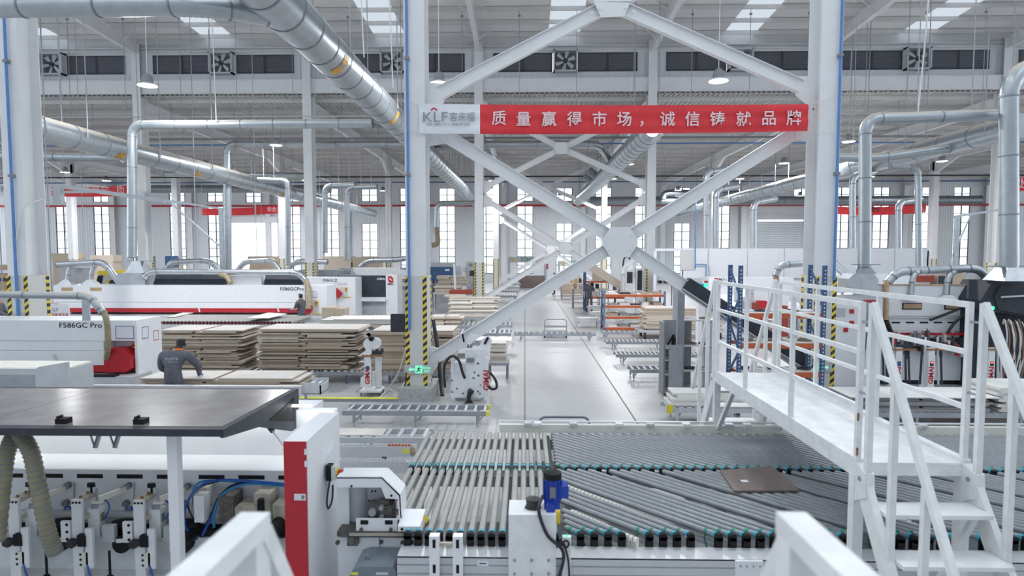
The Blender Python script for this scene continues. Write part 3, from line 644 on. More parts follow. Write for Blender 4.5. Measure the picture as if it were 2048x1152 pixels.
sock = MB().box(-.028, .028, -.03, .03, -.09, .02).mesh('middle_bracket', 'black')
for i in range(18):
    x = -1.28 + .0905 * i
    o = put('roller', ra, (x, YM + .03, ZR), t); put('roller_cap', capm, (x, YM + .035, ZR), o); put('drive_belt', beltm, (x, YM + .09, ZR), o)
    if i > 2:
        o = put('roller', rb, (x, YN, ZR), t); put('roller_cap', capm, (x, YN + .01, ZR), o); put('drive_belt', beltm, (x, YM - .10, ZR), o)
        put('roller_bracket', brk, (x, YN + .01, ZR), t)
    else:
        o = put('roller', roller_mesh(YM - 5.6 - .05), (x, 5.6, ZR), t)
    put('middle_bracket', sock, (x, YM, ZR), t)
# slanted rollers: 45 degrees, from the far-left to the near-right
XS = .36; sp_ = .118
def slant(y0, y1, xe, t):                                # roller whose near end is at (xe, y0); clipped at the divider
    L = (y1 - y0); xs = xe - L; ys = y1
    if xs < XS: ys = y1 - (XS - xs); xs = XS
    ln = math.hypot(xe - xs, ys - y0)
    if ln < .12: return
    key = round(ln, 3)
    if key not in SL: SL[key] = MB().tube([(0, 0, 0), (0, .012, 0), (0, ln - .012, 0), (0, ln, 0)], [.022, .028, .028, .022], 12).mesh('roller', 'roller_blue', True)
    o = put('roller', SL[key], (xe, y0, ZR), t, (0, 0, math.radians(45)))
    return o
SL = {}
caps = MB().cyl((0, .01, 0), (0, .04, 0), .031, 10).mesh('roller_cap', 'cyan', True); bels = MB().cyl((0, .09, 0), (0, .115, 0), .032, 10).mesh('drive_belt', 'belt_green', True)
hang = MB().tube([(0, .10, .0), (-.01, .12, -.05), (0, .10, -.14)], .008, 5).mesh('drive_belt', 'belt_green')
for half, (y0, y1) in enumerate(((YM + .03, YF - .03), (YN + .03, YM - .05))):
    x = XS + .12; i = 0
    while x < XR_ + (y1 - y0) * .4:
        gap = half == 1 and i % 12 in (4, 9)
        if not gap:
            o = slant(y0, y1, x, t)
            if o:
                put('roller_cap', caps, (x, y0, ZR), o, (0, 0, math.radians(45)) if False else None); put('drive_belt', bels, (x, y0, ZR), o)
                if half: put('drive_belt', hang, (x, y0, ZR), o)
                put('roller_bracket' if half else 'middle_bracket', brk if half else sock, (x, y0 - (.0 if half else .02), ZR), t)
        x += sp_; i += 1
# pop-up wheel strips between the slanted rollers
whm = MB().cyl((-.012, 0, 0), (.012, 0, 0), .026, 8).box(-.016, -.012, -.02, .02, -.09, .02).box(.012, .016, -.02, .02, -.09, .02).mesh('transfer_wheel', 'cream')
for (pa, pb, nn) in (((1138, 975), (1385, 1075), 30), ((1145, 1025), (1272, 1080), 17), ((1690, 990), (1850, 1060), 18)):
    a, b_ = gz(pa[0], pa[1], .86), gz(pb[0], pb[1], .86)
    for i in range(nn): put('transfer_wheel', whm, a + (b_ - a) * (i / (nn - 1)), t, (0, 0, math.radians(-45)))
# far guide rail
ob('guide_rail', MB().box(gz(998, 860, .93).x, XR_, YF + .05, YF + .12, .86, .97), 'cream', t)
ob('guide_rod', MB().cyl((gz(1000, 853, .99).x, YF + .13, .995), (XR_, YF + .13, .995), .014, 8), 'alu', t)
for i, px in enumerate((1056, 1075, 1147, 1239, 1301, 1373, 1458, 1494, 1840, 2020)):
    a = gz(px, 850, .98); ob('rail_clamp', MB().box(a.x - .05, a.x + .05, YF + .02, YF + .16, .955, 1.0).box(a.x - .02, a.x + .02, YF + .01, YF + .03, .975, .99), 'white' if i % 2 else 'alu', t)
# slotted front posts, splice plate, tag
for px in (868, 915):
    a = at(px, 1080, YN - .3); p = ob('slotted_post', MB().box(a.x - .04, a.x + .04, YN - .30, YN - .23, .2, .99), 'white', t)
    for z in (.93, .72, .5, .35): ob('slot', MB().box(a.x - .012, a.x + .012, YN - .303, YN - .299, z - .035, z + .035), 'black', p)
ob('tie_bar', MB().box(at(878, 1080, YN - .26).x, at(905, 1080, YN - .26).x, YN - .28, YN - .25, .90, .925), 'oily', t)
x0, x1, z0, z1 = rect(1470, 1113, 1525, 1170, YN - .23); pl = ob('splice_plate', MB().box(x0, x1, YN - .24, YN - .22, .45, .78), 'white', t)
for i in range(4):
    for z in (.74, .62, .5): ob('bolt', MB().cyl((x0 + .04 + i * .052, YN - .25, z), (x0 + .04 + i * .052, YN - .238, z), .008, 6), 'steel_grey', pl)
x0, x1, z0, z1 = rect(954, 1122, 977, 1133, YN - .23); tg = ob('paper_tag', MB().box(x0, x1, YN - .2245, YN - .2225, z0, z1), 'paper', t); ob('tag_marks', MB().box(x0 + .02, x1 - .02, YN - .226, YN - .2245, (z0 + z1) / 2 - .004, (z0 + z1) / 2 + .004), 'ink', tg)
# drive unit: white cabinet with blue motor, orange wheels, dark knob, cable
YC = 4.86
x0, x1, z0, z1 = rect(1017, 1030, 1112, 1190, YC)
g = thing('drive_unit', 'white sheet-metal drive unit with upright blue motor before the rollers', 'machine', ((x0 + x1) / 2, YC, 0))
ob('cabinet', MB().box(x0, x1, YC, YC + .3, 0, z1), 'white_worn', g)
for px in (1029, 1063, 1097):
    for py in (1120, 1147):
        a = at(px, py, YC); ob('bolt', MB().cyl((a.x, YC - .012, a.z), (a.x, YC, a.z), .012, 8), 'steel_grey', g)
mx_ = at(1105, 980, YC + .18).x; zb = z1
mt = ob('motor_body', MB().tube([(mx_, YC + .18, zb + .05), (mx_, YC + .18, zb + .06), (mx_, YC + .18, zb + .24)], [.06, .075, .072], 20), 'motor_blue', g, True)
ob('motor_cowl', MB().tube([(mx_, YC + .18, zb + .24), (mx_, YC + .18, zb + .29), (mx_, YC + .18, zb + .30)], [.075, .075, .05], 20), 'black', mt, True)
for k in range(14):
    a = k / 14 * 6.283; ob('cooling_fin', MB().bar((mx_ + math.cos(a) * .078, YC + .18 + math.sin(a) * .078, zb + .07), (mx_ + math.cos(a) * .078, YC + .18 + math.sin(a) * .078, zb + .23), .012, .006, (math.cos(a), math.sin(a), 0)), 'motor_blue', mt)
ob('terminal_box', MB().box(mx_ + .06, mx_ + .13, YC + .12, YC + .24, zb + .09, zb + .19), 'motor_blue', mt)
ob('gearbox', MB().box(mx_ - .07, mx_ + .06, YC + .11, YC + .26, zb, zb + .06).cyl((mx_ - .02, YC + .05, zb + .03), (mx_ - .02, YC + .12, zb + .03), .04, 14), 'motor_blue', g)
ob('rating_plate', MB().box(mx_ - .025, mx_ + .02, YC + .098, YC + .104, zb + .1, zb + .19), 'mid_grey', mt)
kx = at(1066, 1015, YC + .15).x; ob('hand_knob', MB().tube([(kx, YC + .15, zb), (kx, YC + .15, zb + .03), (kx, YC + .15, zb + .031), (kx, YC + .15, zb + .075), (kx, YC + .15, zb + .08)], [.07, .055, .055, .062, .05], 16), 'rubber', g, True)
for px, rr in ((1030, .085), (1113, .06)):
    a = at(px, 1035, YC + .26); wl = ob('drive_wheel', MB().tube([(a.x - .03, YC + .28, a.z), (a.x - .03, YC + .28, a.z), (a.x + .03, YC + .28, a.z)], [rr * .9, rr, rr], 20), 'yellow', g, True)
    for k in range(10):
        q = k / 10 * 6.283; ob('spoke', MB().bar((a.x - .033, YC + .28 + math.cos(q) * .03, a.z + math.sin(q) * .03), (a.x - .033, YC + .28 + math.cos(q) * rr * .8, a.z + math.sin(q) * rr * .8), .008, .004, (1, 0, 0)), 'oily', wl)
cord('black cable looping from the blue motor down the white drive unit', [(mx_ - .08, YC + .1, zb + .12), (mx_ - .12, YC - .02, zb + .05), (mx_ - .05, YC - .03, zb - .15), (mx_ + .08, YC - .02, zb - .3), (mx_ + .03, YC - .03, zb - .55), (mx_ - .05, YC - .03, zb - .8)], .014, 'rubber')
x0, x1, z0, z1 = rect(1125, 1075, 1142, 1190, YC + .02)
sp2 = thing('sensor_post', 'slim white sensor post with coiled black cable right of drive unit', 'post', ((x0 + x1) / 2, YC + .03, 0))
ob('post', MB().box(x0, x1, YC + .02, YC + .07, 0, z1), 'white', sp2)
a = at(1132, 1088, YC); ob('coiled_cable', MB().tube(spline([a + Vector((.03, 0, -.5)), a + Vector((.025, 0, -.2)), a + Vector((0, 0, -.05)), a + Vector((-.03, 0, 0)), a + Vector((0, 0, .03)), a + Vector((.025, 0, 0)), a + Vector((0, 0, -.03)), a + Vector((-.02, 0, .01))]), .008, 6), 'rubber', sp2, True)
ob('indicator', MB().box((x0 + x1) / 2 - .012, (x0 + x1) / 2 + .012, YC + .03, YC + .05, z1, z1 + .008), 'green_lamp', sp2)
# board riding on the slanted rollers
a, b_, c, d = (gz(*p, .92) for p in ((1440, 940), (1545, 932), (1598, 980), (1468, 981)))
mb = MB(); mb.add([v + Vector((0, 0, dz)) for dz in (-.02, 0) for v in (a, b_, c, d)], [(3, 2, 1, 0), (4, 5, 6, 7), (0, 1, 5, 4), (1, 2, 6, 5), (2, 3, 7, 6), (3, 0, 4, 7)])
t2 = thing('wood_panel', 'brown wood-grain panel lying on the slanted rollers', 'panel', (a + c) / 2); ob('panel', mb, 'wood_brown', t2)
p = gz(1489, 962, .921); ob('white_tag', MB().box(p.x - .035, p.x + .035, p.y - .03, p.y + .03, .92, .9225), 'paper', t2)
# ================================================================ footbridge over the conveyor
T = thing('footbridge', 'white steel footbridge with railings and steep steps over the roller conveyor', 'footbridge', (3.0, 6.3, 0))
YA, YB = 4.75, 8.35; ZD = at(1712, 925, YA).z
xa, xb = at(1712, 925, YA).x, at(1942, 925, YA).x
ob('deck', MB().box(xa + .05, xb - .05, YA, YB, ZD - .02, ZD), 'tread', T)
for x in (xa, xb - .06): ob('side_beam', MB().box(x, x + .06, YA, YB, ZD - .12, ZD + .03), 'white_worn', T)
for y in (YA - .005, YB - .055): ob('end_beam', MB().box(xa + .061, xb - .061, y, y + .06, ZD - .1, ZD - .021), 'white_worn', T)
for x in (xa + .03, xb - .03):
    for y in (YA + .04, YB - .04): ob('leg', MB().box(x - .04, x + .04, y - .04, y + .04, 0, ZD - .1), 'white_worn', T)
    ob('leg_brace', MB().bar((x, YB - .1, .9), (x, YB - .7, ZD - .1), .05, .05), 'white_worn', T)
ZP = 2.92
for x in (xa + .03, xb - .03):
    for i, y in enumerate((YA + .04, YA + 1.25, YA + 2.5, YB - .04)):
        ob('railing_post', MB().box(x - .02, x + .02, y - .02, y + .02, ZD, ZP), 'white_worn', T)
    for i, z in enumerate((ZP - .025, ZD + .86, ZD + .43)):
        ob('railing_bar', MB().box(x - .017, x + .017, YA + .03, YB - .03, z - .019, z + (.019 if i else .026)), 'white_worn', T)
    for (sg, ye, yd) in ((-1, YA, YA - .11), (1, YB, YB + .11)):   # stairs at both ends
        run = 1.05; foot = ye + sg * run
        ob('stringer', MB().bar((x, ye + sg * .02, ZD - .08), (x, foot, .06), .05, .16), 'white_worn', T)
        ob('stair_post', MB().box(x - .022, x + .022, yd - .022, yd + .022, ZD - .2, ZP), 'white_worn', T)
        ob('hand_rail', MB().bar((x, yd, ZP), (x, foot + sg * .1, 1.2), .045, .05), 'white_worn', T)
        for f in (.33, .72):
            yy = yd + (foot - yd) * f; zz = ZP + (1.2 - ZP) * f * .93
            ob('stair_baluster', MB().box(x - .022, x + .022, yy - .022, yy + .022, ZD * (1 - f) - .06, zz), 'white_worn', T)
        ob('corner_plate', MB().prism([(ye, ZD + .0), (ye + sg * .14, ZD - .04), (ye + sg * .16, ZD - .22), (ye, ZD - .3)], x - .035, x + .035, 'x'), 'white_worn', T)
        bo = (x - .045, x + .045); ob('bolt', MB().cyl((bo[0], ye + sg * .07, ZD - .1), (bo[1], ye + sg * .07, ZD - .1), .018, 8), 'steel_grey', T)
    for z in (ZD + 1.1, ZD + .55): ob('bolt', MB().cyl((x, YA - .12, z), (x, YA + .05, z), .01, 6), 'steel_grey', T)
for sg, ye in ((-1, YA), (1, YB)):
    for k in range(1, 6):
        yy = ye + sg * (.21 * k); z = ZD - .275 * k
        ob('step', MB().box(xa + .06, xb - .06, yy - .12, yy + .12, z - .03, z), 'tread', T)
ob('step_stay', MB().bar(((xa + xb) / 2 + .05, YA - .2, .75), ((xa + xb) / 2 + .35, YA - .2, 1.35), .04, .04), 'white_worn', T)
for px, py in ((1703, 1058), (1772, 905), (1700, 835)):
    a = at(px, py, YA - .005); ob('rust_spot', MB().box(xa + .004, xa + .02, YA + .009, YA + .0145, a.z - .03, a.z + .03), 'rust', T)
# ================================================================ railing of the photographer's own stand
for lab, s in (('blurred white railing end low at the left front', -1), ('blurred white railing end low at the right front', 1)):
    e = at(505 if s < 0 else 1588, 1050, 1.5); x = e.x; t = thing('guard_railing', lab, 'railing', (x, 1.2, 1.0))
    ob('rail', MB().bar((x, 1.52, e.z), (x, -.4, e.z + .05), .075, .05), 'white_worn', t)
    ob('post', MB().box(x - .035, x + .035, 1.44, 1.52, 0, e.z + .01), 'white_worn', t)
    ob('stair_rail', MB().bar((x + .01, 1.5, e.z - .02), (x + .01, 2.3, e.z - 1.25), .06, .05), 'white_worn', t)
    ob('rust_edge', MB().box(x - .03, x + .03, 1.521, 1.524, e.z - .06, e.z - .0), 'rust', t)
# ================================================================ near edge-banding machine, hood up
def hbox(px0, py0, px1, py1, Y, dep): 
    x0, x1, z0, z1 = rect(px0, py0, px1, py1, Y); return (x0, x1, Y, Y + dep, z0, z1)
M = thing('edge_banding_machine', 'near white edge-banding machine with raised dark hood and red end panel', 'machine', (-3.5, 5.6, 0))
YF5, YW = 5.05, 6.42
xe0, xe1 = at(570, 1010, YF5).x, at(616, 1010, YF5).x; zt5 = at(600, 883, YF5).z; ye = 5.95
ob('end_housing', MB().prism([(YF5 + .005, 0), (ye, 0), (ye, zt5 + .01), (YF5 + .18, zt5 + .01), (YF5 + .005, zt5 - .0)], xe0 + .004, xe1, 'x'), 'white', M)
ep = ob('end_panel', MB().box(xe0, xe1 - .006, YF5 - .006, YF5 + .004, 0, zt5), 'red', M)
x0, x1, z0, z1 = rect(589, 987, 612, 1000, YF5); lb = ob('white_sticker', MB().box(x0, x1, YF5 - .009, YF5 - .006, z0, z1), 'paper', ep)
ob('sticker_print', MB().box(x1 - .035, x1 - .01, YF5 - .0105, YF5 - .009, z0 + .012, z1 - .012), 'mid_grey', lb)
for py in (902, 926): a = at(613, py, YF5); ob('chipped_paint', MB().box(xe1 - .02, xe1 + .0, YF5 - .0085, YF5 - .006, a.z - .03, a.z + .02), 'white', ep)
XLm = -9.5; XH = at(440, 875, 4.85).x; ZHd = 1.87
ob('back_wall', MB().box(XLm, xe0, YW, YW + .12, .70, 1.62), 'white', M)
ob('rear_cabinet', MB().box(XLm, xe0 - .3, YW + .12, YW + .55, 0, 1.6), 'white', M)
ob('light_ledge', MB().prism([(YW - .08, 1.62), (YW + .12, 1.62), (YW + .12, 1.74), (YW, 1.76)], XLm, XH - .02, 'x'), 'white', M)
for py, r in ((925, .016), (934, .024)):
    z = at(300, py, YW - .06).z; ob('guide_rod', MB().cyl((XLm, YW - .06, z), (xe0, YW - .06, z), r, 10), 'white' if r > .02 else 'steel_grey', M, True)
YS5 = 5.98; zs_ = at(300, 953, YS5 - .02).z; zst = zs_ + .07
ob('step_panel', MB().box(XLm, xe0, YS5, YW, .55, zst), 'white', M)
ob('slot_rail', MB().box(XLm, xe0, YS5 - .02, YS5, zs_ - .07, zst - .002), 'white', M)
for i in range(16):
    px = 183 + (i - 5) * 79.5; a = at(px + (0 if px < 400 else 4), 953, YS5)
    if a.x < xe0 - .1: ob('slot', MB().box(a.x - .13, min(a.x + .13, xe0), YS5 - .026, YS5 - .019, zs_ - .02, zs_ + .02), 'black', M)
zb = at(300, 1025, YS5 - .05).z; ob('lower_rail', MB().box(XLm, xe0, YS5 - .05, YS5, zb - .05, zb), 'white', M)
zk = at(430, 1058, YS5 - .12).z
ob('track_rail', MB().box(XLm, xe0, YS5 - .2, YS5 - .06, zk - .03, zk + .02), 'black', M)
ob('machine_bed', MB().box(XLm, xe0, YF5 + .2, YS5, 0, .2).box(XLm, xe0, YS5 - .2, YS5, .2, zk - .05), 'white_worn', M)
# hood
ob('hood_top', MB().add([(XLm, 4.85, ZHd), (XH, 4.85, ZHd), (XH, 6.5, ZHd - .03), (XLm, 6.5, ZHd - .03), (XLm, 4.85, ZHd - .06), (XH, 4.85, ZHd - .06), (XH, 6.5, ZHd - .09), (XLm, 6.5, ZHd - .09)], [(0, 1, 2, 3), (7, 6, 5, 4), (0, 4, 5, 1), (1, 5, 6, 2), (2, 6, 7, 3), (3, 7, 4, 0)]), 'charcoal', M)
def hz(y): return ZHd - .03 * (y - 4.85) / 1.65
xs5 = at(95, 812, 5.7).x
for i, (a, b_) in enumerate(((XLm, xs5 - .003), (xs5 + .003, XH - .02))):
    hp = ob('hood_panel', MB().add([(a, 4.93, hz(4.93) + .004), (b_, 4.93, hz(4.93) + .004), (b_, 6.42, hz(6.42) + .004), (a, 6.42, hz(6.42) + .004), (a, 4.93, hz(4.93)), (b_, 4.93, hz(4.93)), (b_, 6.42, hz(6.42)), (a, 6.42, hz(6.42))], [(0, 1, 2, 3), (0, 4, 5, 1), (1, 5, 6, 2), (2, 6, 7, 3), (3, 7, 4, 0)]), 'hood_grey', M)
hs = ob('hood_side', MB().prism([(4.85, ZHd - .0), (6.5, ZHd - .03), (6.5, 1.435), (6.3, 1.43), (5.52, 1.70), (4.85, ZHd - .07)], XH + .001, XH + .03, 'x'), 'charcoal', M)
ob('side_mesh', MB().prism([(5.72, 1.70), (6.36, ZHd - .10), (6.36, 1.52)], XH + .031, XH + .036, 'x'), 'black', hs)
for px in (126, 281):
    a = at(px, 850, 5.0); lt = ob('latch', MB().box(a.x - .045, a.x + .045, 4.97, 5.05, ZHd, ZHd + .045), 'black', M)
    ob('latch_tongue', MB().box(a.x - .04, a.x - .025, 4.98, 5.04, ZHd + .045, ZHd + .065), 'black', lt)
for px in (197, 236):
    a = at(px, 893, YW - .5); br = ob('hood_strut', MB().bar((a.x + .05, YW - .4, ZHd - .1), (a.x, YW - .55, a.z), .03, .03), 'steel_grey', M); ob('strut_arm', MB().bar((a.x, YW - .55, a.z), (a.x - .16, YW - .5, ZHd - .1), .012, .012), 'steel_grey', br)
gs = ob('gas_spring', MB().cyl(at(520, 832, 6.0), at(545, 862, 5.8), .024, 10), 'charcoal', M, True); ob('piston_rod', MB().cyl(at(545, 862, 5.8), at(566, 890, 5.6), .008, 8), 'alu', gs, True)
tb = ob('light_tube', MB().cyl((XLm, YW - .12, 1.70), (xe0 - .2, YW - .12, 1.70), .014, 8), 'tube_glow', M)
la = bpy.data.lights.new('hood_light', 'AREA'); la.shape = 'RECTANGLE'; la.size = 6.5; la.size_y = .06; la.energy = 13; la.color = (.95, 1, .98)
lo = bpy.data.objects.new('hood_light', la); COL.objects.link(lo); lo.parent = M; lo.location = Vector(((XLm + xe0) / 2 + .8, YW - .16, 1.69)) - ORG[M.name]; lo.rotation_euler = (math.radians(25), 0, 0)
x0, x1, z0, z1 = rect(337, 880, 357, 1135, 5.0); ob('hood_post', MB().box(x0, x1, 5.0, 5.08, 0, ZHd - .06), 'white', M)
# emergency stop on the end housing
pl = ob('switch_plate', MB().prism([(5.52, 1.10), (5.80, 1.10), (5.80, 1.40), (5.74, 1.50), (5.56, 1.44), (5.52, 1.36)], xe1, xe1 + .02, 'x'), 'white', M)
es = ob('stop_switch_box', MB().box(xe1 + .02, xe1 + .07, 5.46, 5.54, 1.22, 1.36), 'black', M)
ob('switch_cover', MB().box(xe1 + .07, xe1 + .11, 5.46, 5.54, 1.23, 1.35), 'guard_grey', es); ob('yellow_ring', MB().cyl((xe1 + .11, 5.5, 1.29), (xe1 + .125, 5.5, 1.29), .035, 14), 'yellow', es); ob('red_button', MB().tube([(xe1 + .125, 5.5, 1.29), (xe1 + .15, 5.5, 1.29), (xe1 + .165, 5.5, 1.29)], [.018, .03, .026], 14), 'red', es, True)
ob('switch_cable', MB().tube(spline([(xe1 + .05, 5.48, 1.22), (xe1 + .03, 5.45, 1.05), (xe1 + .05, 5.42, .98), (xe1 + .08, 5.44, 1.05), (xe1 + .08, 5.47, 1.18)]), .009, 6), 'rubber', es, True)
# working units
def unit(px):
    a = at(px, 1020, 5.62); x = a.x; zt = 1.09
    def ob(name, mb, m, parent=None, smooth=False):
        mb.v = [(v[0], 5.62 + (v[1] - 5.3) * .5, v[2] - .135) for v in mb.v]; return globals()['ob'](name, mb, m, parent, smooth)
    u = ob('working_unit', MB().box(x - .05, x + .05, 5.3, 5.36, .2, zt), 'white', M)
    ob('top_arm', MB().box(x - .05, x + .05, 5.36, 5.72, zt - .04, zt).box(x + .055, x + .075, 5.36, 5.7, zt - .2, zt - .16), 'oily', u)
    for dx in (-.033, 0, .033): ob('bolt', MB().cyl((x + dx, 5.294, zt - .025), (x + dx, 5.301, zt - .025), .012, 8), 'black', u)
    for yy in (5.42, 5.62): ob('screw_head', MB().cyl((x, yy, zt), (x, yy, zt + .02), .016, 8), 'rust', u)
    ob('knob', MB().cyl((x + .02, 5.66, zt), (x + .02, 5.66, zt + .06), .012, 8).tube([(x + .02, 5.66, zt + .06), (x + .02, 5.66, zt + .1)], [.045, .04], 8), 'black', u)
    lk = ob('link_arm', MB().bar((x + .14, 5.5, zt - .03), (x + .30, 5.94, zt + .0), .03, .05).box(x + .1, x + .19, 5.42, 5.52, zt - .06, zt - .04), 'cream', u)
    for dx, dz in ((.30, .02), (.27, -.16)): ob('pivot', MB().cyl((x + dx, 5.88, zt + dz), (x + dx, 5.96, zt + dz), .032, 10), 'mid_grey', lk)
    ob('link_plate', MB().prism([(x + .22, zt + .03), (x + .34, zt + .05), (x + .32, zt - .2), (x + .22, zt - .2)], 5.97, 5.99), 'white_worn', lk)
    ob('piston', MB().cyl((x + .13, 5.5, zt - .22), (x + .13, 5.5, zt + .08), .014, 8).cyl((x + .10, 5.5, zt - .2), (x + .10, 5.5, zt - .08), .03, 10), 'steel_grey', u)
    ob('side_plate', MB().box(x + .05, x + .16, 5.45, 5.65, .70, zt - .12), 'white_worn', u)
    ob('side_window', MB().box(x + .161, x + .164, 5.49, 5.59, .84, .92), 'mid_grey', u)
    ob('drive_block', MB().box(x + .03, x + .11, 5.2, 5.3, .66, .77), 'black', u); ob('hand_wheel', MB().tube([(x + .03, 5.25, .71), (x - .01, 5.22, .70), (x - .03, 5.18, .69), (x - .06, 5.18, .69)], [.02, .045, .045, .03], 10), 'rubber', u, True)
    ob('slide_plate', MB().box(x + .1, x + .17, 5.22, 5.28, .45, .83), 'white', u)
    vb = ob('valve_block', MB().box(x + .06, x + .12, 5.22, 5.29, .46, .6), 'cream', u)
    for dz in (.0, .05, .1): ob('valve_screw', MB().cyl((x + .05, 5.212, .48 + dz), (x + .05, 5.222, .48 + dz), .012, 6), 'black', vb)
    ob('air_hose', MB().tube(spline([(x + .1, 5.24, .5), (x + .14, 5.2, .4), (x + .17, 5.22, .3), (x + .15, 5.26, .15)]), .012, 6), 'cable_blue', u, True)
    ob('air_hose', MB().tube(spline([(x + .06, 5.6, zt - .15), (x + .16, 5.6, zt - .06), (x + .22, 5.58, zt - .12), (x + .18, 5.56, zt - .24)]), .009, 6), 'cable_blue', u, True)
    jb = ob('junction_block', MB().box(x - .16, x - .07, 5.3, 5.36, .68, .88), 'white', u)
    for dz in (.03, .1, .17): ob('block_screw', MB().cyl((x - .1, 5.29, .68 + dz), (x - .1, 5.301, .68 + dz), .014, 8), 'black', jb)
    ob('clamp_arm', MB().cyl((x - .22, 5.28, .7), (x - .1, 5.32, .7), .02, 8), 'cream', u)
    ob('spindle_motor', MB().cyl((x + .36, 5.45, .62), (x + .36, 5.62, .62), .085, 14).tube([(x + .36, 5.62, .78), (x + .36, 5.62, .82)], [.14, .13], 14), 'black', u, True)
    ob('spindle_box', MB().box(x + .2, x + .32, 5.4, 5.5, .66, .82), 'light_grey', u)
    ob('foot_clamp', MB().cyl((x + .30, 5.3, .35), (x + .30, 5.3, .6), .014, 8).tube([(x + .30, 5.3, .3), (x + .30, 5.3, .36)], [.05, .03], 10), 'black', u)
for px in (26, 153, 277): unit(px)
# warning triangles on the wall
for px in (20, 135, 258):
    a = at(px, 1014, YS5 - .004); wg = ob('warning_sign', MB().prism([(a.x - .055, a.z - .045), (a.x + .055, a.z - .045), (a.x, a.z + .055)], YS5 - .004, YS5 - .001), 'cable_blue', M)
    ob('sign_symbol', MB().prism([(a.x - .03, a.z - .03), (a.x - .0, a.z - .0), (a.x + .03, a.z - .03), (a.x + .0, a.z - .015)], YS5 - .006, YS5 - .004), 'white', wg)
# extraction hoses with wire spiral
def ribbed(name, pts, r, m, parent, m2=None, step=.03):
    P = spline(pts, 14); mb = MB(); rr = [r * (1.0 if i % 2 else .93) for i in range(len(P))]
    return ob(name, mb.tube(P, rr, 14), m, parent, True)
def stripes(pts, r, m, parent, gap=2):
    P = spline(pts, 14); mb = MB()
    for i in range(1, len(P) - 1, gap):
        d = (P[i + 1] - P[i - 1]).normalized(); mb.tube([P[i] - d * .006, P[i] + d * .006], r, 14)
    return tag(ob('wire_spiral', mb, m, parent, True), kind='stuff')
hp1 = [at(40, 868, 5.25), at(62, 905, 5.2), at(78, 980, 5.2), at(95, 1060, 5.22), at(110, 1105, 5.28)]
h = ribbed('extraction_hose', hp1, .065, 'hose_olive', M); stripes(hp1, .067, 'mid_grey', h)
hp2 = [at(30, 868, 5.3), at(14, 905, 5.2), at(4, 980, 5.15), at(-6, 1080, 5.15)]
h = ribbed('extraction_hose', hp2, .065, 'hose_olive', M); stripes(hp2, .067, 'mid_grey', h)
# hose bundle and dirty heads in the right bay
for k, (m_, pts) in enumerate((('cable_blue', [(570, 968), (500, 962), (440, 960), (400, 972), (372, 1010), (370, 1050), (388, 1078)]), ('cable_cyan', [(570, 972), (495, 968), (450, 985), (430, 1020), (428, 1055)]), ('cable_blue', [(570, 970), (490, 968), (445, 990), (425, 1030), (405, 1070)]), ('rubber', [(560, 969), (480, 966), (440, 992), (420, 1035), (402, 1074)]), ('rubber', [(440, 962), (400, 975), (375, 1005), (388, 1040)]), ('cable_cyan', [(510, 966), (410, 962), (385, 985), (368, 1030), (385, 1075), (395, 1077)]))):
    ob('hose_bundle', MB().tube(spline([at(x, y, 5.7 + .015 * k) for x, y in pts]), .012 if k != 4 else .008, 6), m_, M, True)
for b_, m_ in (((393, 975, 415, 1020, 5.8, .1), 'cream'), ((388, 992, 408, 1045, 5.66, .12), 'white_worn'), ((437, 993, 467, 1045, 5.7, .2), 'dirty_iron'), ((508, 988, 540, 1035, 5.75, .2), 'oily'), ((470, 1015, 515, 1075, 5.7, .25), 'oily'), ((545, 1010, 575, 1040, 5.7, .25), 'oily'), ((460, 1040, 560, 1060, 5.8, .15), 'oily'), ((515, 1000, 525, 1055, 5.6, .05), 'black')):
    ob('trimming_head', MB().box(*hbox(*b_)), m_, M)
for px, py, r in ((545, 1062, .07), (365, 1085, .05), (525, 1095, .09)):
    a = at(px, py, 5.55); mo = ob('spindle_motor', MB().tube([(a.x, 5.5, a.z), (a.x, 5.52, a.z), (a.x, 5.72, a.z)], [r * .8, r, r], 16), 'black' if r < .08 else 'oily', M, True)
for (a, b_) in (((398, 983), (404, 1000)), ((478, 1000), (483, 1010))):
    p = at(a[0], a[1], 5.84); ob('bolt', MB().cyl((p.x, 5.83, p.z), (p.x, 5.86, p.z), .012, 6), 'steel_grey', M)
ob('power_cable', MB().tube(spline([at(548, 1075, 5.5), at(550, 1110, 5.45), at(548, 1150, 5.4)]), .02, 8), 'rubber', M, True)
# ---- outfeed head right of the end housing
O = thing('outfeed_unit', 'white outfeed unit with bent guard and grey gear motor beside red panel', 'machine', (at(760, 1100, 5.4).x, 5.5, 0))
def pp(*pts, Y=5.35): return [(at(x, y, Y).x, at(x, y, Y).z) for x, y in pts]
ob('bent_guard', MB().prism(pp((672, 955), (764, 955), (800, 990), (803, 1036), (798, 1042), (796, 998), (771, 997), (762, 975), (672, 975)), 5.35, 5.372).prism(pp((672, 955), (764, 955), (800, 990), (803, 1036), (801, 1036), (798, 992), (763, 957), (672, 957)), 5.35, 5.6), 'white', O)
for px, py in ((703, 972), (783, 991)): a = at(px, py, 5.35); ob('bolt', MB().cyl((a.x, 5.342, a.z), (a.x, 5.351, a.z), .01, 8), 'black', O)
ob('mount_plate', MB().box(*hbox(674, 975, 698, 1056, 5.45, .02)), 'white', O)
ob('roller_housing', MB().tube([(at(715, 1000, 5.6).x, 5.6, at(715, 1046, 5.6).z), (at(715, 1000, 5.6).x, 5.6, at(715, 965, 5.6).z)], .1, 18), 'light_grey', O, True)
gp = ob('gear_plate', MB().box(*hbox(733, 965, 770, 1030, 5.58, .12)), 'light_grey', O)
for px, py in ((744, 982), (751, 982), (738, 1001), (757, 1001)): a = at(px, py, 5.58); ob('bolt', MB().cyl((a.x, 5.572, a.z), (a.x, 5.581, a.z), .009, 6), 'black', gp)
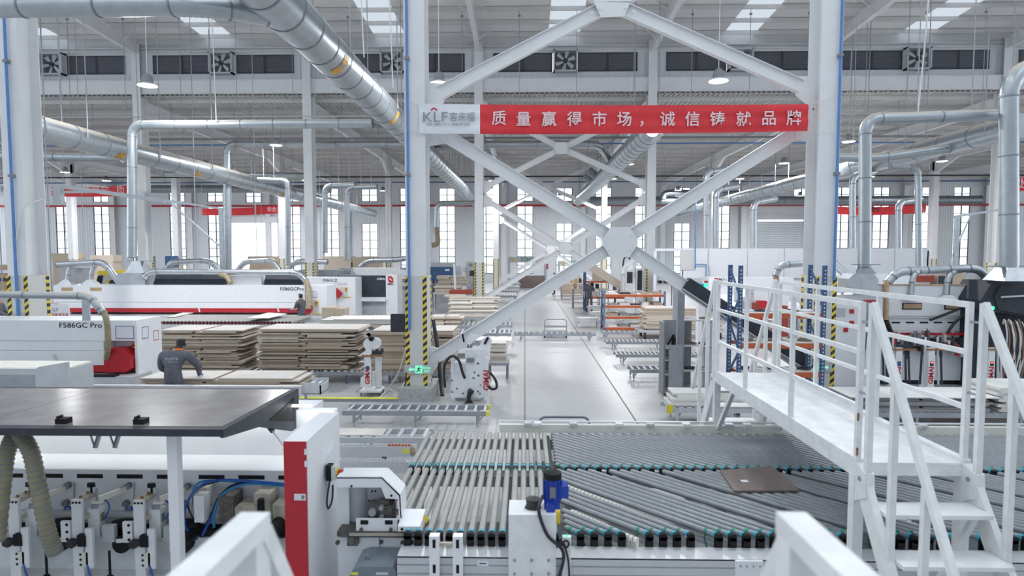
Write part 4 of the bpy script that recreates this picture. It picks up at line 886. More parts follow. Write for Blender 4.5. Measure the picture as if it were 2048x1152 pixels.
pb = ob('perforated_bar', MB().box(*hbox(769, 980, 792, 1040, 5.5, .03)), 'light_grey', O)
for py in range(1000, 1040, 7): a = at(787, py, 5.5); ob('hole', MB().cyl((a.x, 5.494, a.z), (a.x, 5.501, a.z), .01, 8), 'black', pb)
cb = ob('clamp_block', MB().box(*hbox(736, 1010, 785, 1036, 5.4, .12)).box(*hbox(756, 1003, 778, 1012, 5.4, .1)), 'dirty_iron', O)
for px, py, r in ((746, 1022, .035), (764, 1013, .022), (764, 1032, .022)): a = at(px, py, 5.4); ob('clamp_bolt', MB().cyl((a.x, 5.36, a.z), (a.x, 5.41, a.z), r, 12), 'steel_grey', cb, True)
ob('clamp_spindle', MB().cyl(at(780, 1020, 5.42), at(800, 1020, 5.42), .01, 8), 'dirty_iron', cb)
sp3 = ob('slotted_plate', MB().box(*hbox(712, 1038, 794, 1063, 5.32, .02)), 'white', O)
for a_, b_ in ((721, 736), (770, 785)): ob('slot', MB().box(*hbox(a_, 1041, b_, 1049, 5.314, .01)), 'black', sp3)
for px in (723, 782): a = at(px, 1058, 5.32); ob('bolt', MB().cyl((a.x, 5.3, a.z), (a.x, 5.32, a.z), .016, 8), 'dirty_iron', sp3)
cv = ob('end_cover', MB().prism([(5.22, at(820, 1063, 5.22).z), (5.22, at(820, 1053, 5.22).z), (5.52, at(820, 1053, 5.22).z + .03), (5.52, at(820, 1063, 5.22).z)], at(799, 1050, 5.3).x, at(843, 1050, 5.3).x, 'x'), 'white', O)
for px in (804, 838): a = at(px, 1058, 5.22); ob('bolt', MB().cyl((a.x, 5.21, a.z), (a.x, 5.222, a.z), .012, 8), 'black', cv)
ob('yellow_roller', MB().cyl(at(845, 1040, 5.4), at(848, 1043, 5.5), .05, 12), 'yellow', O, True)
ch = ob('chain_track', MB().box(*hbox(674, 1064, 838, 1074, 5.3, .25)), 'dirty_iron', O)
lk = MB().box(-.014, .014, -.006, .006, -.012, .012).mesh('chain_link', 'oily')
for i in range(20): a = at(702 + i * 6.6, 1069, 5.294); put('chain_link', lk, (a.x, 5.295, a.z), ch)
fp = ob('front_plate', MB().box(at(676, 1100, 5.34).x, at(836, 1100, 5.34).x, 5.34, 5.7, 0, at(760, 1075, 5.34).z), 'white', O)
ob('plate_joint', MB().box(*hbox(758, 1076, 760, 1100, 5.337, .005)), 'mid_grey', fp)
for px, py, r in ((763, 1083, .018), (805, 1084, .016), (821, 1084, .025), (830, 1104, .016), (832, 1076, .012), (676, 1084, .02)): a = at(px, py, 5.34); ob('bolt', MB().cyl((a.x, 5.32, a.z), (a.x, 5.341, a.z), r, 10), 'dirty_iron', fp)
ob('tensioner', MB().box(*hbox(694, 1075, 715, 1092, 5.28, .06)).cyl(at(702, 1082, 5.26), at(702, 1082, 5.34), .03, 10), 'dirty_iron', O)
a = at(738, 1150, 5.05); mo = ob('gear_motor', MB().prism(pp((690, 1180), (695, 1160), (706, 1138), (722, 1133), (785, 1134), (792, 1144), (796, 1200), (688, 1200), Y=4.98), 4.98, 5.32), 'motor_grey', O)
ob('motor_face', MB().tube([(a.x, 4.98, a.z - .2), (a.x, 4.94, a.z - .2), (a.x, 4.92, a.z - .2)], [.19, .17, .06], 24), 'motor_grey', mo, True)
ob('lifting_eye', MB().tube([(at(735, 1100, 5.1).x + .02 * math.cos(k * .7), 5.1, at(735, 1118, 5.1).z + .03 * math.sin(k * .7)) for k in range(10)], .008, 6), 'motor_grey', mo)
ob('yellow_sticker', MB().box(*hbox(702, 1145, 716, 1150, 4.975, .004)), 'tape_yellow', mo)
ob('rating_plate', MB().box(*hbox(752, 1145, 776, 1150, 4.975, .004)), 'alu', mo)
a = at(823, 1145, 5.3); ob('blue_plug', MB().cyl((a.x, 5.28, a.z - .05), (a.x, 5.28, a.z + .03), .02, 8), 'cable_cyan', O)
# ================================================================ low roller conveyors
def low_conveyor(label, x0, x1, yf, dep, z, nroll, legs, m='steel_grey', endcap=True, name='low_roller_conveyor', rm='alu', legm=None, group=None, r=.025, dark=None):
    t = thing(name, label, 'conveyor', ((x0 + x1) / 2, yf + dep / 2, 0), group)
    ob('side_rail', MB().box(x0, x1, yf, yf + .04, z - .09, z), m, t); ob('side_rail', MB().box(x0, x1, yf + dep - .04, yf + dep, z - .09, z), m, t)
    rme = MB().cyl((0, .04, 0), (0, dep - .04, 0), r, 10).mesh('roller', rm, True)
    for i in range(nroll): put('roller', rme, (x0 + (x1 - x0) * (i + .5) / nroll, yf, z - .02), t)
    for i in range(legs):
        x = x0 + (x1 - x0) * (.08 + .84 * i / max(1, legs - 1))
        for y in (yf + .02, yf + dep - .02): ob('leg', MB().box(x - .025, x + .025, y - .02, y + .02, .07, z - .09).cyl((x, y, 0), (x, y, .08), .012, 6).cyl((x, y, 0), (x, y, .012), .03, 8), legm or m, t)
        ob('leg_brace', MB().bar((x + .02, yf + .05, z - .2), (x + .14, yf + .2, z - .08), .02, .03), m, t)
    if endcap:
        for y in (yf, yf + dep - .04): ob('end_tape', MB().box(x1 - .06, x1 + .004, y - .003, y + .043, z - .085, z + .003), 'tape_yellow', t)
    return t
def fl(px, py): return gz(px, py, 0)
Y = 11.45; x0, x1 = at(684, 828, Y).x, at(978, 828, Y).x
low_conveyor('low grey roller conveyor standing alone below the striped column', x0, x1, Y, .52, .30, 15, 3)
Y = 9.7; x0, x1 = at(600, 880, Y).x, at(858, 880, Y).x
low_conveyor('low pale roller conveyor half hidden by the sorting rollers', x0, x1, Y, .55, .32, 10, 3, 'light_grey', False, r=.035)
b5 = ob('white_board', MB().box(at(600, 890, 9.9).x, at(768, 890, 9.9).x, 9.76, 10.1, .331, .35), 'board_top', None, label='pale grey board lying on the low pale conveyor', cat='board')
for i, (py0, py1, Y, px1, lab) in enumerate(((893, 913, 8.95, 828, 'aluminium wheel rail with orange wheels and frayed end'), (923, 946, 8.35, 818, 'plain aluminium wheel rail nearer the machine'))):
    x0, x1, z0, z1 = rect(640, py0, px1, py1, Y); t = thing('wheel_rail', lab, 'rail', ((x0 + x1) / 2, Y, 0)); ob('rail_body', MB().box(x0, x1, Y, Y + .06, z0, z1), 'alu', t)
    wm = MB().cyl((0, .02, 0), (0, .05, 0), .02, 8).mesh('wheel', 'alu', True); wo = MB().cyl((0, .02, 0), (0, .05, 0), .02, 8).mesh('wheel', 'orange', True)
    n_ = int((x1 - x0) / .05)
    for k in range(n_): put('wheel', wo if (i == 0 and n_ * .68 < k < n_ * .95) else wm, (x0 + .03 + k * .05, Y, z1 + .008), t)
    for x in (x0 + .1, x1 - .45): ob('leg', MB().box(x - .03, x + .03, Y, Y + .06, 0, z0), 'rack_blue' if x > x0 + .2 else 'light_grey', t)
    if i == 0:
        a = at(823, 900, Y); ob('frayed_brush', MB().tube([(a.x, Y + .03, a.z - .1), (a.x + .02, Y + .02, a.z - .03), (a.x, Y + .03, a.z + .05)], [.03, .05, .03], 8), 'hose_tan', t); ob('yellow_sticker', MB().box(a.x - .13, a.x - .04, Y - .003, Y, z0 + .05, z1 - .03), 'tape_yellow', t)
a, b_ = fl(590, 803), fl(796, 803)
t = thing('cable_ramp', 'yellow-topped floor cable cover in front of the board stacks', 'cable cover', (a + b_) / 2)
ob('ramp_body', MB().prism([(a.y, 0), (a.y + .02, .05), (a.y + .22, .05), (a.y + .24, 0)], a.x - 1.2, b_.x, 'x'), 'mid_grey', t); ob('yellow_lid', MB().box(a.x - 1.2, b_.x, a.y + .05, a.y + .19, .05, .06), 'tape_yellow', t)
# ================================================================ left middle: machines, board stacks, lift, stands
def board_mesh(L, D, T, side, top):
    mb = MB().box(-L / 2, L / 2, -D / 2, D / 2, 0, T); me = mb.mesh('board', side); me.materials.append(MATS[top])
    for p in me.polygons:
        if p.normal.z > .9: p.material_index = 1
    return me
ORD = ['top', 'second', 'third', 'fourth', 'fifth', 'sixth', 'seventh', 'eighth', 'ninth', 'tenth', 'eleventh', 'twelfth', 'thirteenth', 'fourteenth', 'fifteenth', 'sixteenth', 'seventeenth', 'eighteenth', 'nineteenth', 'twentieth'] + ['twenty-' + o for o in ('first', 'second', 'third', 'fourth', 'fifth', 'sixth', 'seventh', 'eighth', 'ninth')] + ['thirtieth']
def stack(desc, x0, x1, yf, dep, z0, ztop, th, mats=('board_edge', 'board_dark', 'board_pale'), top='board_top', jx=.1, jy=.05, group=None, name='board', rnd=None, split=.25):
    """every board is a thing; desc = (what, where): 'tan board', 'the tall stack ...'"""
    R_ = random.Random(rnd if rnd is not None else int(abs(x0) * 1000)); L = x1 - x0; n_ = max(1, round((ztop - z0) / (th + .0015)))
    va = [(board_mesh(L * f, dep * g, th, m_, top), L * f) for m_ in mats for f, g in ((1.0, 1.0), (.93, .97))]
    vs = [(board_mesh(L * f, dep, th, m_, top), L * f) for m_ in mats for f in (.40, .47)]
    for i in range(n_):
        z = z0 + i * (th + .0015); k = n_ - 1 - i; lab = '%s, %s from the top of %s' % (desc[0], ORD[min(k, 29)], desc[1]) if k else '%s on top of %s' % desc
        if R_.random() < split:
            a = R_.choice(vs); b_ = R_.choice(vs); xa = x0 + R_.uniform(-.4, .3) * jx * .3
            put(name, a[0], (xa + a[1] / 2, yf + dep / 2 + R_.uniform(-1, 1) * jy, z), label='left ' + lab, cat='board', group=group)
            put(name, b_[0], (xa + a[1] + .05 + b_[1] / 2 + R_.uniform(0, 1) * jx * .5, yf + dep / 2 + R_.uniform(-1, 1) * jy, z), label='right ' + lab, cat='board', group=group)
        else:
            a = R_.choice(va); put(name, a[0], ((x0 + x1) / 2 + R_.uniform(-1, 1) * jx, yf + dep / 2 + R_.uniform(-1, 1) * jy, z), label=lab, cat='board', group=group)
    return z0 + n_ * (th + .0015)
# long roller line under the big stacks
YS = 15.26
low_conveyor('grey roller line with blue legs under the big board stacks', at(300, 750, YS).x, at(915, 750, YS).x, YS, 1.25, .30, 46, 7, 'steel_grey', False, 'roller_line', legm='rack_blue')
xx = lambda px, Y, py=700: at(px, py, Y).x
stack(('tan board', 'tall stack behind stooping man'), xx(318, YS), xx(488, YS), YS + .02, 1.15, .31, 1.34, .034, jx=.13, jy=.08, split=.35, group='boards in the left tall stack')
stack(('tan board', 'wide stack left of white stand'), xx(516, YS), xx(716, YS), YS + .02, 1.15, .31, 1.36, .034, jx=.10, jy=.08, split=.35, group='boards in the middle tall stack')
stack(('brownish board', 'stack behind striped column'), xx(742, YS), xx(905, YS), YS + .02, 1.15, .31, 1.33, .05, mats=('board_edge', 'board_dark'), jx=.03, group='boards in the right tall stack')
# pile under the stooping man's hands
Y = 11.55; zp = at(430, 757, Y).z
low_conveyor('roller table carrying the low pile at the stooping man', xx(270, Y), xx(606, Y), Y, .85, zp - .18, 16, 4, 'light_grey', False, 'roller_table')
stack(('brown-grey board', 'low pile under stooping man'), xx(278, Y), xx(592, Y), Y + .02, .8, zp - .174, zp, .034, mats=('board_edge', 'board_dark'), jx=.1, group='boards in the low pile', rnd=5)
Y = 10.55; x1 = xx(600, Y); x2 = xx(636, Y); z1 = at(430, 772, Y).z
t = thing('feed_beam', 'long grey aluminium feed beam in front of the stooping man', 'conveyor', (-6, Y, 0))
ob('beam', MB().box(-11, x1, Y, Y + .1, z1 - .16, z1), 'alu', t)
ob('end_trough', MB().box(x1, x2, Y + .1, Y + .12, z1 - .16, z1 + .04).box(x1, x2, Y + .55, Y + .57, z1 - .16, z1 + .04).box(x2 - .02, x2, Y + .1, Y + .57, z1 - .16, z1 + .0).box(x1, x2, Y + .1, Y + .57, z1 - .17, z1 - .15), 'alu', t)
for x in (x1 + .08, x1 + .2): ob('roller', MB().cyl((x, Y + .12, z1 - .03), (x, Y + .55, z1 - .03), .03, 10), 'alu', t, True)
for x in (x1 - .1, -7.5, -10): ob('leg', MB().box(x - .04, x + .04, Y + .02, Y + .09, 0, z1 - .16), 'light_grey', t)
# grey cabinet at the left edge
Y = 9.6; zt = at(60, 735, Y).z; xr = xx(74, Y); xr2 = xx(139, Y)
t = thing('grey_cabinet', 'light grey cabinet with dusty top at the lower left edge', 'cabinet', (xr - 1, Y + .5, 0))
ob('cabinet_body', MB().box(-13, xr2 - .02, Y, Y + .55, 0, zt - .02), 'light_grey', t)
ob('dusty_top', MB().prism([(Y, zt - .02), (Y + .02, zt), (Y + .5, zt + .02), (Y + .55, zt - .02)], -13, xr2 - .02, 'x'), 'cream', t)
ob('front_recess', MB().box(-13, xr - .02, Y - .012, Y, zt - .5, zt - .12), 'steel_grey', t)
ob('side_cheek', MB().prism([(xr, zt - .02), (xr + .06, zt + .02), (xr2, zt + .10), (xr2, 0), (xr, 0)], Y - .06, Y - .01), 'light_grey', t)
# machine 1 with printed model name
def label_sheet(parent, b_, mframe, Y, mp='paper', edge=.012):
    x0, x1, z0, z1 = b_; s = ob('notice_sheet', MB().box(x0, x1, Y - .004, Y, z0, z1), mp, parent)
    fr = MB()
    for q in ((x0, x1, z0, z0 + edge), (x0, x1, z1 - edge, z1), (x0, x0 + edge, z0, z1), (x1 - edge, x1, z0, z1)): fr.box(q[0], q[1], Y - .007, Y - .004, q[2], q[3])
    ob('sheet_border', fr, mframe, s); return s
Y = 12.6; xa_, xb_ = xx(213, Y), xx(273, Y); zt = at(150, 641, Y).z; YBk = 13.5
M1 = thing('edge_bander', 'white edge bander printed with black model name at the left', 'machine', (-10.5, 13, 0))
ob('upper_cover', MB().box(-16, xa_, Y, YBk, at(100, 682, Y).z + .005, zt), 'white', M1)
ob('middle_cover', MB().box(-16, xa_, Y + .01, YBk, at(100, 701, Y).z + .006, at(100, 682, Y).z), 'white', M1)
ob('lower_cover', MB().box(-16, xa_, Y, YBk, at(100, 730, Y).z, at(100, 701, Y).z), 'white', M1)
ob('red_skirt', MB().box(-16, xx(212, Y), Y - .02, YBk, at(100, 743, Y).z, at(100, 731, Y).z), 'red', M1)
zm_ = at(250, 682, Y).z
ob('end_cabinet', MB().box(xa_ + .005, xb_ - .06, Y + .04, YBk, zm_, zt).box(xa_, xb_ - .06, Y + .3, YBk, 0, zm_).box(xb_ - .06, xb_, Y + .04, YBk, 0, zt), 'white', M1)
zr0, zr1 = at(240, 743, Y).z, at(240, 696, Y).z; xr0, xr1 = xx(216, Y - .1), xx(259, Y - .1)
ob('red_guard', MB().prism([(xr0, zr0), (xr0, zr1), (xr1 - .2, zr1), (xr1, zr1 - .2), (xr1, zr0 + .08), (xr1 - .1, zr0)], Y - .1, Y + .28), 'red', M1)
ob('hose_socket', MB().box(xx(210, Y - .05), xx(219, Y - .05), Y - .1, Y + .04, zr0, at(214, 716, Y).z), 'red', M1)
lettering('F586GC Pro', .155, at(161, 651, Y - .004), 'ink', M1, bold=.008, fit=xx(204, Y) - xx(119, Y), name='model_lettering')
s = label_sheet(M1, rect(229, 652, 266, 678, Y), 'paper_ink', Y + .036)
for (b_, ya, yb, mf) in (((652, 676), 12.8, 13.02, 'paper_ink'), ((664, 684), 13.2, 13.38, 'label_red')):
    za, zb = at(285, b_[1], 13).z, at(285, b_[0], 13).z
    s = ob('notice_sheet', MB().box(xb_, xb_ + .004, ya, yb, za, zb), 'paper', M1)
    ob('sheet_border', MB().box(xb_ + .004, xb_ + .006, ya, yb, za, za + .015).box(xb_ + .004, xb_ + .006, ya, yb, zb - .015, zb).box(xb_ + .004, xb_ + .006, ya, ya + .012, za, zb).box(xb_ + .004, xb_ + .006, yb - .012, yb, za, zb), mf, s)
a = at(272, 690, Y + .28); es = ob('stop_switch', MB().box(a.x - .05, a.x + .05, Y + .22, Y + .3, a.z - .05, a.z + .05), 'yellow', M1); ob('red_button', MB().cyl((a.x - .01, Y + .19, a.z), (a.x - .01, Y + .22, a.z), .025, 10), 'red', es)
for i in range(4): a = at(254 + i * 7, 739, Y + .2); ob('yellow_knob', MB().cyl((a.x, Y + .16, a.z), (a.x, Y + .22, a.z), .028, 10), 'yellow', M1)
ob('outfeed_bed', MB().box(-16, xx(285, Y), Y - .35, Y + .3, at(200, 758, Y).z - .12, at(200, 747, Y).z), 'alu', M1); ob('chain_strip', MB().box(-16, xx(250, Y), Y - .36, Y - .2, at(200, 747, Y).z, at(200, 747, Y).z + .03), 'black', M1)
ob('base_frame', MB().box(-16, xb_, Y + .1, YBk, 0, at(200, 758, Y).z - .12), 'light_grey', M1)
ob('door_handle', MB().bar(at(108, 709, Y - .02), at(114, 722, Y - .02), .03, .04), 'alu', M1)
ob('view_panel', MB().box(xx(208, Y), xx(211, Y), Y - .003, Y, at(209, 703, Y).z, at(209, 682, Y).z), 'mid_grey', M1)
Yp = 12.3
D1_ = pipe('galvanised duct resting above the printed edge bander', [at(-60, 588, Yp), at(178, 592, Yp), at(196, 612, Yp - .05), at(205, 625, Yp - .05)], .075, step=1.3)
ob('support_plate', MB().box(xx(146, Yp), xx(162, Yp), Yp + .3, Yp + .32, zt, at(150, 595, Yp).z), 'galv', D1_); ob('reducer', MB().tube([at(197, 611, Yp - .05), at(208, 625, Yp - .05)], [.08, .05], 12), 'galv', D1_, True)
hp = [at(207, 622, Yp - .05), at(214, 645, Yp - .08), at(216, 680, Yp - .02), at(214, 718, Y - .06)]
h = ribbed('extraction_hose', hp, .06, 'hose_tan', None); tag(h, 'tan ribbed extraction hose dropping into the red guard', 'hose'); stripes(hp, .062, 'hose_olive', h, 2)
# red box and sign beyond it
a = at(100, 650, 15.5); t = thing('sign_board', 'white and red notice board beside the left column guard', 'sign', (a.x, 15.5, 0))
x0, x1, z0, z1 = rect(99, 608, 138, 640, 15.5); ob('board', MB().box(x0, x1, 15.5, 15.53, z0 - .3, z1), 'white', t); ob('red_field', MB().box(x0 + .02, x1 - .03, 15.496, 15.5, z0 - .3, at(110, 626, 15.5).z), 'label_red', t)
lettering('KLF', .12, at(109, 620, 15.49), 'logo_grey', t, bold=0); lettering('品质管理提示', .1, at(120, 629, 15.49), 'white', t, bold=.01); ob('leg', MB().box(x0 + .1, x0 + .14, 15.5, 15.54, 0, z0 - .3).box(x1 - .14, x1 - .1, 15.5, 15.54, 0, z0 - .3), 'light_grey', t)
x0, x1, z0, z1 = rect(79, 609, 98, 640, 15.6); ob('red_box', MB().box(x0, x1, 15.6, 15.95, 0, z1).box(x0 + .05, x0 + .2, 15.62, 15.7, z1, z1 + .03), 'red', None, label='red cabinet left of the notice board', cat='cabinet')
# machine 2: the long one
def bander(label, x0p, x1p, Y, ytop, dep, red=(617, 625), seam=605, text=None, tpx=None, endx=None, red2=True, bedy=632, nm='edge_bander'):
    M_ = thing(nm, label, 'machine', ((xx(x0p, Y) + xx(x1p, Y)) / 2, Y + dep / 2, 0)); x0, x1 = xx(x0p, Y), xx(x1p, Y); xe = xx(endx, Y) if endx else x1; zt = at(500, ytop, Y).z; zs = at(500, seam, Y).z
    zr = at(500, red[0], Y).z; zr2 = at(500, red[1], Y).z
    ob('upper_cover', MB().box(x0, xe, Y, Y + dep, zs + .01, zt), 'white', M_); ob('lower_cover', MB().box(x0, xe, Y + .01, Y + dep, zr + .005, zs), 'white', M_)
    ob('red_skirt', MB().box(x0, xe, Y - .02, Y + dep, zr2, zr), 'red', M_); ob('bed', MB().box(x0, xe, Y - .6, Y + dep, zr2 - .3, zr2 - .08), 'alu', M_)
    ob('chain_strip', MB().box(x0, xe, Y - .05, Y + .1, zr2 - .08, zr2 - .03), 'black', M_); ob('base_frame', MB().box(x0, xe, Y - .2, Y + dep, 0, zr2 - .3), 'light_grey', M_)
    if endx:
        ob('end_cabinet', MB().box(xe + .01, x1, Y + .02, Y + dep, 0, zt), 'white', M_)
        ob('recess', MB().box(xe + .05, xe + (x1 - xe) * .62, Y + .012, Y + .02, zr2 - .1, zs + .1), 'guard_grey', M_)
        g0, g1 = xe - .1, xe + (x1 - xe) * .35; ob('red_guard', MB().prism([(g0, zr2 - .05), (g0, zs + .05), (g1 - .25, zs + .05), (g1, zs - .15), (g1, zr2 + .1), (g1 - .12, zr2 - .05)], Y - .2, Y + .01), 'red', M_)
        label_sheet(M_, (xe + .1, xe + (x1 - xe) * .55, zs + .2, zt - .25), 'paper_ink', Y + .018)
        for k in range(4): ob('yellow_knob', MB().cyl((xe + .42 + k * .09, Y - .02, zr2 - .05), (xe + .42 + k * .09, Y + .02, zr2 - .05), .03, 8), 'yellow', M_)
        es = ob('stop_switch', MB().box(xe + (x1 - xe) * .5, xe + (x1 - xe) * .6, Y - .03, Y + .012, zs - .1, zs + .08), 'yellow', M_); ob('red_button', MB().cyl((xe + (x1 - xe) * .55, Y - .06, zs), (xe + (x1 - xe) * .55, Y - .03, zs), .04, 8), 'red', es)
    if text: lettering(text, .19, at(tpx[0], tpx[2], Y - .01), 'ink', M_, bold=.004, fit=xx(tpx[1], Y) - xx(tpx[3], Y), name='model_lettering')
    return M_, zt
M2, zt2 = bander('long white edge bander with full-length red skirt behind the stacks', 112, 655, 25.2, 571, 1.3, text='F586GCPro', tpx=(584, 607, 578, 560), endx=612)
Y = 25.2
for a_, b_ in ((128, 151), (185, 208)): ob('view_window', MB().box(xx(a_, Y), xx(b_, Y), Y - .006, Y, at(140, 582, Y).z, at(140, 575, Y).z), 'cardboard', M2)
for px in (397, 555): ob('cover_latch', MB().bar(at(px - 2, 608, Y - .02), at(px + 3, 624, Y - .02), .05, .05), 'white', M2)
for a_, b_ in ((296, 440), (520, 597)): ob('raised_hood', MB().prism([(Y + .5, zt2), (Y + .75, zt2 + .42), (Y + .8, zt2 + .42), (Y + .8, zt2)], xx(a_, Y), xx(b_, Y), 'x'), 'charcoal', M2)
ob('white_hood', MB().box(xx(447, Y), xx(516, Y), Y + .5, Y + .7, zt2, zt2 + .40), 'white', M2)
hp = thing('dust_hopper', 'grey sheet-metal dust hopper on top of the long edge bander', 'hopper', at(258, 565, Y + .3)); Yh = Y + .3
x0, x1, z0, z1 = rect(232, 546, 290, 572, Yh); z0 = zt2; ob('hopper_box', MB().prism([(x0, z0), (x0, z1 - .1), (x0 + .18, z1), (x1 - .18, z1), (x1, z1 - .1), (x1, z0)], Yh, Yh + .9), 'galv', hp)
xc = at(265, 540, Yh).x; ob('hopper_cone', MB().frustum(xc - .4, xc + .42, Yh + .1, Yh + .85, z1, xc - .17, xc + .17, Yh + .25, Yh + .6, at(265, 522, Yh).z), 'galv', hp); ob('damper', MB().box(xc - .45, xc + .6, Yh + .3, Yh + .5, at(265, 523, Yh).z, at(265, 521, Yh).z), 'steel_grey', hp)
pipe('branch duct arching left from the dust hopper', [at(238, 565, Yh + .2), at(208, 524, Yh + .2), at(115, 529, Yh + .2)], .13, 'galv', step=3)
for px in (135, 182): pipe('short branch duct dropping under the arching duct %s' % ('near the left column' if px < 150 else 'near the yellow machine'), [at(px + 12, 526, Yh + .2), at(px + 2, 540, Yh + .2), at(px, 566, Yh + .2)], .08, 'galv', step=3)
for px in (135, 182):
    a = at(px, 566, Yh + .1); ob('suction_hood', MB().frustum(a.x - .33, a.x + .33, Yh - .1, Yh + .3, zt2, a.x - .1, a.x + .1, Yh, Yh + .2, zt2 + .22), 'galv', None, label='small sheet suction hood on the long machine, %s' % ('left one' if px < 150 else 'right one beside the yellow machine'), cat='suction hood')
pipe('silver duct lying along the top of the long edge bander', [at(288, 556, Yh), at(300, 543, Yh), at(596, 545, Yh), at(612, 562, Yh)], .12, 'galv', step=4)
h = ribbed('extraction_hose', [at(611, 560, Yh), at(617, 575, Yh - .3), at(618, 600, Yh - .5), at(616, 618, Yh - .6)], .11, 'hose_tan', None); tag(h, 'tan hose dropping in front of the long bander end cabinet', 'hose')
h = ribbed('extraction_hose', [at(440, 548, Yh), at(452, 552, Yh - .1), at(462, 566, Yh - .2)], .11, 'hose_tan', None); tag(h, 'tan hose elbow on top of the long edge bander', 'hose')
# yellow and white robot-like feeder
t = thing('feeder_machine', 'yellow and grey feeder machine left of the dust hopper', 'machine', at(212, 570, 26.6)); Y6 = 26.95
ob('body', MB().prism(pp((188, 572), (200, 545), (228, 545), (228, 572), Y=Y6), Y6, Y6 + 1), 'light_grey', t); ob('dark_panel', MB().prism(pp((191, 567), (196, 551), (206, 551), (203, 568), Y=Y6 - .02), Y6 - .02, Y6), 'black', t)
ob('yellow_cover', MB().prism(pp((193, 548), (196, 542), (226, 541), (230, 555), (214, 551), Y=Y6 - .03), Y6 - .03, Y6 + 1), 'yellow', t); ob('yellow_block', MB().box(*hbox(213, 561, 228, 572, Y6 - .1, .3)), 'yellow', t); ob('drum', MB().cyl(at(226, 566, Y6 - .2), at(226, 566, Y6), .15, 14), 'charcoal', t); ob('foot', MB().box(*hbox(190, 572, 228, 740, Y6 + .9, .3)), 'light_grey', t)
# roller table in front of machine 2
Y = 20.6; zb = at(450, 645, Y).z
t = thing('roller_table', 'roller table with dark red roller ends before the long bander', 'conveyor', (xx(450, Y), Y + .6, 0)); x0, x1 = xx(300, Y), xx(580, Y)
ob('frame', MB().box(x0, x1 + .4, Y, Y + .05, zb - .2, zb - .07).box(x0, x1 + .5, Y + 1.9, Y + 1.95, zb - .2, zb - .05), 'alu', t)
rm_ = MB().cyl((0, 0, 0), (0, 1.9, 0), .045, 8).mesh('roller', 'roller', True); re_ = MB().cyl((0, -.03, 0), (0, .0, 0), .05, 8).mesh('roller_end', 'black'); re2 = MB().cyl((0, -.04, 0), (0, -.03, 0), .025, 6).mesh('roller_end_cap', 'red')
for i in range(40):
    x = x0 + (x1 - x0) * i / 39; o = put('roller', rm_, (x, Y + .05, zb), t); put('roller_end', re_, (x, Y + .04, zb - .02), o); put('roller_end_cap', re2, (x, Y + .04, zb - .02), o)
for x in (x0 + .3, x1 - .3): ob('leg', MB().box(x - .06, x + .06, Y, Y + .1, 0, zb - .2).box(x - .06, x + .06, Y + 1.85, Y + 1.95, 0, zb - .2), 'light_grey', t)
def flat_board(label, pts, z, m='board_top', th=.02, cat='board', name='board'):
    V = [gz(x, y, z) for x, y in pts]; mb = MB(); n_ = len(V)
    mb.add([v + Vector((0, 0, dz)) for dz in (-th, 0) for v in V], [tuple(range(n_ - 1, -1, -1)), tuple(range(n_, 2 * n_))] + [(i, (i + 1) % n_, (i + 1) % n_ + n_, i + n_) for i in range(n_)])
    return ob(name, mb, m, None, False, label, cat)
flat_board('pale board held by the standing man at the long bander', ((493, 636), (537, 636), (574, 627), (536, 625)), zb + .16, 'board_top')
flat_board('pale board on the bed left of the cover latch', ((330, 634), (352, 633), (387, 625), (366, 625)), 1.0, 'board_top')
0 and flat_board('white board lying on the rollers behind the printed bander', ((328, 645), (380, 645), (398, 641), (340, 641)), zb + .07, 'board_white')
# scissor lift
Y = 18.6; zl = at(720, 640, Y).z
t = thing('scissor_lift', 'grey scissor lift table with white top left of the striped column', 'lift table', (xx(725, Y), Y + .5, 0)); x0, x1 = xx(642, Y), xx(800, Y)
ob('platform', MB().box(x0, x1 + .1, Y, Y + 1.1, zl - .12, zl), 'guard_grey', t); ob('top_sheet', MB().box(x0 + .4, x1, Y - .02, Y + 1.05, zl, zl + .03), 'board_white', t)
for y in (Y + .1, Y + .95):
    for a_, b_ in (((705, 647), (768, 672)), ((768, 647), (705, 672))): ob('scissor_arm', MB().bar((xx(a_[0], Y), y, zl - .14), (xx(b_[0], Y), y, .45), .05, .11), 'light_grey', t)
ob('base_frame', MB().box(xx(695, Y), xx(780, Y), Y, Y + 1.1, .3, .42).box(xx(700, Y), xx(704, Y), Y, Y + .1, 0, .3).box(xx(770, Y), xx(774, Y), Y, Y + .1, 0, .3), 'rack_blue', t)
ob('pedestal', MB().box(x0, xx(657, Y), Y + .1, Y + .8, 0, zl - .12), 'white', t)
# dark screen at the column
t = thing('black_screen', 'dark rounded monitor seen from behind left of the striped column', 'monitor', at(795, 665, 14.6)); Y = 14.6
x0, x1, z0, z1 = rect(781, 628, 818, 664, Y); ob('screen_back', MB().prism([(x0 + .02, z0), (x1, z0), (x1, z1), (x0 + .02, z1), (x0, z1 - .02), (x0, z0 + .02)], Y, Y + .05), 'charcoal', t); ob('arm', MB().bar((x1, Y + .03, (z0 + z1) / 2), (CX[7] - .0, R1 + .5, (z0 + z1) / 2), .04, .04), 'mid_grey', t)
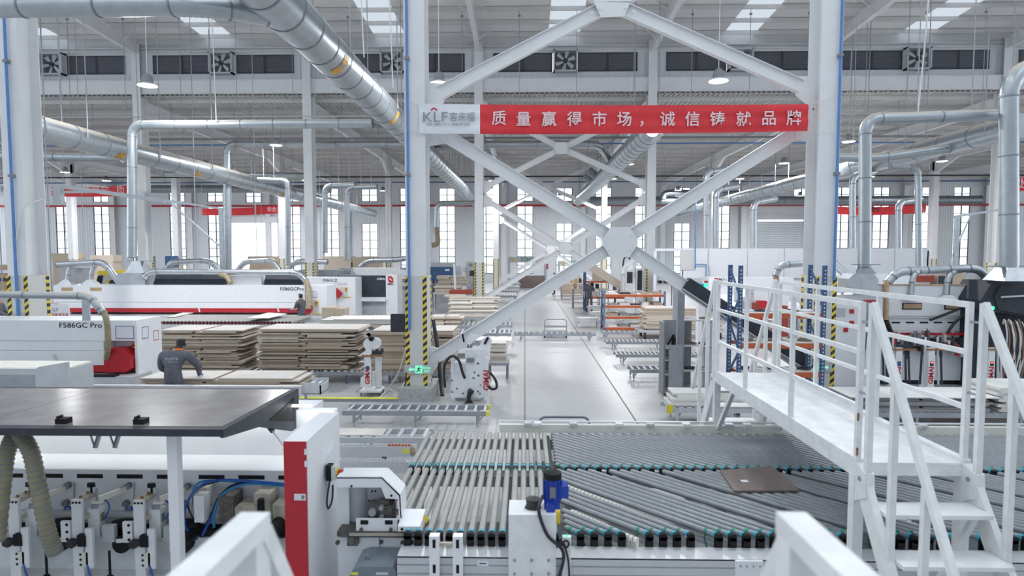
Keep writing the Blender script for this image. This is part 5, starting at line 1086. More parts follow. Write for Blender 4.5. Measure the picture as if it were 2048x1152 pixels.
# exit signs
def exit_sign(label, px0, py0, px1, py1, Y, flip=1):
    x0, x1, z0, z1 = rect(px0, py0, px1, py1, Y); w_ = x1 - x0; h_ = z1 - z0; zc = (z0 + z1) / 2; c = (x0 + x1) / 2
    t = thing('exit_sign', label, 'sign', (c, Y, z0)); ob('sign_body', MB().box(x0, x1, Y, Y + .03, z0, z1), 'exit_body', t); y = Y - .006
    def X(u): return c + flip * (u - .5) * w_
    ob('arrow', MB().prism([(X(.14), zc), (X(.22), zc + .28 * h_), (X(.22), zc + .1 * h_), (X(.36), zc + .1 * h_), (X(.36), zc - .1 * h_), (X(.22), zc - .1 * h_), (X(.22), zc - .28 * h_)], y, y + .004), 'exit_green', t)
    ob('pictogram', MB().box(*sorted((X(.38), X(.63))), y, y + .004, z0 + .08 * h_, z1 - .05 * h_), 'exit_green', t)
    q = lambda u, v: (X(u), y - .003, z0 + v * h_)
    ob('running_figure', MB().bar(q(.53, .8), q(.55, .78), .004, .1 * h_).bar(q(.52, .7), q(.48, .42), .004, .13 * h_).bar(q(.48, .42), q(.42, .2), .004, .09 * h_).bar(q(.48, .45), q(.55, .35), .004, .09 * h_).bar(q(.55, .35), q(.56, .15), .004, .08 * h_).bar(q(.52, .66), q(.44, .6), .004, .07 * h_).bar(q(.52, .66), q(.59, .56), .004, .07 * h_), 'ink', t)
    lettering('安全出口', h_ * .3, (X(.79), y, zc + h_ * .16), 'exit_green', t, bold=.02, fit=w_ * .27); lettering('EXIT', h_ * .34, (X(.79), y, zc - h_ * .2), 'exit_green', t, bold=.02, fit=w_ * .2); return t
exit_sign('lit green exit sign with left arrow on the striped column', 809, 730, 866, 748, R1 - .06)
exit_sign('lit green exit sign with right arrow behind the blue rack', 1616, 726, 1664, 743, R1 - .06, -1)
# ---- white machine stands
def letters_v(s, size, p, m, parent): return lettering(s, size, p, m, parent, bold=.03, ry=math.radians(-90))
def stand(label, px, pyb, Y, h, full=True, wd=.17, screen=None):
    a = gz(px, pyb, 0); x, y = a.x, a.y; t = thing('process_unit', label, 'machine unit', (x, y, 0))
    ob('front_column', MB().box(x - wd / 2, x + wd / 2 - .03, y, y + .07, .18, h), 'white', t); ob('rear_column', MB().box(x + wd * .6, x + wd * 1.3, y + .25, y + .4, .15, h - .05), 'white', t)
    ob('base_plate', MB().box(x - .2, x + .28, y - .05, y + .45, .1, .14), 'white_worn', t)
    for dx, dy in ((-.17, 0), (.25, 0), (.25, .4)): ob('foot', MB().cyl((x + dx, y + dy, 0), (x + dx, y + dy, .1), .015, 6), 'dirty_iron', t)
    ob('side_panel', MB().box(x + wd / 2 - .02, x + wd * .6, y + .08, y + .3, .2, h * .55), 'white_worn', t); ob('side_flap', MB().prism([(x - wd / 2 - .12, .2), (x - wd / 2, .2), (x - wd / 2, h * .5), (x - wd / 2 - .12, h * .42)], y + .1, y + .14), 'white', t)
    ob('cross_rail', MB().box(x - .14, x + .36, y - .02, y + .02, h - .06, h - .02), 'rust', t)
    letters_v('GIMAI', .15, (x - .015, y - .004, .48), 'label_red', t)
    ob('display', MB().box(x - wd * .3, x + wd * .15, y - .008, y, h * .62, h * .72), 'rack_blue' if not screen else 'charcoal', t)
    if screen: ob('display_digits', MB().box(x - wd * .25, x + wd * .1, y - .011, y - .008, h * .68, h * .71), 'red_glow', t)
    ob('valve_stack', MB().box(x + .02, x + .3, y + .05, y + .2, h - .02, h + .06).box(x + .16, x + .22, y + .05, y + .1, h + .06, h + .12).box(x + .28, x + .34, y + .05, y + .1, h + .04, h + .12), 'charcoal', t)
    return t, x, y
mat('red_glow', (1, .1, .08), .4, emit=2, var=0)
t, x, y = stand('narrow white machine stand with red lettering before the tall stacks', 737, 793, 14, .98)
ob('head_block', MB().box(x - .06, x + .08, y + .02, y + .16, .98, 1.12).tube([(x + .0, y + .05, 1.2), (x + .0, y + .16, 1.2)], [.12, .12], 14).tube([(x + .16, y + .02, 1.22), (x + .16, y + .12, 1.22)], [.13, .13], 14), 'white', t); ob('dark_nozzle', MB().tube([(x + .06, y + .0, 1.3), (x + .1, y + .0, 1.38)], [.05, .06], 10), 'black', t)
cord('tangle of thin pale cable on the floor beside the narrow stand', [gz(752, 785), gz(768, 775), gz(785, 780), gz(790, 795), gz(770, 803), gz(752, 797), gz(755, 783), gz(775, 778), gz(798, 788), gz(790, 798), gz(765, 800), gz(756, 788)], .012, 'cable_white')
cord('pale cable rising from the floor to the striped column', [gz(760, 795), at(775, 778, 14.2), at(795, 750, 13.9), at(808, 710, 13.7), at(815, 675, 13.6)], .014, 'cable_white'); cord('black cable from the cable cover to the column plinth', [gz(792, 797), gz(803, 785), at(811, 765, 13.5), at(812, 745, 13.5)], .016, 'rubber')
Y = 13.45; x0, x1, z0, z1 = rect(902, 718, 975, 797, Y)
t = thing('process_unit', 'broad white machine unit with bolted side plate and arms at aisle', 'machine unit', ((x0 + x1) / 2, Y, 0)); xm = xx(931, Y)
fp = ob('side_plate', MB().box(xm, x1 - .02, Y, Y + .03, z0 + .02, z1 + .02).box(x0 + .07, xm, Y, Y + .03, z0 + .02, at(910, 750, Y).z).box(x0, x0 + .07, Y, Y + .03, z0, z1), 'white', t)
ob('body_box', MB().box(x0 + .06, x1 - .03, Y + .031, Y + .5, z0 + .02, z1 - .1), 'white', t); ob('edge_column', MB().box(x1 - .06, x1 + .02, Y - .03, Y + .05, z0, z1 + .04), 'white', t)
letters_v('GIMAI', .17, (x1 - .02, Y - .034, at(973, 760, Y).z), 'label_red', t)
for px, py, r in ((956, 727, .025), (949, 745, .02), (957, 751, .025), (914, 777, .02), (926, 787, .02), (960, 787, .02), (947, 756, .022), (956, 783, .02), (938, 790, .02), (961, 770, .015), (904, 761, .02), (905, 784, .02)): a = at(px, py, Y); ob('bolt_hole', MB().cyl((a.x, Y - .006, a.z), (a.x, Y + .001, a.z), r, 10), 'dirty_iron', fp)
for px in (908, 965): a = at(px, 800, Y); ob('foot', MB().cyl((a.x, Y + .1, 0), (a.x, Y + .1, z0 + .02), .03, 8).cyl((a.x, Y + .1, 0), (a.x, Y + .1, .02), .06, 10), 'white_worn', t)
for pts in (((928, 682), (940, 668), (958, 672), (940, 690)), ((955, 715), (962, 680), (978, 672), (984, 682), (976, 712))): ob('linkage_arm', MB().prism(pp(*pts, Y=Y + .2), Y + .2, Y + .32), 'white', t)
ob('black_lever', MB().cyl(at(969, 688, Y + .18), at(976, 675, Y + .18), .025, 8).cyl(at(925, 668, Y + .18), at(928, 684, Y + .18), .02, 8), 'black', t); ob('hose_connector', MB().box(*hbox(933, 717, 948, 725, Y - .06, .1)), 'mid_grey', t); ob('top_bracket', MB().box(*hbox(930, 700, 978, 718, Y + .1, .3)), 'white_worn', t)
for nm_, pts in (('black hose arching over the left of the broad unit', ((890, 775), (888, 740), (893, 722), (905, 712), (918, 722), (925, 745), (930, 757))), ('black hose looping at the right of the broad unit', ((980, 745), (991, 760), (993, 775), (984, 778), (977, 772)))):
    cord(nm_, [at(px, py, Y - .08) for px, py in pts], .03, 'rubber', 'hose', 'hose')
ob('cable_bundle', MB().tube(spline([at(943, 780, Y - .05), at(940, 786, Y - .08), at(937, 797, Y - .1)]), [.07] * 7 + [.05] * 6, 10), 'rubber', t)
for k in range(7): ob('loose_cable', MB().tube(spline([at(938, 795, Y - .1), gz(930 + k * 2.5, 806), gz(920 + k * 5, 812)]), .012, 5), 'rubber', t)
cord('thick black strap leaning beside the column', [at(866, 640, 14.5), at(874, 690, 14.4), at(881, 760, 14.3), gz(885, 792)], .05, 'charcoal', 'support_bar', 'bar')
# ================================================================ right of the aisle
for lab, pr, leg, x0p, x1p, nr, lg in (('aisle-side low conveyor by the orange rack, farthest of the four', 663, 680, 1205, 1277, 7, 2), ('aisle-side low conveyor, second farthest of the four', 683, 701, 1212, 1430, 13, 3), ('aisle-side low conveyor, second nearest of the four', 704, 729, 1232, 1425, 11, 3), ('aisle-side low conveyor nearest the grey shelf cabinet', 733, 762, 1262, 1340, 6, 2)):
    Yc = gz(1250, leg, 0).y; low_conveyor(lab, xx(x0p, Yc), xx(x1p, Yc), Yc, .55, .30, nr * 2 if x1p > 1400 else nr, lg, 'steel_grey', False, group='low conveyors beside the aisle')
Yc = gz(1110, 683, 0).y; low_conveyor('low roller conveyor standing crosswise in the middle of the aisle', xx(1028, Yc), xx(1192, Yc), Yc, .5, .30, 14, 2, 'steel_grey', False)
def trolley(label, px0, px1, pyt, Y, m, zdeck=.2, bar=True):
    x0, x1 = xx(px0, Y), xx(px1, Y); zt = at((px0 + px1) / 2, pyt, Y).z; t = thing('hand_trolley', label, 'trolley', ((x0 + x1) / 2, Y, 0))
    ob('handle', MB().tube([(x0, Y, zdeck)] + arc((x0, Y, zt - .12), (x0, Y, zt), (x0 + .12, Y, zt)) + arc((x1 - .12, Y, zt), (x1, Y, zt), (x1, Y, zt - .12)) + [(x1, Y, zdeck)], .02, 8), m, t, True)
    if bar: ob('cross_bar', MB().box(x0, x1, Y - .02, Y + .02, zdeck + (zt - zdeck) * .42, zdeck + (zt - zdeck) * .55), m, t)
    ob('platform', MB().box(x0 - .05, x1 + .05, Y - .02, Y + .9, zdeck - .05, zdeck), 'mid_grey', t)
    for x in (x0, x1):
        for y in (Y + .08, Y + .8): ob('castor', MB().cyl((x - .02, y, .07), (x + .02, y, .07), .07, 10).box(x - .03, x + .03, y - .03, y + .03, .12, .15), 'rubber', t)
trolley('hand trolley with grey tube handle behind the aisle conveyor', 1089, 1133, 639, 23.6, 'steel_grey'); trolley('trolley with blue-grey rounded handle behind the sorting conveyor rail', 1078, 1180, 834, 9.0, 'motor_grey', bar=False)
# pallet-like cart with tan boards
Y = 23.4; t = thing('board_cart', 'grey steel cart carrying the tan stack behind shelf cabinet', 'cart', (xx(1360, Y), Y + .5, 0)); ob('cart_bed', MB().box(xx(1278, Y), xx(1450, Y), Y - .05, Y + 1.05, .26, .35), 'light_grey', t)
for px in (1290, 1440):
    for dy in (.05, .9): ob('castor', MB().cyl((xx(px, Y) - .03, Y + dy, .13), (xx(px, Y) + .03, Y + dy, .13), .13, 10), 'rubber', t)
stack(('tan board', 'stack on the grey cart'), xx(1288, Y), xx(1444, Y), Y, 1.0, .352, 1.18, .055, mats=('board_edge', 'board_pale'), jx=.08, group='boards on the grey cart')
# racks
def rack(label, x0, x1, yf, dep, zt, beams, shelf_m='cream', holes=True, nb=2, loadm=None):
    t = thing('storage_rack', label, 'rack', ((x0 + x1) / 2, yf + dep / 2, 0))
    for x in (x0, x1):
        for y in (yf, yf + dep):
            p = ob('upright', MB().box(x - .04, x + .04, y - .03, y + .03, 0, zt), 'rack_blue', t)
            if holes:
                mb = MB(); z = .15
                while z < zt - .05: mb.box(x - .012, x + .012, y - .033, y - .03, z, z + .03); z += .075
                tag(ob('slot_holes', mb, 'cable_white', p), kind='stuff')
        z = .2; s = 1; k = 0
        while z + .55 < zt:
            ob('lacing', MB().bar((x, yf if s > 0 else yf + dep, z), (x, yf + dep if s > 0 else yf, z + .55), .03, .04), 'rack_blue', t); z += .55; s = -s
    for z in beams:
        for y in (yf, yf + dep): ob('beam', MB().box(x0 + .04, x1 - .04, y - .025, y + .025, z - .1, z), 'orange', t)
        ob('shelf', MB().box(x0 + .04, x1 - .04, yf + .03, yf + dep - .03, z - .01, z + .012), shelf_m, t)
    return t
Y = 25.8; zz = [at(1260, p, Y).z for p in (589, 611, 633, 655)]
rack('blue and orange rack of trim strips left of the shelf cabinet', xx(1208, Y), xx(1328, Y), Y, .9, zz[0] + .12, zz)
rr = random.Random(3)
for z, nm_ in zip(zz, ('top', 'second', 'third', 'lowest')):
    for k in range(5):
        x = xx(1212, Y) + .1 + k * .47; L = rr.uniform(.5, .9); h_ = rr.uniform(.03, .13); m_ = rr.choice(['board_top', 'board_grey', 'board_white', 'board_dark', 'charcoal'])
        x = min(x, xx(1328, Y) - .06 - L * .55); ob('trim_bundle', MB().box(x, x + L * .5, Y + .05, Y + .82, z + .013, z + .013 + h_), m_, None, False, 'bundle of trim strips, %s from left on the %s rack shelf' % (ordn[k], nm_), 'trim strips', 'trim bundles on the rack')
Y = 34.6; zz = [at(1200, p, Y).z for p in (562, 594)]
rack('farther blue and orange rack behind the walking man', xx(1170, Y), xx(1256, Y), Y, .9, at(1170, 545, Y).z, zz, holes=False)
for k, (a_, b_, h_, m_, lab) in enumerate(((1186, 1206, .5, 'board_pale', 'pale crate on the farther rack top'), (1208, 1218, .35, 'charcoal', 'dark box on the farther rack top'))):
    ob('storage_box', MB().box(xx(a_, Y), xx(b_, Y), Y + .1, Y + .7, zz[0] + .013, zz[0] + .013 + h_), m_, None, False, lab, 'box')
for k, px in enumerate((1185, 1205, 1222, 1238)): ob('storage_box', MB().box(xx(px, Y), xx(px + 13, Y), Y + .1, Y + .7, zz[1] + .013, zz[1] + .35 + .1 * (k % 2)), ('board_white', 'board_top', 'paper', 'red')[k], None, False, ('white', 'pale grey', 'off-white', 'red')[k] + ' box on the farther rack lower shelf', 'box')
Y = 12.45; zz = [at(1560, p, Y).z for p in (627, 687, 745)]
rack('tall blue and orange rack behind the footbridge', xx(1478, Y), xx(1645, Y), Y, .62, at(1478, 531, Y).z, zz)
ringm = [MB().tube([(math.cos(k * .45) * .125, math.sin(k * .45) * .125, 0) for k in range(15)], .022, 6).mesh('edge_band_coil', m_) for m_ in ('white', 'wood_brown', 'charcoal', 'cable_white')]
cl = ['white', 'brown', 'black', 'pale']; c_i = 0
for z, nm_ in zip(zz, ('top', 'middle', 'bottom')):
    for k in range(5):
        i = (k + c_i) % 4; c_i += 1
        put('edge_band_coil', ringm[i], (xx(1490, Y) + .12 + k * .3, Y + .3, z + .036), None, (0, 0, k), '%s edging coil, %s from left on %s rack shelf' % (cl[i], ordn[k], nm_), 'coil', 'edging coils on the tall rack')
# grey shelf cabinets
YA_ = 14.0; t = thing('shelf_cabinet', 'narrow grey shelf cabinet open to the aisle holding a black bottle', 'cabinet', (xx(1345, YA_), YA_ + .3, 0)); x0, x1 = xx(1323, 14.5), xx(1365, YA_)
ob('near_panel', MB().box(xx(1338, YA_), x1, YA_, YA_ + .02, 0, at(1350, 690, YA_).z), 'mid_grey_blue' if 'mid_grey_blue' in MATS else 'steel_grey', t)
ob('back_panel', MB().box(xx(1326, 14.55), x1, YA_ + .58, YA_ + .6, 0, at(1345, 640, YA_ + .6).z), 'steel_grey', t); ob('edge_panel', MB().box(x0 - .04, x0, YA_ + .1, YA_ + .58, 0, at(1324, 641, YA_ + .6).z), 'mid_grey', t)
for py in (694, 718, 746, 781): z = at(1330, py, YA_ + .3).z; ob('shelf', MB().box(x0, x1 - .02, YA_ + .02, YA_ + .58, z, z + .02), 'light_grey', t)
z = at(1330, 694, YA_ + .3).z + .02; bx_ = xx(1347, YA_ + .3); bt = thing('spray_bottle', 'black bottle with nozzle on the narrow shelf cabinet', 'bottle', (bx_, YA_ + .3, z)); ob('bottle_body', MB().tube([(bx_, YA_ + .3, z), (bx_, YA_ + .3, z + .19), (bx_, YA_ + .3, z + .22)], [.05, .05, .025], 12), 'black', bt, True); ob('nozzle', MB().cyl((bx_, YA_ + .3, z + .22), (bx_, YA_ + .3, z + .27), .03, 8).bar((bx_ - .02, YA_ + .28, z + .25), (bx_ - .16, YA_ + .2, z + .05), .03, .03), 'black', bt)
YB_ = 14.9; t = thing('shelf_cabinet', 'tall grey open shelf with coils and white shelves below the dark brace', 'cabinet', (xx(1395, YB_), YB_ + .25, 0)); x0, x1 = xx(1354, YB_), xx(1440, YB_); zt = at(1360, 572, YB_).z
ob('left_panel', MB().box(x0, xx(1368, YB_), YB_, YB_ + .5, 0, zt), 'steel_grey', t); ob('right_panel', MB().box(x1 - .3, x1, YB_ + .05, YB_ + .5, 0, at(1430, 642, YB_).z), 'guard_grey', t); ob('back_panel', MB().box(xx(1368, YB_), xx(1393, YB_), YB_ + .48, YB_ + .5, 0, at(1380, 640, YB_).z), 'steel_grey', t)
for k, py in enumerate((640, 691, 741)):
    z = at(1400, py, YB_).z; ob('shelf', MB().box(xx(1368, YB_), x1, YB_, YB_ + .48, z - .03, z), 'board_white', t)
    for j in range(2):
        i = (k + j) % 4; put('edge_band_coil', ringm[i], (xx(1386, YB_) + j * .33, YB_ + .22, z + .026), None, (0, 0, j), '%s edging coil at the %s of the %s open shelf' % (cl[i], ('left', 'right')[j], ('upper', 'middle', 'lower')[k]), 'coil', 'edging coils on the open shelf')
# low lines of boards under and behind the footbridge
Y = 11.75; x0 = xx(1336, Y); low_conveyor('pale low conveyor carrying white boards behind the footbridge', x0, xx(1600, Y), Y, .6, .30, 16, 3, 'light_grey', False)
stack(('white board', 'white stack left of the footbridge'), xx(1345, Y), xx(1560, Y), Y + .03, .5, .31, .58, .045, mats=('cream', 'board_white'), top='board_white', jx=.07, group='white boards left of the footbridge')
a = at(1337, 824, Y - .05); t = thing('yellow_plate', 'yellow warning plate on the end of the pale low conveyor', 'sign', a); ob('plate', MB().box(a.x - .03, a.x + .08, Y - .05, Y - .03, .22, .38), 'yellow', t)
Y = 11.6; low_conveyor('grey low conveyor under the dark board stack behind footbridge', xx(1706, Y), xx(2080, Y), Y, 1.0, .28, 22, 4, 'steel_grey', False)
stack(('grey board', 'dark stack behind footbridge'), xx(1715, Y), xx(2000, Y), Y + .05, .9, .285, .545, .028, mats=('board_grey', 'mid_grey'), top='board_top', jx=.08, group='dark boards behind the footbridge')
stack(('white sheet', 'dark stack behind footbridge'), xx(1705, Y), xx(2005, Y), Y + .05, .9, .552, .58, .022, mats=('board_white',), top='board_white', jx=.04, group='white sheets on the dark stack', split=0)
stack(('white board', 'white stack at right edge'), xx(2010, Y), xx(2200, Y), Y + .05, .9, .285, .75, .05, mats=('board_white', 'cream'), top='board_white', jx=.05, group='white boards at the right edge', split=0)
# ---- right edge bander, hoods open
Y = 15.2; R_M = thing('edge_banding_machine', 'white edge bander with open hood behind the footbridge', 'machine', (xx(1850, Y), Y + .5, 0)); x0, x1 = xx(1692, Y), xx(1962, Y)
zq = lambda py, Yq=Y: at(1850, py, Yq).z
ob('back_wall', MB().box(x0, x1, Y + .3, Y + .8, zq(690, Y + .3), zq(604, Y + .3)), 'white', R_M); ob('raised_hood', MB().box(x0 + .3, x1, Y + .32, Y + .36, zq(604, Y + .3), zq(571, Y + .3)), 'white', R_M); ob('hood_top_edge', MB().box(x0 + .3, x1, Y + .3, Y + .36, zq(571, Y + .3), zq(570, Y + .3) + .02), 'cardboard', R_M)
ob('base_frame', MB().box(x0, x1, Y + .2, Y + .8, .12, zq(690, Y + .3)), 'white', R_M); ob('plinth_recess', MB().box(x0, x1, Y + .3, Y + .8, 0, .12), 'charcoal', R_M)
ob('dark_bed', MB().box(x0, x1, Y + .15, Y + .3, zq(700), zq(678)), 'dirty_iron', R_M); ob('red_strip', MB().box(xx(1800, Y), x1, Y + .13, Y + .15, zq(672), zq(667)), 'red', R_M)
for a_, b_ in ((1801, 1840), (1885, 1921)):
    wv_ = ob('view_window', MB().box(xx(a_, Y + .3), xx(b_, Y + .3), Y + .285, Y + .3, zq(619, Y + .3), zq(606, Y + .3)), 'black', R_M); ob('window_pane', MB().box(xx(a_ + 2, Y + .3), xx(b_ - 1, Y + .3), Y + .28, Y + .285, zq(617, Y + .3), zq(607, Y + .3)), 'cardboard', wv_)
for py in (632, 636): ob('guide_rod', MB().cyl((x0 + .8, Y + .26, zq(py, Y + .26)), (x1, Y + .26, zq(py, Y + .26)), .012, 6), 'alu', R_M)
for k in range(7): a = at(1792 + k * 28, 645, Y + .29); ob('slot', MB().box(a.x - .1, a.x + .1, Y + .288, Y + .3, a.z - .018, a.z + .018), 'black', R_M)
for lab, pts, r in (('a', ((1860, 640), (1900, 625), (1935, 610), (1955, 600)), .035), ('b', ((1895, 665), (1910, 645), (1940, 620), (1958, 605)), .035), ('c', ((1772, 640), (1778, 655), (1784, 672)), .06)):
    ob('suction_hose', MB().tube(spline([at(px, py, Y + .12) for px, py in pts]), r, 8), 'rubber', R_M, True)
ob('dark_end_panel', MB().box(xx(1735, Y), xx(1758, Y), Y - .05, Y + .0, zq(690), zq(604)), 'charcoal', R_M); ob('red_cap', MB().box(xx(1724, Y), xx(1758, Y), Y - .06, Y + .01, zq(604), zq(600)), 'red', R_M)
ob('end_cabinet', MB().box(xx(1668, Y), xx(1733, Y), Y + .05, Y + .8, 0, zq(590)), 'white', R_M); ob('screen', MB().box(xx(1673, Y), xx(1690, Y), Y + .035, Y + .05, zq(634), zq(617)), 'light_grey', R_M)
for px, py in ((1705, 623), (1705, 646), (1693, 660)): a = at(px, py, Y); ob('red_switch', MB().box(a.x - .05, a.x + .05, Y + .02, Y + .05, a.z - .05, a.z + .05), 'red', R_M)
rr = random.Random(9)
for k in range(34):
    px = 1738 + k * 6.6; a = at(px, 676 + rr.uniform(-10, 30), Y + .05); hh_ = rr.uniform(.06, .22)
    ob('processing_head', MB().box(a.x - .02, a.x + .03, Y - .08, Y + .02, a.z - hh_, a.z + hh_ * .4).cyl((a.x, Y - .03, a.z + hh_ * .4), (a.x, Y - .03, a.z + hh_ * .4 + .05), .012, 6), rr.choice(['charcoal', 'dirty_iron', 'black', 'mid_grey', 'red', 'light_grey']), R_M)
for k in range(26):
    px = 1740 + k * 8.4; a = at(px, 690 + rr.uniform(-14, 18), Y + .1); ob('processing_head', MB().box(a.x - .03, a.x + .05, Y + .0, Y + .15, a.z - .09, a.z + rr.uniform(.05, .16)), rr.choice(['dirty_iron', 'light_grey', 'charcoal', 'white_worn', 'mid_grey']), R_M)
for k in range(8):
    px = 1820 + k * 17; a = at(px, 668, Y + .2); ob('pneumatic_loop', MB().tube(arc((a.x, Y + .2, a.z - .1), (a.x + .08, Y + .15, a.z + rr.uniform(.1, .35)), (a.x + .2, Y + .2, a.z - .08)), .01, 5), 'rubber', R_M)
for lab, px, pyb, sc_ in (('white machine unit with red lettering, leftmost of four behind footbridge', 1752, 792, 0), ('white machine unit with red lettering, second of four behind footbridge', 1797, 792, 0), ('white machine unit with red digits, third of four behind footbridge', 1862, 792, 1), ('white machine unit with red digits, rightmost of four behind footbridge', 1982, 792, 1)):
    t, x, y = stand(lab, px, pyb, 14, 1.12, screen=sc_)
    for dx in (-.2, -.12, .22, .3): ob('guide_bar', MB().bar((x + dx, y + .1, .25), (x + dx * .8, y + .12, 1.35), .035, .03), rr.choice(['alu', 'white_worn', 'charcoal']), t)
# charcoal hood at the right edge
Y = 14.75; t = thing('charcoal_machine', 'charcoal machine hood with green light at the right edge', 'machine', (xx(2030, Y), Y + .4, 0))
zq2 = lambda py: at(2000, py, Y).z
ob('housing', MB().prism(pp((1962, 600), (1985, 562), (2100, 560), (2100, 640), (1962, 620), Y=Y), Y, Y + 1.0), 'charcoal', t); ob('front_cover', MB().prism(pp((1990, 592), (2002, 572), (2100, 590), (2100, 640), (1998, 620), Y=Y - .05), Y - .05, Y), 'charcoal', t); ob('inner_panel', MB().box(xx(1962, Y), xx(2100, Y), Y + .3, Y + .9, 0, zq2(612)), 'charcoal', t)
a = at(1980, 616, Y - .02); ob('green_light', MB().tube([(a.x - .06, Y - .02, a.z), (a.x + .08, Y - .02, a.z)], .04, 10), 'green_lamp', t); ob('silver_bar', MB().bar(at(2002, 594, Y - .1), at(2060, 591, Y - .1), .03, .04), 'alu', t)
a = at(1992, 645, Y + .28); ob('yellow_knob', MB().cyl((a.x, Y + .26, a.z), (a.x, Y + .3, a.z), .04, 8), 'yellow', t)
for k in range(12):
    px = 2006 + k * 3.2; ob('hanging_cable', MB().tube(spline([at(px, 648, Y - .02), at(px + 3, 640 + k % 3 * 3, Y - .05), at(px + 8 + k % 4 * 2, 680, Y - .08), at(px + (k % 5) * 4 - 6, 745, Y - .05), at(px - 8, 775, Y)]), .016, 5), ('cable_white', 'cable_brown', 'rubber', 'cable_white')[k % 4], t, True)
a = at(1958, 598, Y + .2); ob('green_light', MB().box(*hbox(1940, 604, 1958, 640, Y + .9, .02)), 'green_box', t)
pg = pipe('arched silver duct over the right edge bander', [at(1995, 588, 15.6), at(1960, 536, 15.6), at(1875, 540, 15.6), at(1795, 543, 15.6), at(1775, 565, 15.6)], .105, 'galv', step=1.1)
for px, w_ in ((1822, 'left'), (1893, 'right')): pipe('short %s branch duct bending down from the arched duct' % w_, [at(px + 16, 543, 15.55), at(px + 3, 552, 15.5), at(px, 590, 15.45)], .065, 'galv', step=2); a = at(px, 592, 15.45); ob('suction_hood', MB().frustum(a.x - .2, a.x + .2, 15.3, 15.5, a.z - .08, a.z * 0 + a.x - .07, a.x + .07, 15.35, 15.45, a.z + .03), 'white', None, label='white suction hood under the %s branch duct' % w_, cat='suction hood')
h = ribbed('extraction_hose', [at(1773, 562, 15.5), at(1772, 590, 15.4), at(1772, 618, 15.35), at(1771, 640, 15.3)], .06, 'cardboard', None); tag(h, 'tan cardboard-coloured hose hanging from the arched duct end', 'hose')
t = thing('dust_hopper', 'pale dust hopper box below the right downpipe', 'hopper', at(1726, 580, 15.2)); Yh = 15.0; x0, x1, z0, z1 = rect(1697, 548, 1757, 582, Yh); ob('hopper_box', MB().prism([(x0, z0), (x0, z1 - .12), (x0 + .12, z1), (x1 - .12, z1), (x1, z1 - .12), (x1, z0)], Yh, Yh + .5), 'galv', t); xc = at(1727, 540, 15.2).x
ob('hopper_cone', MB().frustum(xc - .28, xc + .24, Yh + .05, Yh + .45, z1, xc - .12, xc + .12, Yh + .12, Yh + .36, at(1727, 533, 15.2).z), 'galv_dark', t); ob('damper', MB().box(xc - .28, xc + .4, Yh + .18, Yh + .26, at(1727, 530, 15.2).z, at(1727, 528, 15.2).z), 'steel_grey', t); ob('support_leg', MB().box(x0 + .05, x0 + .1, Yh + .4, Yh + .45, 0, z0).box(x1 - .1, x1 - .05, Yh + .4, Yh + .45, 0, z0), 'galv', t)
t = thing('duct_cone', 'sheet cone joining the thick right downpipe to the charcoal hood', 'duct', at(2016, 562, 14.3)); xc = at(2018, 550, 14.6).x; ob('cone', MB().frustum(xc - .36, xc + .36, 14.25, 14.95, at(2018, 561, 14.6).z, xc - .19, xc + .19, 14.41, 14.79, at(2018, 535, 14.6).z), 'galv', t); ob('damper_bar', MB().box(xc - .5, xc + .4, 14.5, 14.6, at(2018, 534, 14.6).z, at(2018, 531, 14.6).z), 'steel_grey', t)
pipe('silver duct elbow emerging left of the right banner column', [at(1610, 527, 17), at(1560, 530, 17), at(1551, 552, 17)], .09, 'galv', step=1.5); h = ribbed('extraction_hose', [at(1551, 550, 17), at(1553, 560, 17), at(1557, 574, 17)], .075, 'cardboard', None); tag(h, 'tan hose piece below the left elbow', 'hose')
pipe('silver duct sloping out right of the right banner column', [at(1668, 527, 16), at(1700, 556, 15.6)], .1, 'galv', step=2)
# ---- white enclosure and machines far right
Y = 27.4; E_ = thing('white_enclosure', 'big white panelled enclosure standing before the right windows', 'enclosure', (xx(1580, Y), Y + 1, 0)); zt = at(1580, 497, Y).z; zb = at(1580, 556, Y).z
for a_, b_ in ((1362, 1412), (1414, 1490), (1492, 1563), (1565, 1636), (1638, 1709), (1711, 1782), (1784, 1850)): ob('wall_panel', MB().box(xx(a_, Y), xx(b_, Y), Y, Y + .08, zb, zt), 'white', E_)
ob('roof_panel', MB().box(xx(1308, Y), xx(1850, Y), Y + .08, Y + 2.6, zt - .08, zt), 'white', E_); ob('lower_wall', MB().box(xx(1425, Y), xx(1850, Y), Y + .1, Y + .18, 0, zb), 'white', E_)
ob('glass_panel', MB().box(xx(1308, Y), xx(1360, Y), Y + .02, Y + .05, at(1330, 545, Y).z, at(1330, 502, Y).z), 'glass', E_); ob('header', MB().box(xx(1308, Y), xx(1361, Y), Y, Y + .08, at(1330, 502, Y).z, zt), 'white', E_)
for px in (1308, 1361, 1850): ob('post', MB().box(xx(px, Y) - .06, xx(px, Y) + .06, Y, Y + .1, 0, zt - .1), 'white', E_)
ob('grey_door', MB().box(*hbox(1362, 500, 1388, 540, Y - .03, .025)), 'guard_grey', E_)
cord('blue hose running down the white enclosure', [at(1390, 400, Y - .1), at(1391, 528, Y - .1), at(1392, 529, Y - .1), at(1411, 529, Y - .1), at(1412, 532, Y - .1), at(1412, 556, Y - .1)], .025, 'pipe_blue', 'hose', 'hose'); cord('grey cable hanging down the white enclosure', [at(1418, 497, Y - .1), at(1416, 520, Y - .1), at(1420, 550, Y - .1), at(1414, 560, Y - .1)], .02, 'light_grey')
Y = 24.8; t = thing('control_machine', 'white machine with tilted panel and bright control screen', 'machine', (xx(1500, Y), Y + .6, 0))
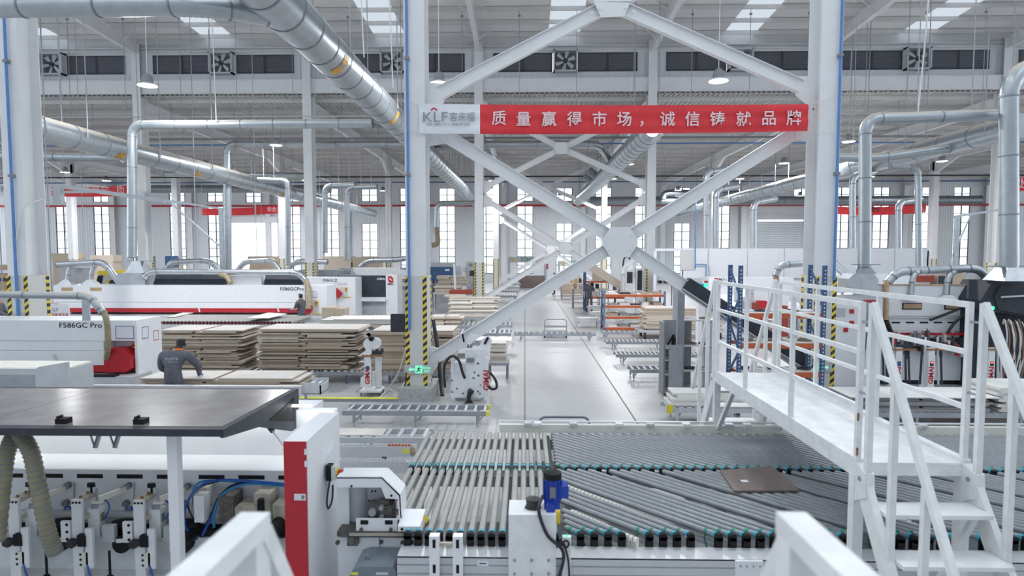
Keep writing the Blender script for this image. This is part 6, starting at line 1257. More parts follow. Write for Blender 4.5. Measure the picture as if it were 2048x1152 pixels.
ob('body', MB().box(xx(1420, Y), xx(1590, Y), Y + .3, Y + 1.3, 0, at(1500, 556, Y).z), 'white', t); ob('sloping_cover', MB().prism([(Y - .2, at(1450, 625, Y).z), (Y - .2, at(1450, 612, Y).z), (Y + .3, at(1450, 590, Y).z), (Y + .3, at(1450, 640, Y).z)], xx(1405, Y), xx(1470, Y), 'x'), 'white', t)
ob('lower_body', MB().box(xx(1405, Y), xx(1590, Y), Y + .0, Y + .3, 0, at(1500, 640, Y).z), 'white_worn', t)
lettering('IMAI', .19, at(1444, 559, Y + .29), 'logo_grey', t, bold=.01); ob('logo_mark', MB().box(*hbox(1429, 556, 1435, 562, Y + .285, .01)), 'label_red', t)
for b_ in ((1429, 563, 1447, 573), (1452, 563, 1472, 573), (1536, 584, 1556, 600)): label_sheet(t, rect(*b_, Y + .29), 'plastic_pink', Y + .295)
c = ob('control_box', MB().box(*hbox(1470, 576, 1508, 600, Y - .1, .12)), 'light_grey', t); ob('screen', MB().box(*hbox(1479, 578, 1499, 594, Y - .11, .01)), 'screen', c)
for k, m_ in enumerate(('red', 'green_box', 'yellow')): a = at(1504, 581 + k * 6, Y - .1); ob('button', MB().cyl((a.x, Y - .12, a.z), (a.x, Y - .1, a.z), .02, 8), m_, c)
for b_, m_, lab in (((1519, 602, 1535, 622, Y - .6, .4), 'red', 'red tool cabinet beside the control screen'), ((1511, 606, 1519, 630, Y - .6, .4), 'red_panel', 'dark red narrow box beside the red tool cabinet'), ((1558, 612, 1578, 619, Y - .6, .4), 'red_panel', 'dark red crate near the bowed man')):
    x0, x1, ya, yb, z0, z1 = hbox(*b_); ob('tool_box', MB().box(x0, x1, ya, yb, 0, z1 - .02).box(x0 + .03, x1 - .03, ya + .03, yb - .03, z1 - .02, z1), m_, None, False, lab, 'cabinet')
t = thing('signal_tower', 'blue valve block with green signal lamp by the enclosure', 'signal lamp', at(1404, 580, 20)); x0, x1, ya, yb, z0, z1 = hbox(1398, 568, 1411, 582, 20, .3); ob('valve_block', MB().box(x0, x1, ya, yb, z0, z1), 'cable_cyan', t); ob('stand', MB().box(x0, x1, ya, yb, 0, z0), 'white', t); a = at(1412, 569, 19.95); ob('green_lamp', MB().cyl((a.x, 19.95, a.z - .08), (a.x, 19.95, a.z + .05), .06, 10), 'green_lamp', t); ob('red_lamp', MB().cyl((a.x, 19.95, a.z + .05), (a.x, 19.95, a.z + .12), .06, 10), 'red', t)
# robot cell beyond the rack
Y = 31; t = thing('robot_arm', 'white robot arm over black cabinets right of the aisle', 'robot', (xx(1255, Y), Y, 0)); P3 = lambda px, py: at(px, py, Y)
ob('pedestal', MB().box(*hbox(1245, 548, 1260, 592, Y, .6)), 'white_worn', t); ob('shoulder', MB().tube([P3(1258, 552), P3(1262, 540), P3(1266, 530)], [.3, .26, .2], 10), 'white', t, True); ob('upper_arm', MB().tube(spline([P3(1264, 530), P3(1268, 522), P3(1275, 526)]), .2, 10), 'white', t, True); ob('forearm', MB().tube(spline([P3(1266, 528), P3(1256, 530), P3(1250, 535), P3(1246, 548)]), .13, 10), 'white', t, True); ob('cable_dress', MB().tube(spline([P3(1246, 535), P3(1248, 518), P3(1255, 514), P3(1262, 520)]), .04, 6), 'charcoal', t, True)
for b_, lab in (((1254, 544, 1265, 566, Y - .3, .3), 'black cabinet left of the robot pedestal'), ((1275, 541, 1284, 580, Y - .3, .3), 'black cabinet right of the robot pedestal')):
    x0, x1, ya, yb, z0, z1 = hbox(*b_); o = thing('control_cabinet', lab, 'cabinet', ((x0 + x1) / 2, ya, 0)); ob('door', MB().box(x0, x1, ya, ya + .03, z0, z1), 'charcoal', o); ob('carcass', MB().box(x0 - .06, x1 + .06, ya + .03, yb, 0, z1 + .1), 'white_worn', o)
t = thing('monitor_stand', 'small white monitor on a post behind the walking man', 'monitor', at(1217, 550, 36)); ob('screen', MB().box(*hbox(1211, 539, 1222, 547, 36, .08)), 'screen', t); x0, x1, ya, yb, z0, z1 = hbox(1216, 547, 1218, 560, 36.02, .06); ob('post', MB().box(x0, x1, ya, yb, 0, z1), 'light_grey', t)
# ================================================================ farther machines, lines and stacks
M3, zt3 = bander('white edge bander before the black panelled machine', 560, 712, 29.0, 555, 1.2, red=(589, 592), seam=578, text='F586GCZ', tpx=(660, 674, 561, 646), endx=673)
Y = 30.45; t = thing('panel_machine', 'machine with large black panel and white end showing a red logo', 'machine', (xx(735, Y), Y + .6, 0)); x0, x1, z0, z1 = rect(674, 551, 772, 594, Y)
ob('black_panel', MB().prism([(x0, z0), (x0, z1), (x1, z1), (x1, z0)], Y, Y + .05), 'charcoal', t); ob('carcass', MB().box(x0, x1 - .005, Y + .05, Y + 1.3, 0, z1 - .01), 'light_grey', t); x2 = xx(796, Y); ob('end_panel', MB().box(x1, x2, Y - .03, Y + 1.3, 0, z1 + .04), 'white', t); ob('lower_shelf', MB().box(x0, x1, Y - .25, Y, z0 - .2, z0), 'white', t)
c = at(781, 559, Y - .04); ob('logo_mark', MB().prism([(c.x - .13, c.z + .16), (c.x + .05, c.z + .16), (c.x + .14, c.z + .05), (c.x + .14, c.z - .16), (c.x - .05, c.z - .16), (c.x - .13, c.z - .05)], Y - .045, Y - .03), 'label_red', t); ob('logo_slash', MB().prism([(c.x - .09, c.z + .06), (c.x + .0, c.z + .06), (c.x + .1, c.z - .05), (c.x + .02, c.z - .05)], Y - .05, Y - .045), 'white', t)
lettering('IMAI', .15, at(781, 568.5, Y - .04), 'ink', t, bold=.02); lettering('GIMAI', .16, at(762, 558, Y - .01), 'white', t, bold=.02)
bander('pale far edge bander with red skirt left of the striped column', 690, 816, 36, 536, 1.2, red=(558, 561), seam=550, text='F586', tpx=(808, 815, 537.5, 801))
def mbox(name, label, b_, m, cat='machine', extra=(), legs=True):
    x0, x1, ya, yb, z0, z1 = hbox(*b_); t = thing(name, label, cat, ((x0 + x1) / 2, ya, 0)); ob('casing', MB().prism([(x0, z0), (x0, z1 - .06), (x0 + .06, z1), (x1 - .06, z1), (x1, z1 - .06), (x1, z0)], ya, yb), m, t)
    if legs and z0 > .05: ob('base', MB().box(x0 + .05, x1 - .05, ya + .05, yb - .05, 0, z0), 'light_grey', t)
    for nm_, bb, mm in extra: ob(nm_, MB().box(*hbox(*bb)), mm, t)
    return t
mbox('hooded_machine', 'long grey hooded machine behind the white bander', (596, 540, 676, 570, 33.5, 1.2), 'steel_grey', extra=(('cover_line', (596, 552, 676, 553, 33.47, .03), 'charcoal'),))
mbox('hooded_machine', 'light grey sloped machine beside the grey hooded one', (678, 536, 702, 560, 35.4, .5), 'galv')
mbox('panel_saw', 'dark blue fronted machine right of the striped column', (855, 534, 905, 566, 41, 1.5), 'rack_blue', extra=(('white_logo', (890, 538, 899, 542, 40.97, .03), 'white'), ('top_box', (862, 525, 908, 534, 41.1, 1.2), 'light_grey')))
mbox('control_cabinet', 'pale cabinet with round dial near the far left windows', (931, 523, 953, 566, 43, .8), 'guard_grey', 'cabinet', (('dial', (938, 527, 945, 533, 42.97, .03), 'galv_dark'), ('mirror', (926, 533, 931, 545, 42.9, .05), 'white')))
mbox('control_cabinet', 'slim pale cabinet left of the dial cabinet', (909, 531, 922, 566, 43.2, .7), 'white', 'cabinet')
t = mbox('black_monitor', 'black monitor on a post by the striped second-row column', (939, 541, 955, 552, 33.5, .1), 'charcoal', 'monitor', legs=False); a = at(947, 552, 33.55); ob('post', MB().box(a.x - .04, a.x + .04, 33.5, 33.58, 0, a.z + .02), 'mid_grey', t)
ob('white_post', MB().bar((xx(914, 33), 33, 0), at(908, 528, 33), .1, .1), 'white', None, label='slanting white post left of the second-row aisle column', cat='post')
# roller lines left of the aisle
for k, (Yc, a_, b_, nr) in enumerate(((19.0, 836, 1008, 20), (21.2, 640, 1022, 40), (23.6, 650, 1024, 40), (26.4, 690, 1022, 36))):
    low_conveyor('long roller line left of the aisle, %s behind the tall stacks' % ordn[k], xx(a_, Yc), xx(b_, Yc), Yc, 1.0, .5, nr, 6, 'steel_grey', False, 'roller_line', group='roller lines left of the aisle', r=.035, legm='rack_blue' if k < 2 else None)
for k, (py, a_, b_) in enumerate(((598, 975, 1034), (586, 985, 1038), (577, 992, 1040), (570, 998, 1042))):
    Yc = gz(1010, py + 8, 0).y; low_conveyor('short far conveyor reaching towards the aisle, %s from the front' % ordn[k], xx(a_, Yc), xx(b_, Yc), Yc, 1.0, .45, 10, 2, 'steel_grey', False, group='short far conveyors left of the aisle', r=.05)
Yc = 19.0; stack(('white sheet', 'nearest roller line right of column'), xx(866, Yc), xx(1020, Yc), Yc + .05, .85, .518, .575, .028, mats=('board_white',), top='board_white', jx=.05, group='white sheets on the roller line', split=0)
Yc = 23.6; stack(('tan board', 'low pile right of column'), xx(862, Yc), xx(925, Yc), Yc + .1, .8, .518, .85, .05, mats=('board_edge', 'board_pale'), jx=.06, group='tan boards on the third roller line')
Yc = 21.2; stack(('pale board', 'pile left of striped column'), xx(735, Yc), xx(815, Yc), Yc + .1, .8, .518, 1.05, .05, mats=('board_pale', 'board_edge'), jx=.06, group='pale boards left of the striped column')
Yc = 26.4; z = stack(('cream board', 'stack beside second-row column'), xx(897, Yc), xx(998, Yc), Yc + .1, .85, .518, 1.36, .05, mats=('board_pale', 'board_edge', 'cream'), jx=.06, group='cream boards beside the second-row column', split=.1)
flat_board('loose pale board askew on the cream stack', ((888, 592), (935, 594), (930, 588), (892, 588)), z + .03, 'board_pale', .025)
Yc = 22.5; ob('board', MB().box(xx(643, Yc), xx(668, Yc), Yc + .1, Yc + .8, 0, 1.26).box(xx(668, Yc), xx(688, Yc), Yc + .12, Yc + .78, 0, 1.22), 'board_edge', None, label='upright tan board block behind the scissor lift', cat='board')
Yc = 28.8; mbox('lacquered_board', 'brownish red panel lying low beside the cream stack', (898, 580, 945, 588, 28.8, .6), 'red_panel', 'panel')
Yc = 37.5
for (a_, b_, yt, yb_, Yq, lab) in ((872, 938, 553, 570, 37.0, 'far pile left of second-row column'), (866, 925, 572, 586, 33.4, 'far low pile by grey shirted worker')):
    zt = at(900, yt, Yq).z; zb = at(900, yb_, Yq).z; t = thing('board_table', 'plain steel table under the ' + lab, 'table', (xx((a_ + b_) / 2, Yq), Yq + .5, 0)); ob('table_top', MB().box(xx(a_, Yq), xx(b_, Yq), Yq, Yq + 1, zb - .06, zb - .002), 'light_grey', t)
    for px in (a_ + 3, b_ - 3):
        for dy in (.05, .95): ob('leg', MB().box(xx(px, Yq) - .04, xx(px, Yq) + .04, Yq + dy - .04, Yq + dy + .04, 0, zb - .06), 'light_grey', t)
    stack(('tan board', lab), xx(a_ + 2, Yq), xx(b_ - 2, Yq), Yq + .05, .9, zb, zt, .09, mats=('board_edge', 'board_pale'), jx=.06, group=lab, split=.1)
Yc = 15.9; stack(('tan board', 'small stack right of broad unit'), xx(980, Yc), xx(1013, Yc), Yc, .6, .42, .92, .05, mats=('board_edge', 'board_white', 'board_pale'), jx=.03, group='small stack right of the broad unit', split=0)
t = thing('board_table', 'grey stand under the small stack right of the broad unit', 'table', (xx(996, Yc), Yc + .3, 0)); ob('table_top', MB().box(xx(975, Yc), xx(1018, Yc), Yc - .05, Yc + .65, .36, .418), 'steel_grey', t)
for px in (978, 1014):
    for dy in (0, .58): ob('leg', MB().box(xx(px, Yc) - .025, xx(px, Yc) + .025, Yc + dy, Yc + dy + .05, 0, .36), 'mid_grey', t)
# gantries and stores at the aisle end
for lab, a_, b_, yt, yb_, Yq, txt in (('grey gantry with green lettering at the aisle end', 1016, 1092, 514, 525, 60, 'TONDA'), ('second grey gantry right of the aisle end', 1116, 1160, 522, 529, 56, 'TONDA')):
    x0, x1, z0, z1 = rect(a_, yt, b_, yb_, Yq); t = thing('gantry', lab, 'gantry', ((x0 + x1) / 2, Yq, 0)); ob('beam', MB().box(x0, x1, Yq, Yq + .5, z0, z1), 'light_grey', t)
    for x in (x0 + .1, x1 - .1): ob('post', MB().box(x - .1, x + .1, Yq + .1, Yq + .4, 0, z0), 'light_grey', t)
    lettering(txt, .5, at((a_ + b_) / 2 + (4 if a_ < 1100 else 22) - (0 if a_ < 1100 else 8), (yt + yb_) / 2, Yq - .02), 'label_green', t, bold=.02, sx=.9); ob('yellow_sign', MB().box(*hbox(a_ + 7, yt + 4, a_ + 11, yt + 8, Yq - .03, .03)), 'yellow', t)
for (a_, b_, yt, Yq, m_, lab) in ((1036, 1090, 551, 57, 'wood_brown', 'aisle end brown pile'), (1121, 1166, 558, 46, 'board_edge', 'far pile right of aisle'), (110, 160, 506, 52, 'board_edge', 'pile behind far left column'), (184, 233, 510, 52, 'board_pale', 'pile left of hopper downpipe'), (500, 566, 512, 54, 'board_edge', 'pile in the door glow'), (648, 706, 512, 50, 'board_pale', 'pile before left windows'), (708, 762, 514, 50, 'board_edge', 'pile right of striped far column'), (276, 298, 512, 47, 'mid_grey', 'dark pile at fifth column')):
    zt = at(500, yt, Yq).z; n_ = max(2, round(zt / .5)); th = zt / n_ - .004
    stack(('brown board pack', lab), xx(a_, Yq), xx(b_, Yq), Yq, 1.2, 0, zt, th, mats=(m_,), top=m_, jx=.05, group=lab, split=0, name='board_pack')
t = thing('fire_extinguisher', 'red fire extinguisher on a blue post at the aisle end', 'fire extinguisher', gz(1093, 566)); a = gz(1093, 566); ob('cylinder', MB().tube([(a.x + .1, a.y, 1.5), (a.x + .1, a.y, 2.0), (a.x + .1, a.y, 2.1)], [.1, .1, .04], 12), 'red', t, True); ob('post', MB().box(a.x - .09, a.x - .01, a.y - .04, a.y + .04, 0, 2.4), 'pipe_blue', t); ob('bracket', MB().box(a.x - .03, a.x + .05, a.y - .02, a.y + .02, 1.7, 1.75), 'mid_grey', t)
# benches right of the aisle, towards the back
rr = random.Random(21)
for k, (a_, b_, pyt, Yq, lab) in enumerate(((1145, 1200, 577, 36.5, 'workbench with clutter behind the walking man'), (1122, 1165, 566, 43, 'workbench farther along the right aisle side'), (1290, 1350, 567, 33.8, 'workbench right of the second-row column'))):
    x0, x1 = xx(a_, Yq), xx(b_, Yq); zt = at(a_, pyt, Yq).z; t = thing('workbench', lab, 'workbench', ((x0 + x1) / 2, Yq + .4, 0)); ob('bench_top', MB().box(x0, x1, Yq, Yq + .8, zt - .06, zt), 'board_top', t); ob('lower_shelf', MB().box(x0 + .05, x1 - .05, Yq + .05, Yq + .75, .3, .34), 'light_grey', t)
    for x in (x0 + .05, x1 - .05):
        for dy in (.05, .75): ob('leg', MB().box(x - .03, x + .03, Yq + dy - .03, Yq + dy + .03, 0, zt - .06), 'steel_grey', t)
    n_ = 5
    for j in range(n_):
        x = x0 + (x1 - x0) * (j + .2) / n_; w_ = (x1 - x0) / n_ * rr.uniform(.5, .75); h_ = rr.uniform(.1, .4); m_, nm_ = rr.choice((('charcoal', 'black'), ('board_white', 'white'), ('cardboard', 'brown'), ('light_grey', 'grey'), ('red', 'red')))
        ob('parts_box', MB().box(x, x + w_, Yq + .1, Yq + .5, zt, zt + h_ - .03).box(x + .02, x + w_ - .02, Yq + .12, Yq + .48, zt + h_ - .03, zt + h_), m_, None, False, '%s box, %s from left on the %s' % (nm_, ordn[j], lab.split(' with')[0] if k == 0 else lab), 'box', 'boxes on the workbenches')
for k, (py, a_, b_) in enumerate(((597, 1142, 1185), (620, 1175, 1225), (634, 1180, 1240), (648, 1150, 1200))):
    Yc = gz(1180, py + 10, 0).y; low_conveyor('short pale conveyor beside the walking man, %s from the back' % ordn[k], xx(a_, Yc), xx(b_, Yc), Yc, .6, .42, 8, 2, 'alu', False, group='short conveyors beside the walking man', r=.04)
    if k: ob('white_sheet', MB().box(xx(a_ + 4, Yc), xx(b_ - 4, Yc), Yc + .05, Yc + .5, .442, .475), 'board_white', None, label='white sheet on the short conveyor, %s from the back' % ordn[k], cat='board', group='white sheets on the short conveyors')
# arched ducts over the far left machines
pipe('pale arched duct over the far left machines', [at(330, 540, 36), at(345, 524, 36), at(418, 521, 36), at(445, 545, 36)], .16, 'galv', step=4); pipe('arched duct in the glow beside the jib post', [at(470, 545, 42), at(490, 523, 42), at(545, 520, 42), at(560, 540, 42)], .18, 'galv', step=4)
pipe('arched duct over the hooded machines', [at(575, 540, 38), at(590, 523, 38), at(655, 524, 38)], .16, 'galv', step=4); pipe('arched duct right of the striped far column', [at(720, 535, 40), at(735, 521, 40), at(800, 519, 40), at(815, 516, 40)], .17, 'galv', step=4)
mbox('orange_machine', 'white far machine with thin orange line below the arched duct', (335, 539, 450, 566, 35, 1.4), 'white', extra=(('orange_line', (335, 538, 450, 539, 34.97, .04), 'orange'),)); mbox('pale_machine', 'pale far machine in the glow beside the open door', (470, 540, 565, 560, 40, 1.2), 'white')
mbox('blue_machine', 'dark blue cabinet near the third far column', (330, 512, 342, 535, 44, 1), 'rack_blue', 'cabinet'); mbox('grey_machine', 'grey machine with conveyor behind the hopper branch ducts', (118, 535, 150, 566, 34, 1.5), 'light_grey', extra=(('white_ramp', (130, 530, 160, 536, 34.2, .6), 'white'),))
mbox('store_rack', 'cluttered beige parts rack at the far left edge', (-20, 530, 22, 585, 31, 1), 'cardboard', 'rack', extra=(('white_bins', (-10, 540, 20, 546, 30.95, .05), 'white'), ('dark_bins', (-10, 556, 20, 562, 30.95, .05), 'charcoal')))
mbox('far_machine', 'row of pale machines before the right far windows', (1690, 548, 1860, 580, 24.2, 1.2), 'white', extra=(('red_box', (1835, 551, 1869, 564, 24.1, .1), 'red_panel'),)); mbox('far_machine', 'dark stacked store right of the pale machines', (1880, 548, 1930, 575, 24, 1.2), 'board_edge', extra=(('dark_gap', (1878, 552, 1905, 568, 23.97, .04), 'charcoal'),))
a = at(1870, 517, RW - .3); t = thing('blue_notice', 'small blue and white notice far right on the window wall', 'sign', a); ob('notice', MB().box(a.x - .35, a.x + .35, RW - .06, RW - .03, a.z - .35, a.z + .35), 'paper', t); ob('symbol', MB().cyl((a.x, RW - .08, a.z), (a.x, RW - .06, a.z), .2, 16), 'cable_blue', t)
# ================================================================ people
from mathutils.bvhtree import BVHTree
def person(label, loc, rz, H=1.74, pose=None, shirt='uniform', trousers='trousers', long_sleeve=True, gloves=None, collar=None, hair='hair', sub=2, hand_r=.0085):
    k = H / 1.74; J = {'pel': (0, 0, .96), 'spi': (0, .0, 1.14), 'che': (0, .0, 1.34), 'nek': (0, .01, 1.49), 'hd0': (0, .025, 1.56), 'hd1': (0, .03, 1.64), 'hd2': (0, .025, 1.70),
                       'shL': (-.2, 0, 1.40), 'elL': (-.23, -.02, 1.14), 'wrL': (-.23, .06, .89), 'shR': (.2, 0, 1.40), 'elR': (.23, -.02, 1.14), 'wrR': (.23, .06, .89),
                       'hiL': (-.09, 0, .90), 'knL': (-.1, .02, .50), 'anL': (-.1, 0, .09), 'toL': (-.11, .16, .045), 'hiR': (.09, 0, .90), 'knR': (.1, .02, .50), 'anR': (.1, 0, .09), 'toR': (.11, .16, .045)}
    J.update(pose or {}); J = {n_: Vector(p) * k for n_, p in J.items()}
    rad = {'pel': .145, 'spi': .138, 'che': .155, 'nek': .055, 'hd0': .068, 'hd1': .1, 'hd2': .08, 'shL': .08, 'elL': .05, 'wrL': .028, 'hiL': .088, 'knL': .056, 'anL': .04, 'toL': .032}
    for n_ in list(rad):
        if n_.endswith('L'): rad[n_[:-1] + 'R'] = rad[n_]
    E = [('pel', 'spi', 'torso'), ('spi', 'che', 'torso'), ('che', 'nek', 'neck'), ('nek', 'hd0', 'neck'), ('hd0', 'hd1', 'head'), ('hd1', 'hd2', 'head')]
    for s in 'LR': E += [('che', 'sh' + s, 'torso'), ('sh' + s, 'el' + s, 'uarm'), ('el' + s, 'wr' + s, 'farm'), ('pel', 'hi' + s, 'hips'), ('hi' + s, 'kn' + s, 'thigh'), ('kn' + s, 'an' + s, 'shin'), ('an' + s, 'to' + s, 'foot')]
    for s, sg in (('L', -1), ('R', 1)):
        wr = J['wr' + s]; d = (wr - J['el' + s]).normalized(); d = Vector(J.get('hd_' + s, d)).normalized() if 'hd_' + s in J else d
        side = d.cross(Vector((0, 0, 1))); side = side.normalized() if side.length > .3 else Vector((0, 1, 0)) ; side = side * (1 if side.dot(Vector((0, 1, 0))) > 0 or abs(side.y) < .2 else -1); dn = d.cross(side).normalized() * .35
        pm_ = wr + d * .075 * k; J['pa' + s] = pm_; rad['pa' + s] = .026; E.append(('wr' + s, 'pa' + s, 'hand'))
        for f, (off, L) in enumerate(((-.026, .07), (-.009, .08), (.009, .075), (.026, .06))):
            a_, b_ = 'f%s%da' % (s, f), 'f%s%db' % (s, f); J[a_] = pm_ + (d * (L * .5 + .015) + side * off * 1.15 + dn * .01) * k; J[b_] = pm_ + (d * (L + .01) + side * off * 1.3 + dn * .05) * k
            rad[a_] = hand_r; rad[b_] = hand_r * .85; E += [('pa' + s, a_, 'hand'), (a_, b_, 'hand')]
        J['t%s1' % s] = wr + (d * .045 + side * .045) * k; J['t%s2' % s] = wr + (d * .085 + side * .065 + dn * .04) * k; rad['t%s1' % s] = .011; rad['t%s2' % s] = .009; E += [('wr' + s, 't%s1' % s, 'hand'), ('t%s1' % s, 't%s2' % s, 'hand')]
    names = [n_ for n_ in J if n_ in rad]; idx = {n_: i for i, n_ in enumerate(names)}
    me = bpy.data.meshes.new('body'); me.from_pydata([tuple(J[n_]) for n_ in names], [(idx[a_], idx[b_]) for a_, b_, _ in E], [])
    o = bpy.data.objects.new('tmp', me); COL.objects.link(o); sm = o.modifiers.new('s', 'SKIN'); sm.use_smooth_shade = True; sm.branch_smoothing = .6
    for n_ in names: v = me.skin_vertices[0].data[idx[n_]]; v.radius = (rad[n_] * k, rad[n_] * k); v.use_root = n_ == 'pel'
    ss = o.modifiers.new('d', 'SUBSURF'); ss.levels = sub; ss.render_levels = sub
    dg = bpy.context.evaluated_depsgraph_get(); ev = o.evaluated_get(dg); em = ev.to_mesh()
    V = [v.co.copy() for v in em.vertices]; N = [v.normal.copy() for v in em.vertices]; FC = [tuple(p.vertices) for p in em.polygons]; ev.to_mesh_clear(); bpy.data.objects.remove(o)
    # flatten the trunk front to back, narrow the head sideways
    segs = [(J[a_], J[b_], g) for a_, b_, g in E]
    def near(c):
        best = (9, None)
        for a_, b_, g in segs:
            ab = b_ - a_; t_ = max(0, min(1, (c - a_).dot(ab) / max(1e-9, ab.length_squared))); dd = (c - a_ - ab * t_).length
            if dd < best[0]: best = (dd, g)
        return best[1]
    grp = [near(sum((V[i] for i in f), Vector()) / len(f)) for f in FC]
    Rz = Matrix.Rotation(rz, 3, 'Z'); base = Vector(loc); tw = lambda p: tuple(Rz @ p + base)
    t = thing('person', label, 'person', loc)
    def sub_mesh(nm_, faces, off, m_, smooth=True):
        if not faces: return None
        used = {}; mb = MB()
        for f in faces:
            q = []
            for i in f:
                if i not in used: used[i] = len(mb.v); mb.v.append(tw(V[i] + N[i] * off))
                q.append(used[i])
            mb.f.append(tuple(q))
        return ob(nm_, mb, m_, t, smooth)
    sub_mesh('body', FC, 0, 'skin')
    sg_ = {'torso', 'uarm', 'hips'} | ({'farm'} if long_sleeve else set()); hem = .88 * k + (J['pel'].z - .96 * k)
    cz = lambda f: sum(V[i].z for i in f) / len(f)
    sh = sub_mesh('shirt', [f for f, g in zip(FC, grp) if (g in ('torso', 'uarm') or (g == 'farm' and long_sleeve)) or (g in ('hips', 'thigh') and cz(f) > hem) or (g == 'neck' and cz(f) < J['nek'].z - .01)], .018 * k, shirt)
    sub_mesh('trousers', [f for f, g in zip(FC, grp) if g in ('hips', 'thigh', 'shin') or (g == 'torso' and cz(f) < J['pel'].z)], .013 * k, trousers)
    sub_mesh('shoes', [f for f, g in zip(FC, grp) if g == 'foot'], .008 * k, 'rubber')
    if gloves: sub_mesh('gloves', [f for f, g in zip(FC, grp) if g == 'hand'], .004 * k, gloves)
    hc = (J['hd0'] + J['hd2']) / 2; fw = Vector((0, 1, 0))
    sub_mesh('hair', [f for f, g in zip(FC, grp) if g == 'head' and (cz(f) > hc.z + .035 * k or (sum((V[i] for i in f), Vector()) / len(f) - hc).dot(fw) < .02 * k and cz(f) > hc.z - .16 * k) or g == 'neck' and cz(f) > J['nek'].z + .03 * k and (sum((V[i] for i in f), Vector()) / len(f) - (J['nek'] + J['hd0']) / 2).dot(fw) < -.01 * k], .013 * k, hair)
    def blob(nm_, c, r, m_):
        mb = MB().tube([c + Vector((0, 0, z * r[2])) for z in (-1, -.7, 0, .7, 1)], 1, 8); mb.v = []
        for z, w_ in ((-1, .05), (-.7, .7), (0, 1), (.7, .7), (1, .05)): mb.v += [tw(c + Vector((math.cos(a_ * .785) * r[0] * w_, math.sin(a_ * .785) * r[1] * w_, z * r[2]))) for a_ in range(8)]
        return ob(nm_, mb, m_, t, True)
    for s in (-1, 1): blob('ear', hc + Vector((s * .092, 0, .0)) * k, Vector((.014, .02, .032)) * k, 'skin'); blob('eye', hc + Vector((s * .034, .082, .022)) * k, Vector((.014, .01, .007)) * k, 'ink')
    blob('nose', hc + Vector((0, .096, -.006)) * k, Vector((.013, .02, .022)) * k, 'skin'); blob('mouth', hc + Vector((0, .082, -.045)) * k, Vector((.024, .008, .006)) * k, 'plastic_pink')
    if collar:
        c = J['nek'] + Vector((0, -.005, -.02)) * k; dr = (J['hd0'] - J['nek']).normalized()
        ob('collar', MB().tube([tw(c - dr * .03 * k), tw(c + dr * .03 * k), tw(c + dr * .035 * k)], [.095 * k, .072 * k, .06 * k], 14), collar, t, True)
    return t, sh, tw
def face_deg(px, Y): return 0
# stooping man at the pile
Yp = 11.25; gx = xx(346, Yp, 720); P0 = Vector((gx, Yp, 0)); hand = at(398, 747, 11.78) - P0
hand.z = zp + .06
T1, sh1, tw1 = person('stooping man in grey work jacket with orange collar, blue gloves', P0, 0, 1.76, {
    'pel': (-.02, -.02, .95), 'spi': (-.02, .02, 1.12), 'che': (-.01, .09, 1.31), 'nek': (.03, .16, 1.45), 'hd0': (.035, .20, 1.51), 'hd1': (.04, .235, 1.585), 'hd2': (.04, .24, 1.645), 'shL': (-.23, .06, 1.37), 'elL': (-.29, .12, 1.10), 'wrL': (-.20, .36, .98),
    'shR': (.23, .1, 1.36), 'elR': (.34, .26, 1.12), 'wrR': tuple(hand / 1.0115)}, 'uniform', 'trousers', True, 'glove', 'collar_orange', hand_r=.0095)
bv = BVHTree.FromPolygons([sh1.matrix_world @ v.co if False else Vector(v.co) + ORG[sh1.name] for v in sh1.data.vertices], [tuple(p.vertices) for p in sh1.data.polygons])
def on_back(s, size, dx, z, fit, nm_='back_print'):
    mb = text_mb(s, size, .012, .0005) if s else MB().box(-fit / 2, fit / 2, 0, .0005, -.003, .003)
    wd = max(v[0] for v in mb.v) - min(v[0] for v in mb.v); vs = []
    for v in mb.v:
        p = Vector((P0.x + dx + v[0] * fit / wd, P0.y - 2, z + v[2])); h_ = bv.ray_cast(p, Vector((0, 1, 0))); vs.append((p.x, (h_[0].y if h_[0] else P0.y - .12) - .006, p.z))
    mb.v = vs; ob(nm_, mb, 'white_cloth', T1)
zb_ = at(346, 719, Yp - .1).z
on_back('KLF', .062, -.055, zb_, .12); on_back('客来福', .05, .06, zb_, .11); on_back('全屋定制', .026, .0, zb_ - .055, .09); on_back('', 0, -.09, zb_ - .055, .06, 'print_rule'); on_back('', 0, .09, zb_ - .055, .06, 'print_rule')
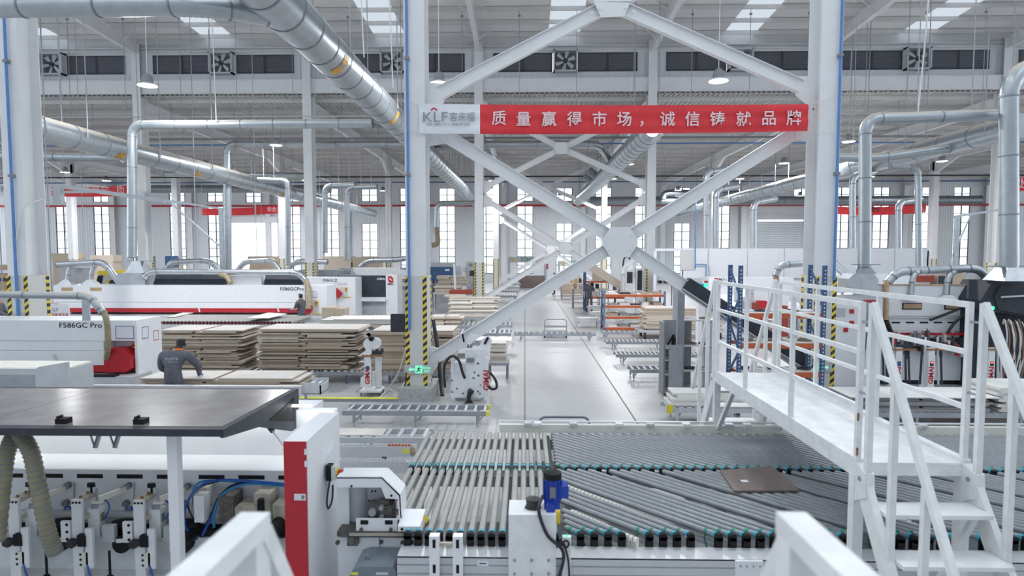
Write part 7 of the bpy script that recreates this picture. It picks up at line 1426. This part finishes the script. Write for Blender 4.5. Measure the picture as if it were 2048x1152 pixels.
# man at the long bander, seen from the side
Yp = 23.9; P0 = Vector((xx(603, Yp, 640), Yp, 0)); hd_ = at(579, 633, Yp) - P0
person('standing man in grey polo and blue gloves feeding the long bander', P0, math.radians(72), 1.72, {'elL': (-.2, .12, 1.16), 'wrL': (-.14, .40, 1.06), 'elR': (.2, .1, 1.15), 'wrR': (.12, .42, 1.04), 'hd1': (0, .04, 1.64)}, 'polo', 'trousers', False, 'glove', sub=1)
a = gz(1178, 625); person('walking man in dark polo and mottled trousers beside the aisle', (a.x, a.y, 0), math.radians(195), 1.76, {'knL': (-.1, .1, .52), 'anL': (-.1, .12, .1), 'toL': (-.11, .28, .06), 'anR': (.1, -.12, .1), 'toR': (.11, .03, .045), 'wrL': (-.27, .1, .92), 'wrR': (.28, .0, .90), 'elL': (-.27, .0, 1.16), 'elR': (.27, -.04, 1.15)}, 'polo', 'trousers', False, sub=1)
a = gz(1109, 589); person('distant man in beige shirt and dark trousers in the aisle', (a.x, a.y, 0), math.radians(100), 1.76, {'elL': (-.2, .12, 1.16), 'wrL': (-.12, .38, 1.08), 'elR': (.2, .1, 1.15), 'wrR': (.12, .4, 1.06)}, 'beige_cloth', 'charcoal', False, sub=1)
P0 = Vector((xx(1229, 37.5), 37.6, 0)); person('man in dark jacket with orange collar behind the farther rack', P0, math.radians(-100), 1.74, {}, 'uniform', 'trousers', True, None, 'collar_orange', sub=1)
P0 = Vector((xx(1583, 23.5), 23.4, 0)); person('man with bowed head in pale shirt behind the footbridge railing', P0, math.radians(110), 1.70, {'hd0': (0, .05, 1.55), 'hd1': (0, .085, 1.61), 'hd2': (0, .10, 1.66), 'wrR': (.1, .36, 1.05), 'wrL': (-.1, .36, 1.05)}, 'white_cloth', 'charcoal', True, sub=1)
P0 = Vector((xx(6, 22.4), 22.3, 0)); person('man in dark jacket with orange collar at the left picture edge', P0, math.radians(-75), 1.72, {'wrR': (.15, .38, 1.0), 'wrL': (-.1, .4, 1.0), 'elR': (.22, .1, 1.12), 'elL': (-.22, .1, 1.12)}, 'uniform', 'trousers', True, None, 'collar_orange', sub=1)
P0 = Vector((xx(870, 36.2), 36.0, 0)); person('worker in grey shirt half hidden right of the striped column', P0, math.radians(-60), 1.72, {'wrR': (.15, .38, 1.0), 'elR': (.22, .1, 1.12)}, 'polo', 'trousers', False, sub=1)
P0 = Vector((xx(171, 40), 40, 0)); person('far worker with orange collar left of the yellow feeder', P0, math.radians(-80), 1.72, {}, 'uniform', 'trousers', True, None, 'collar_orange', sub=1)
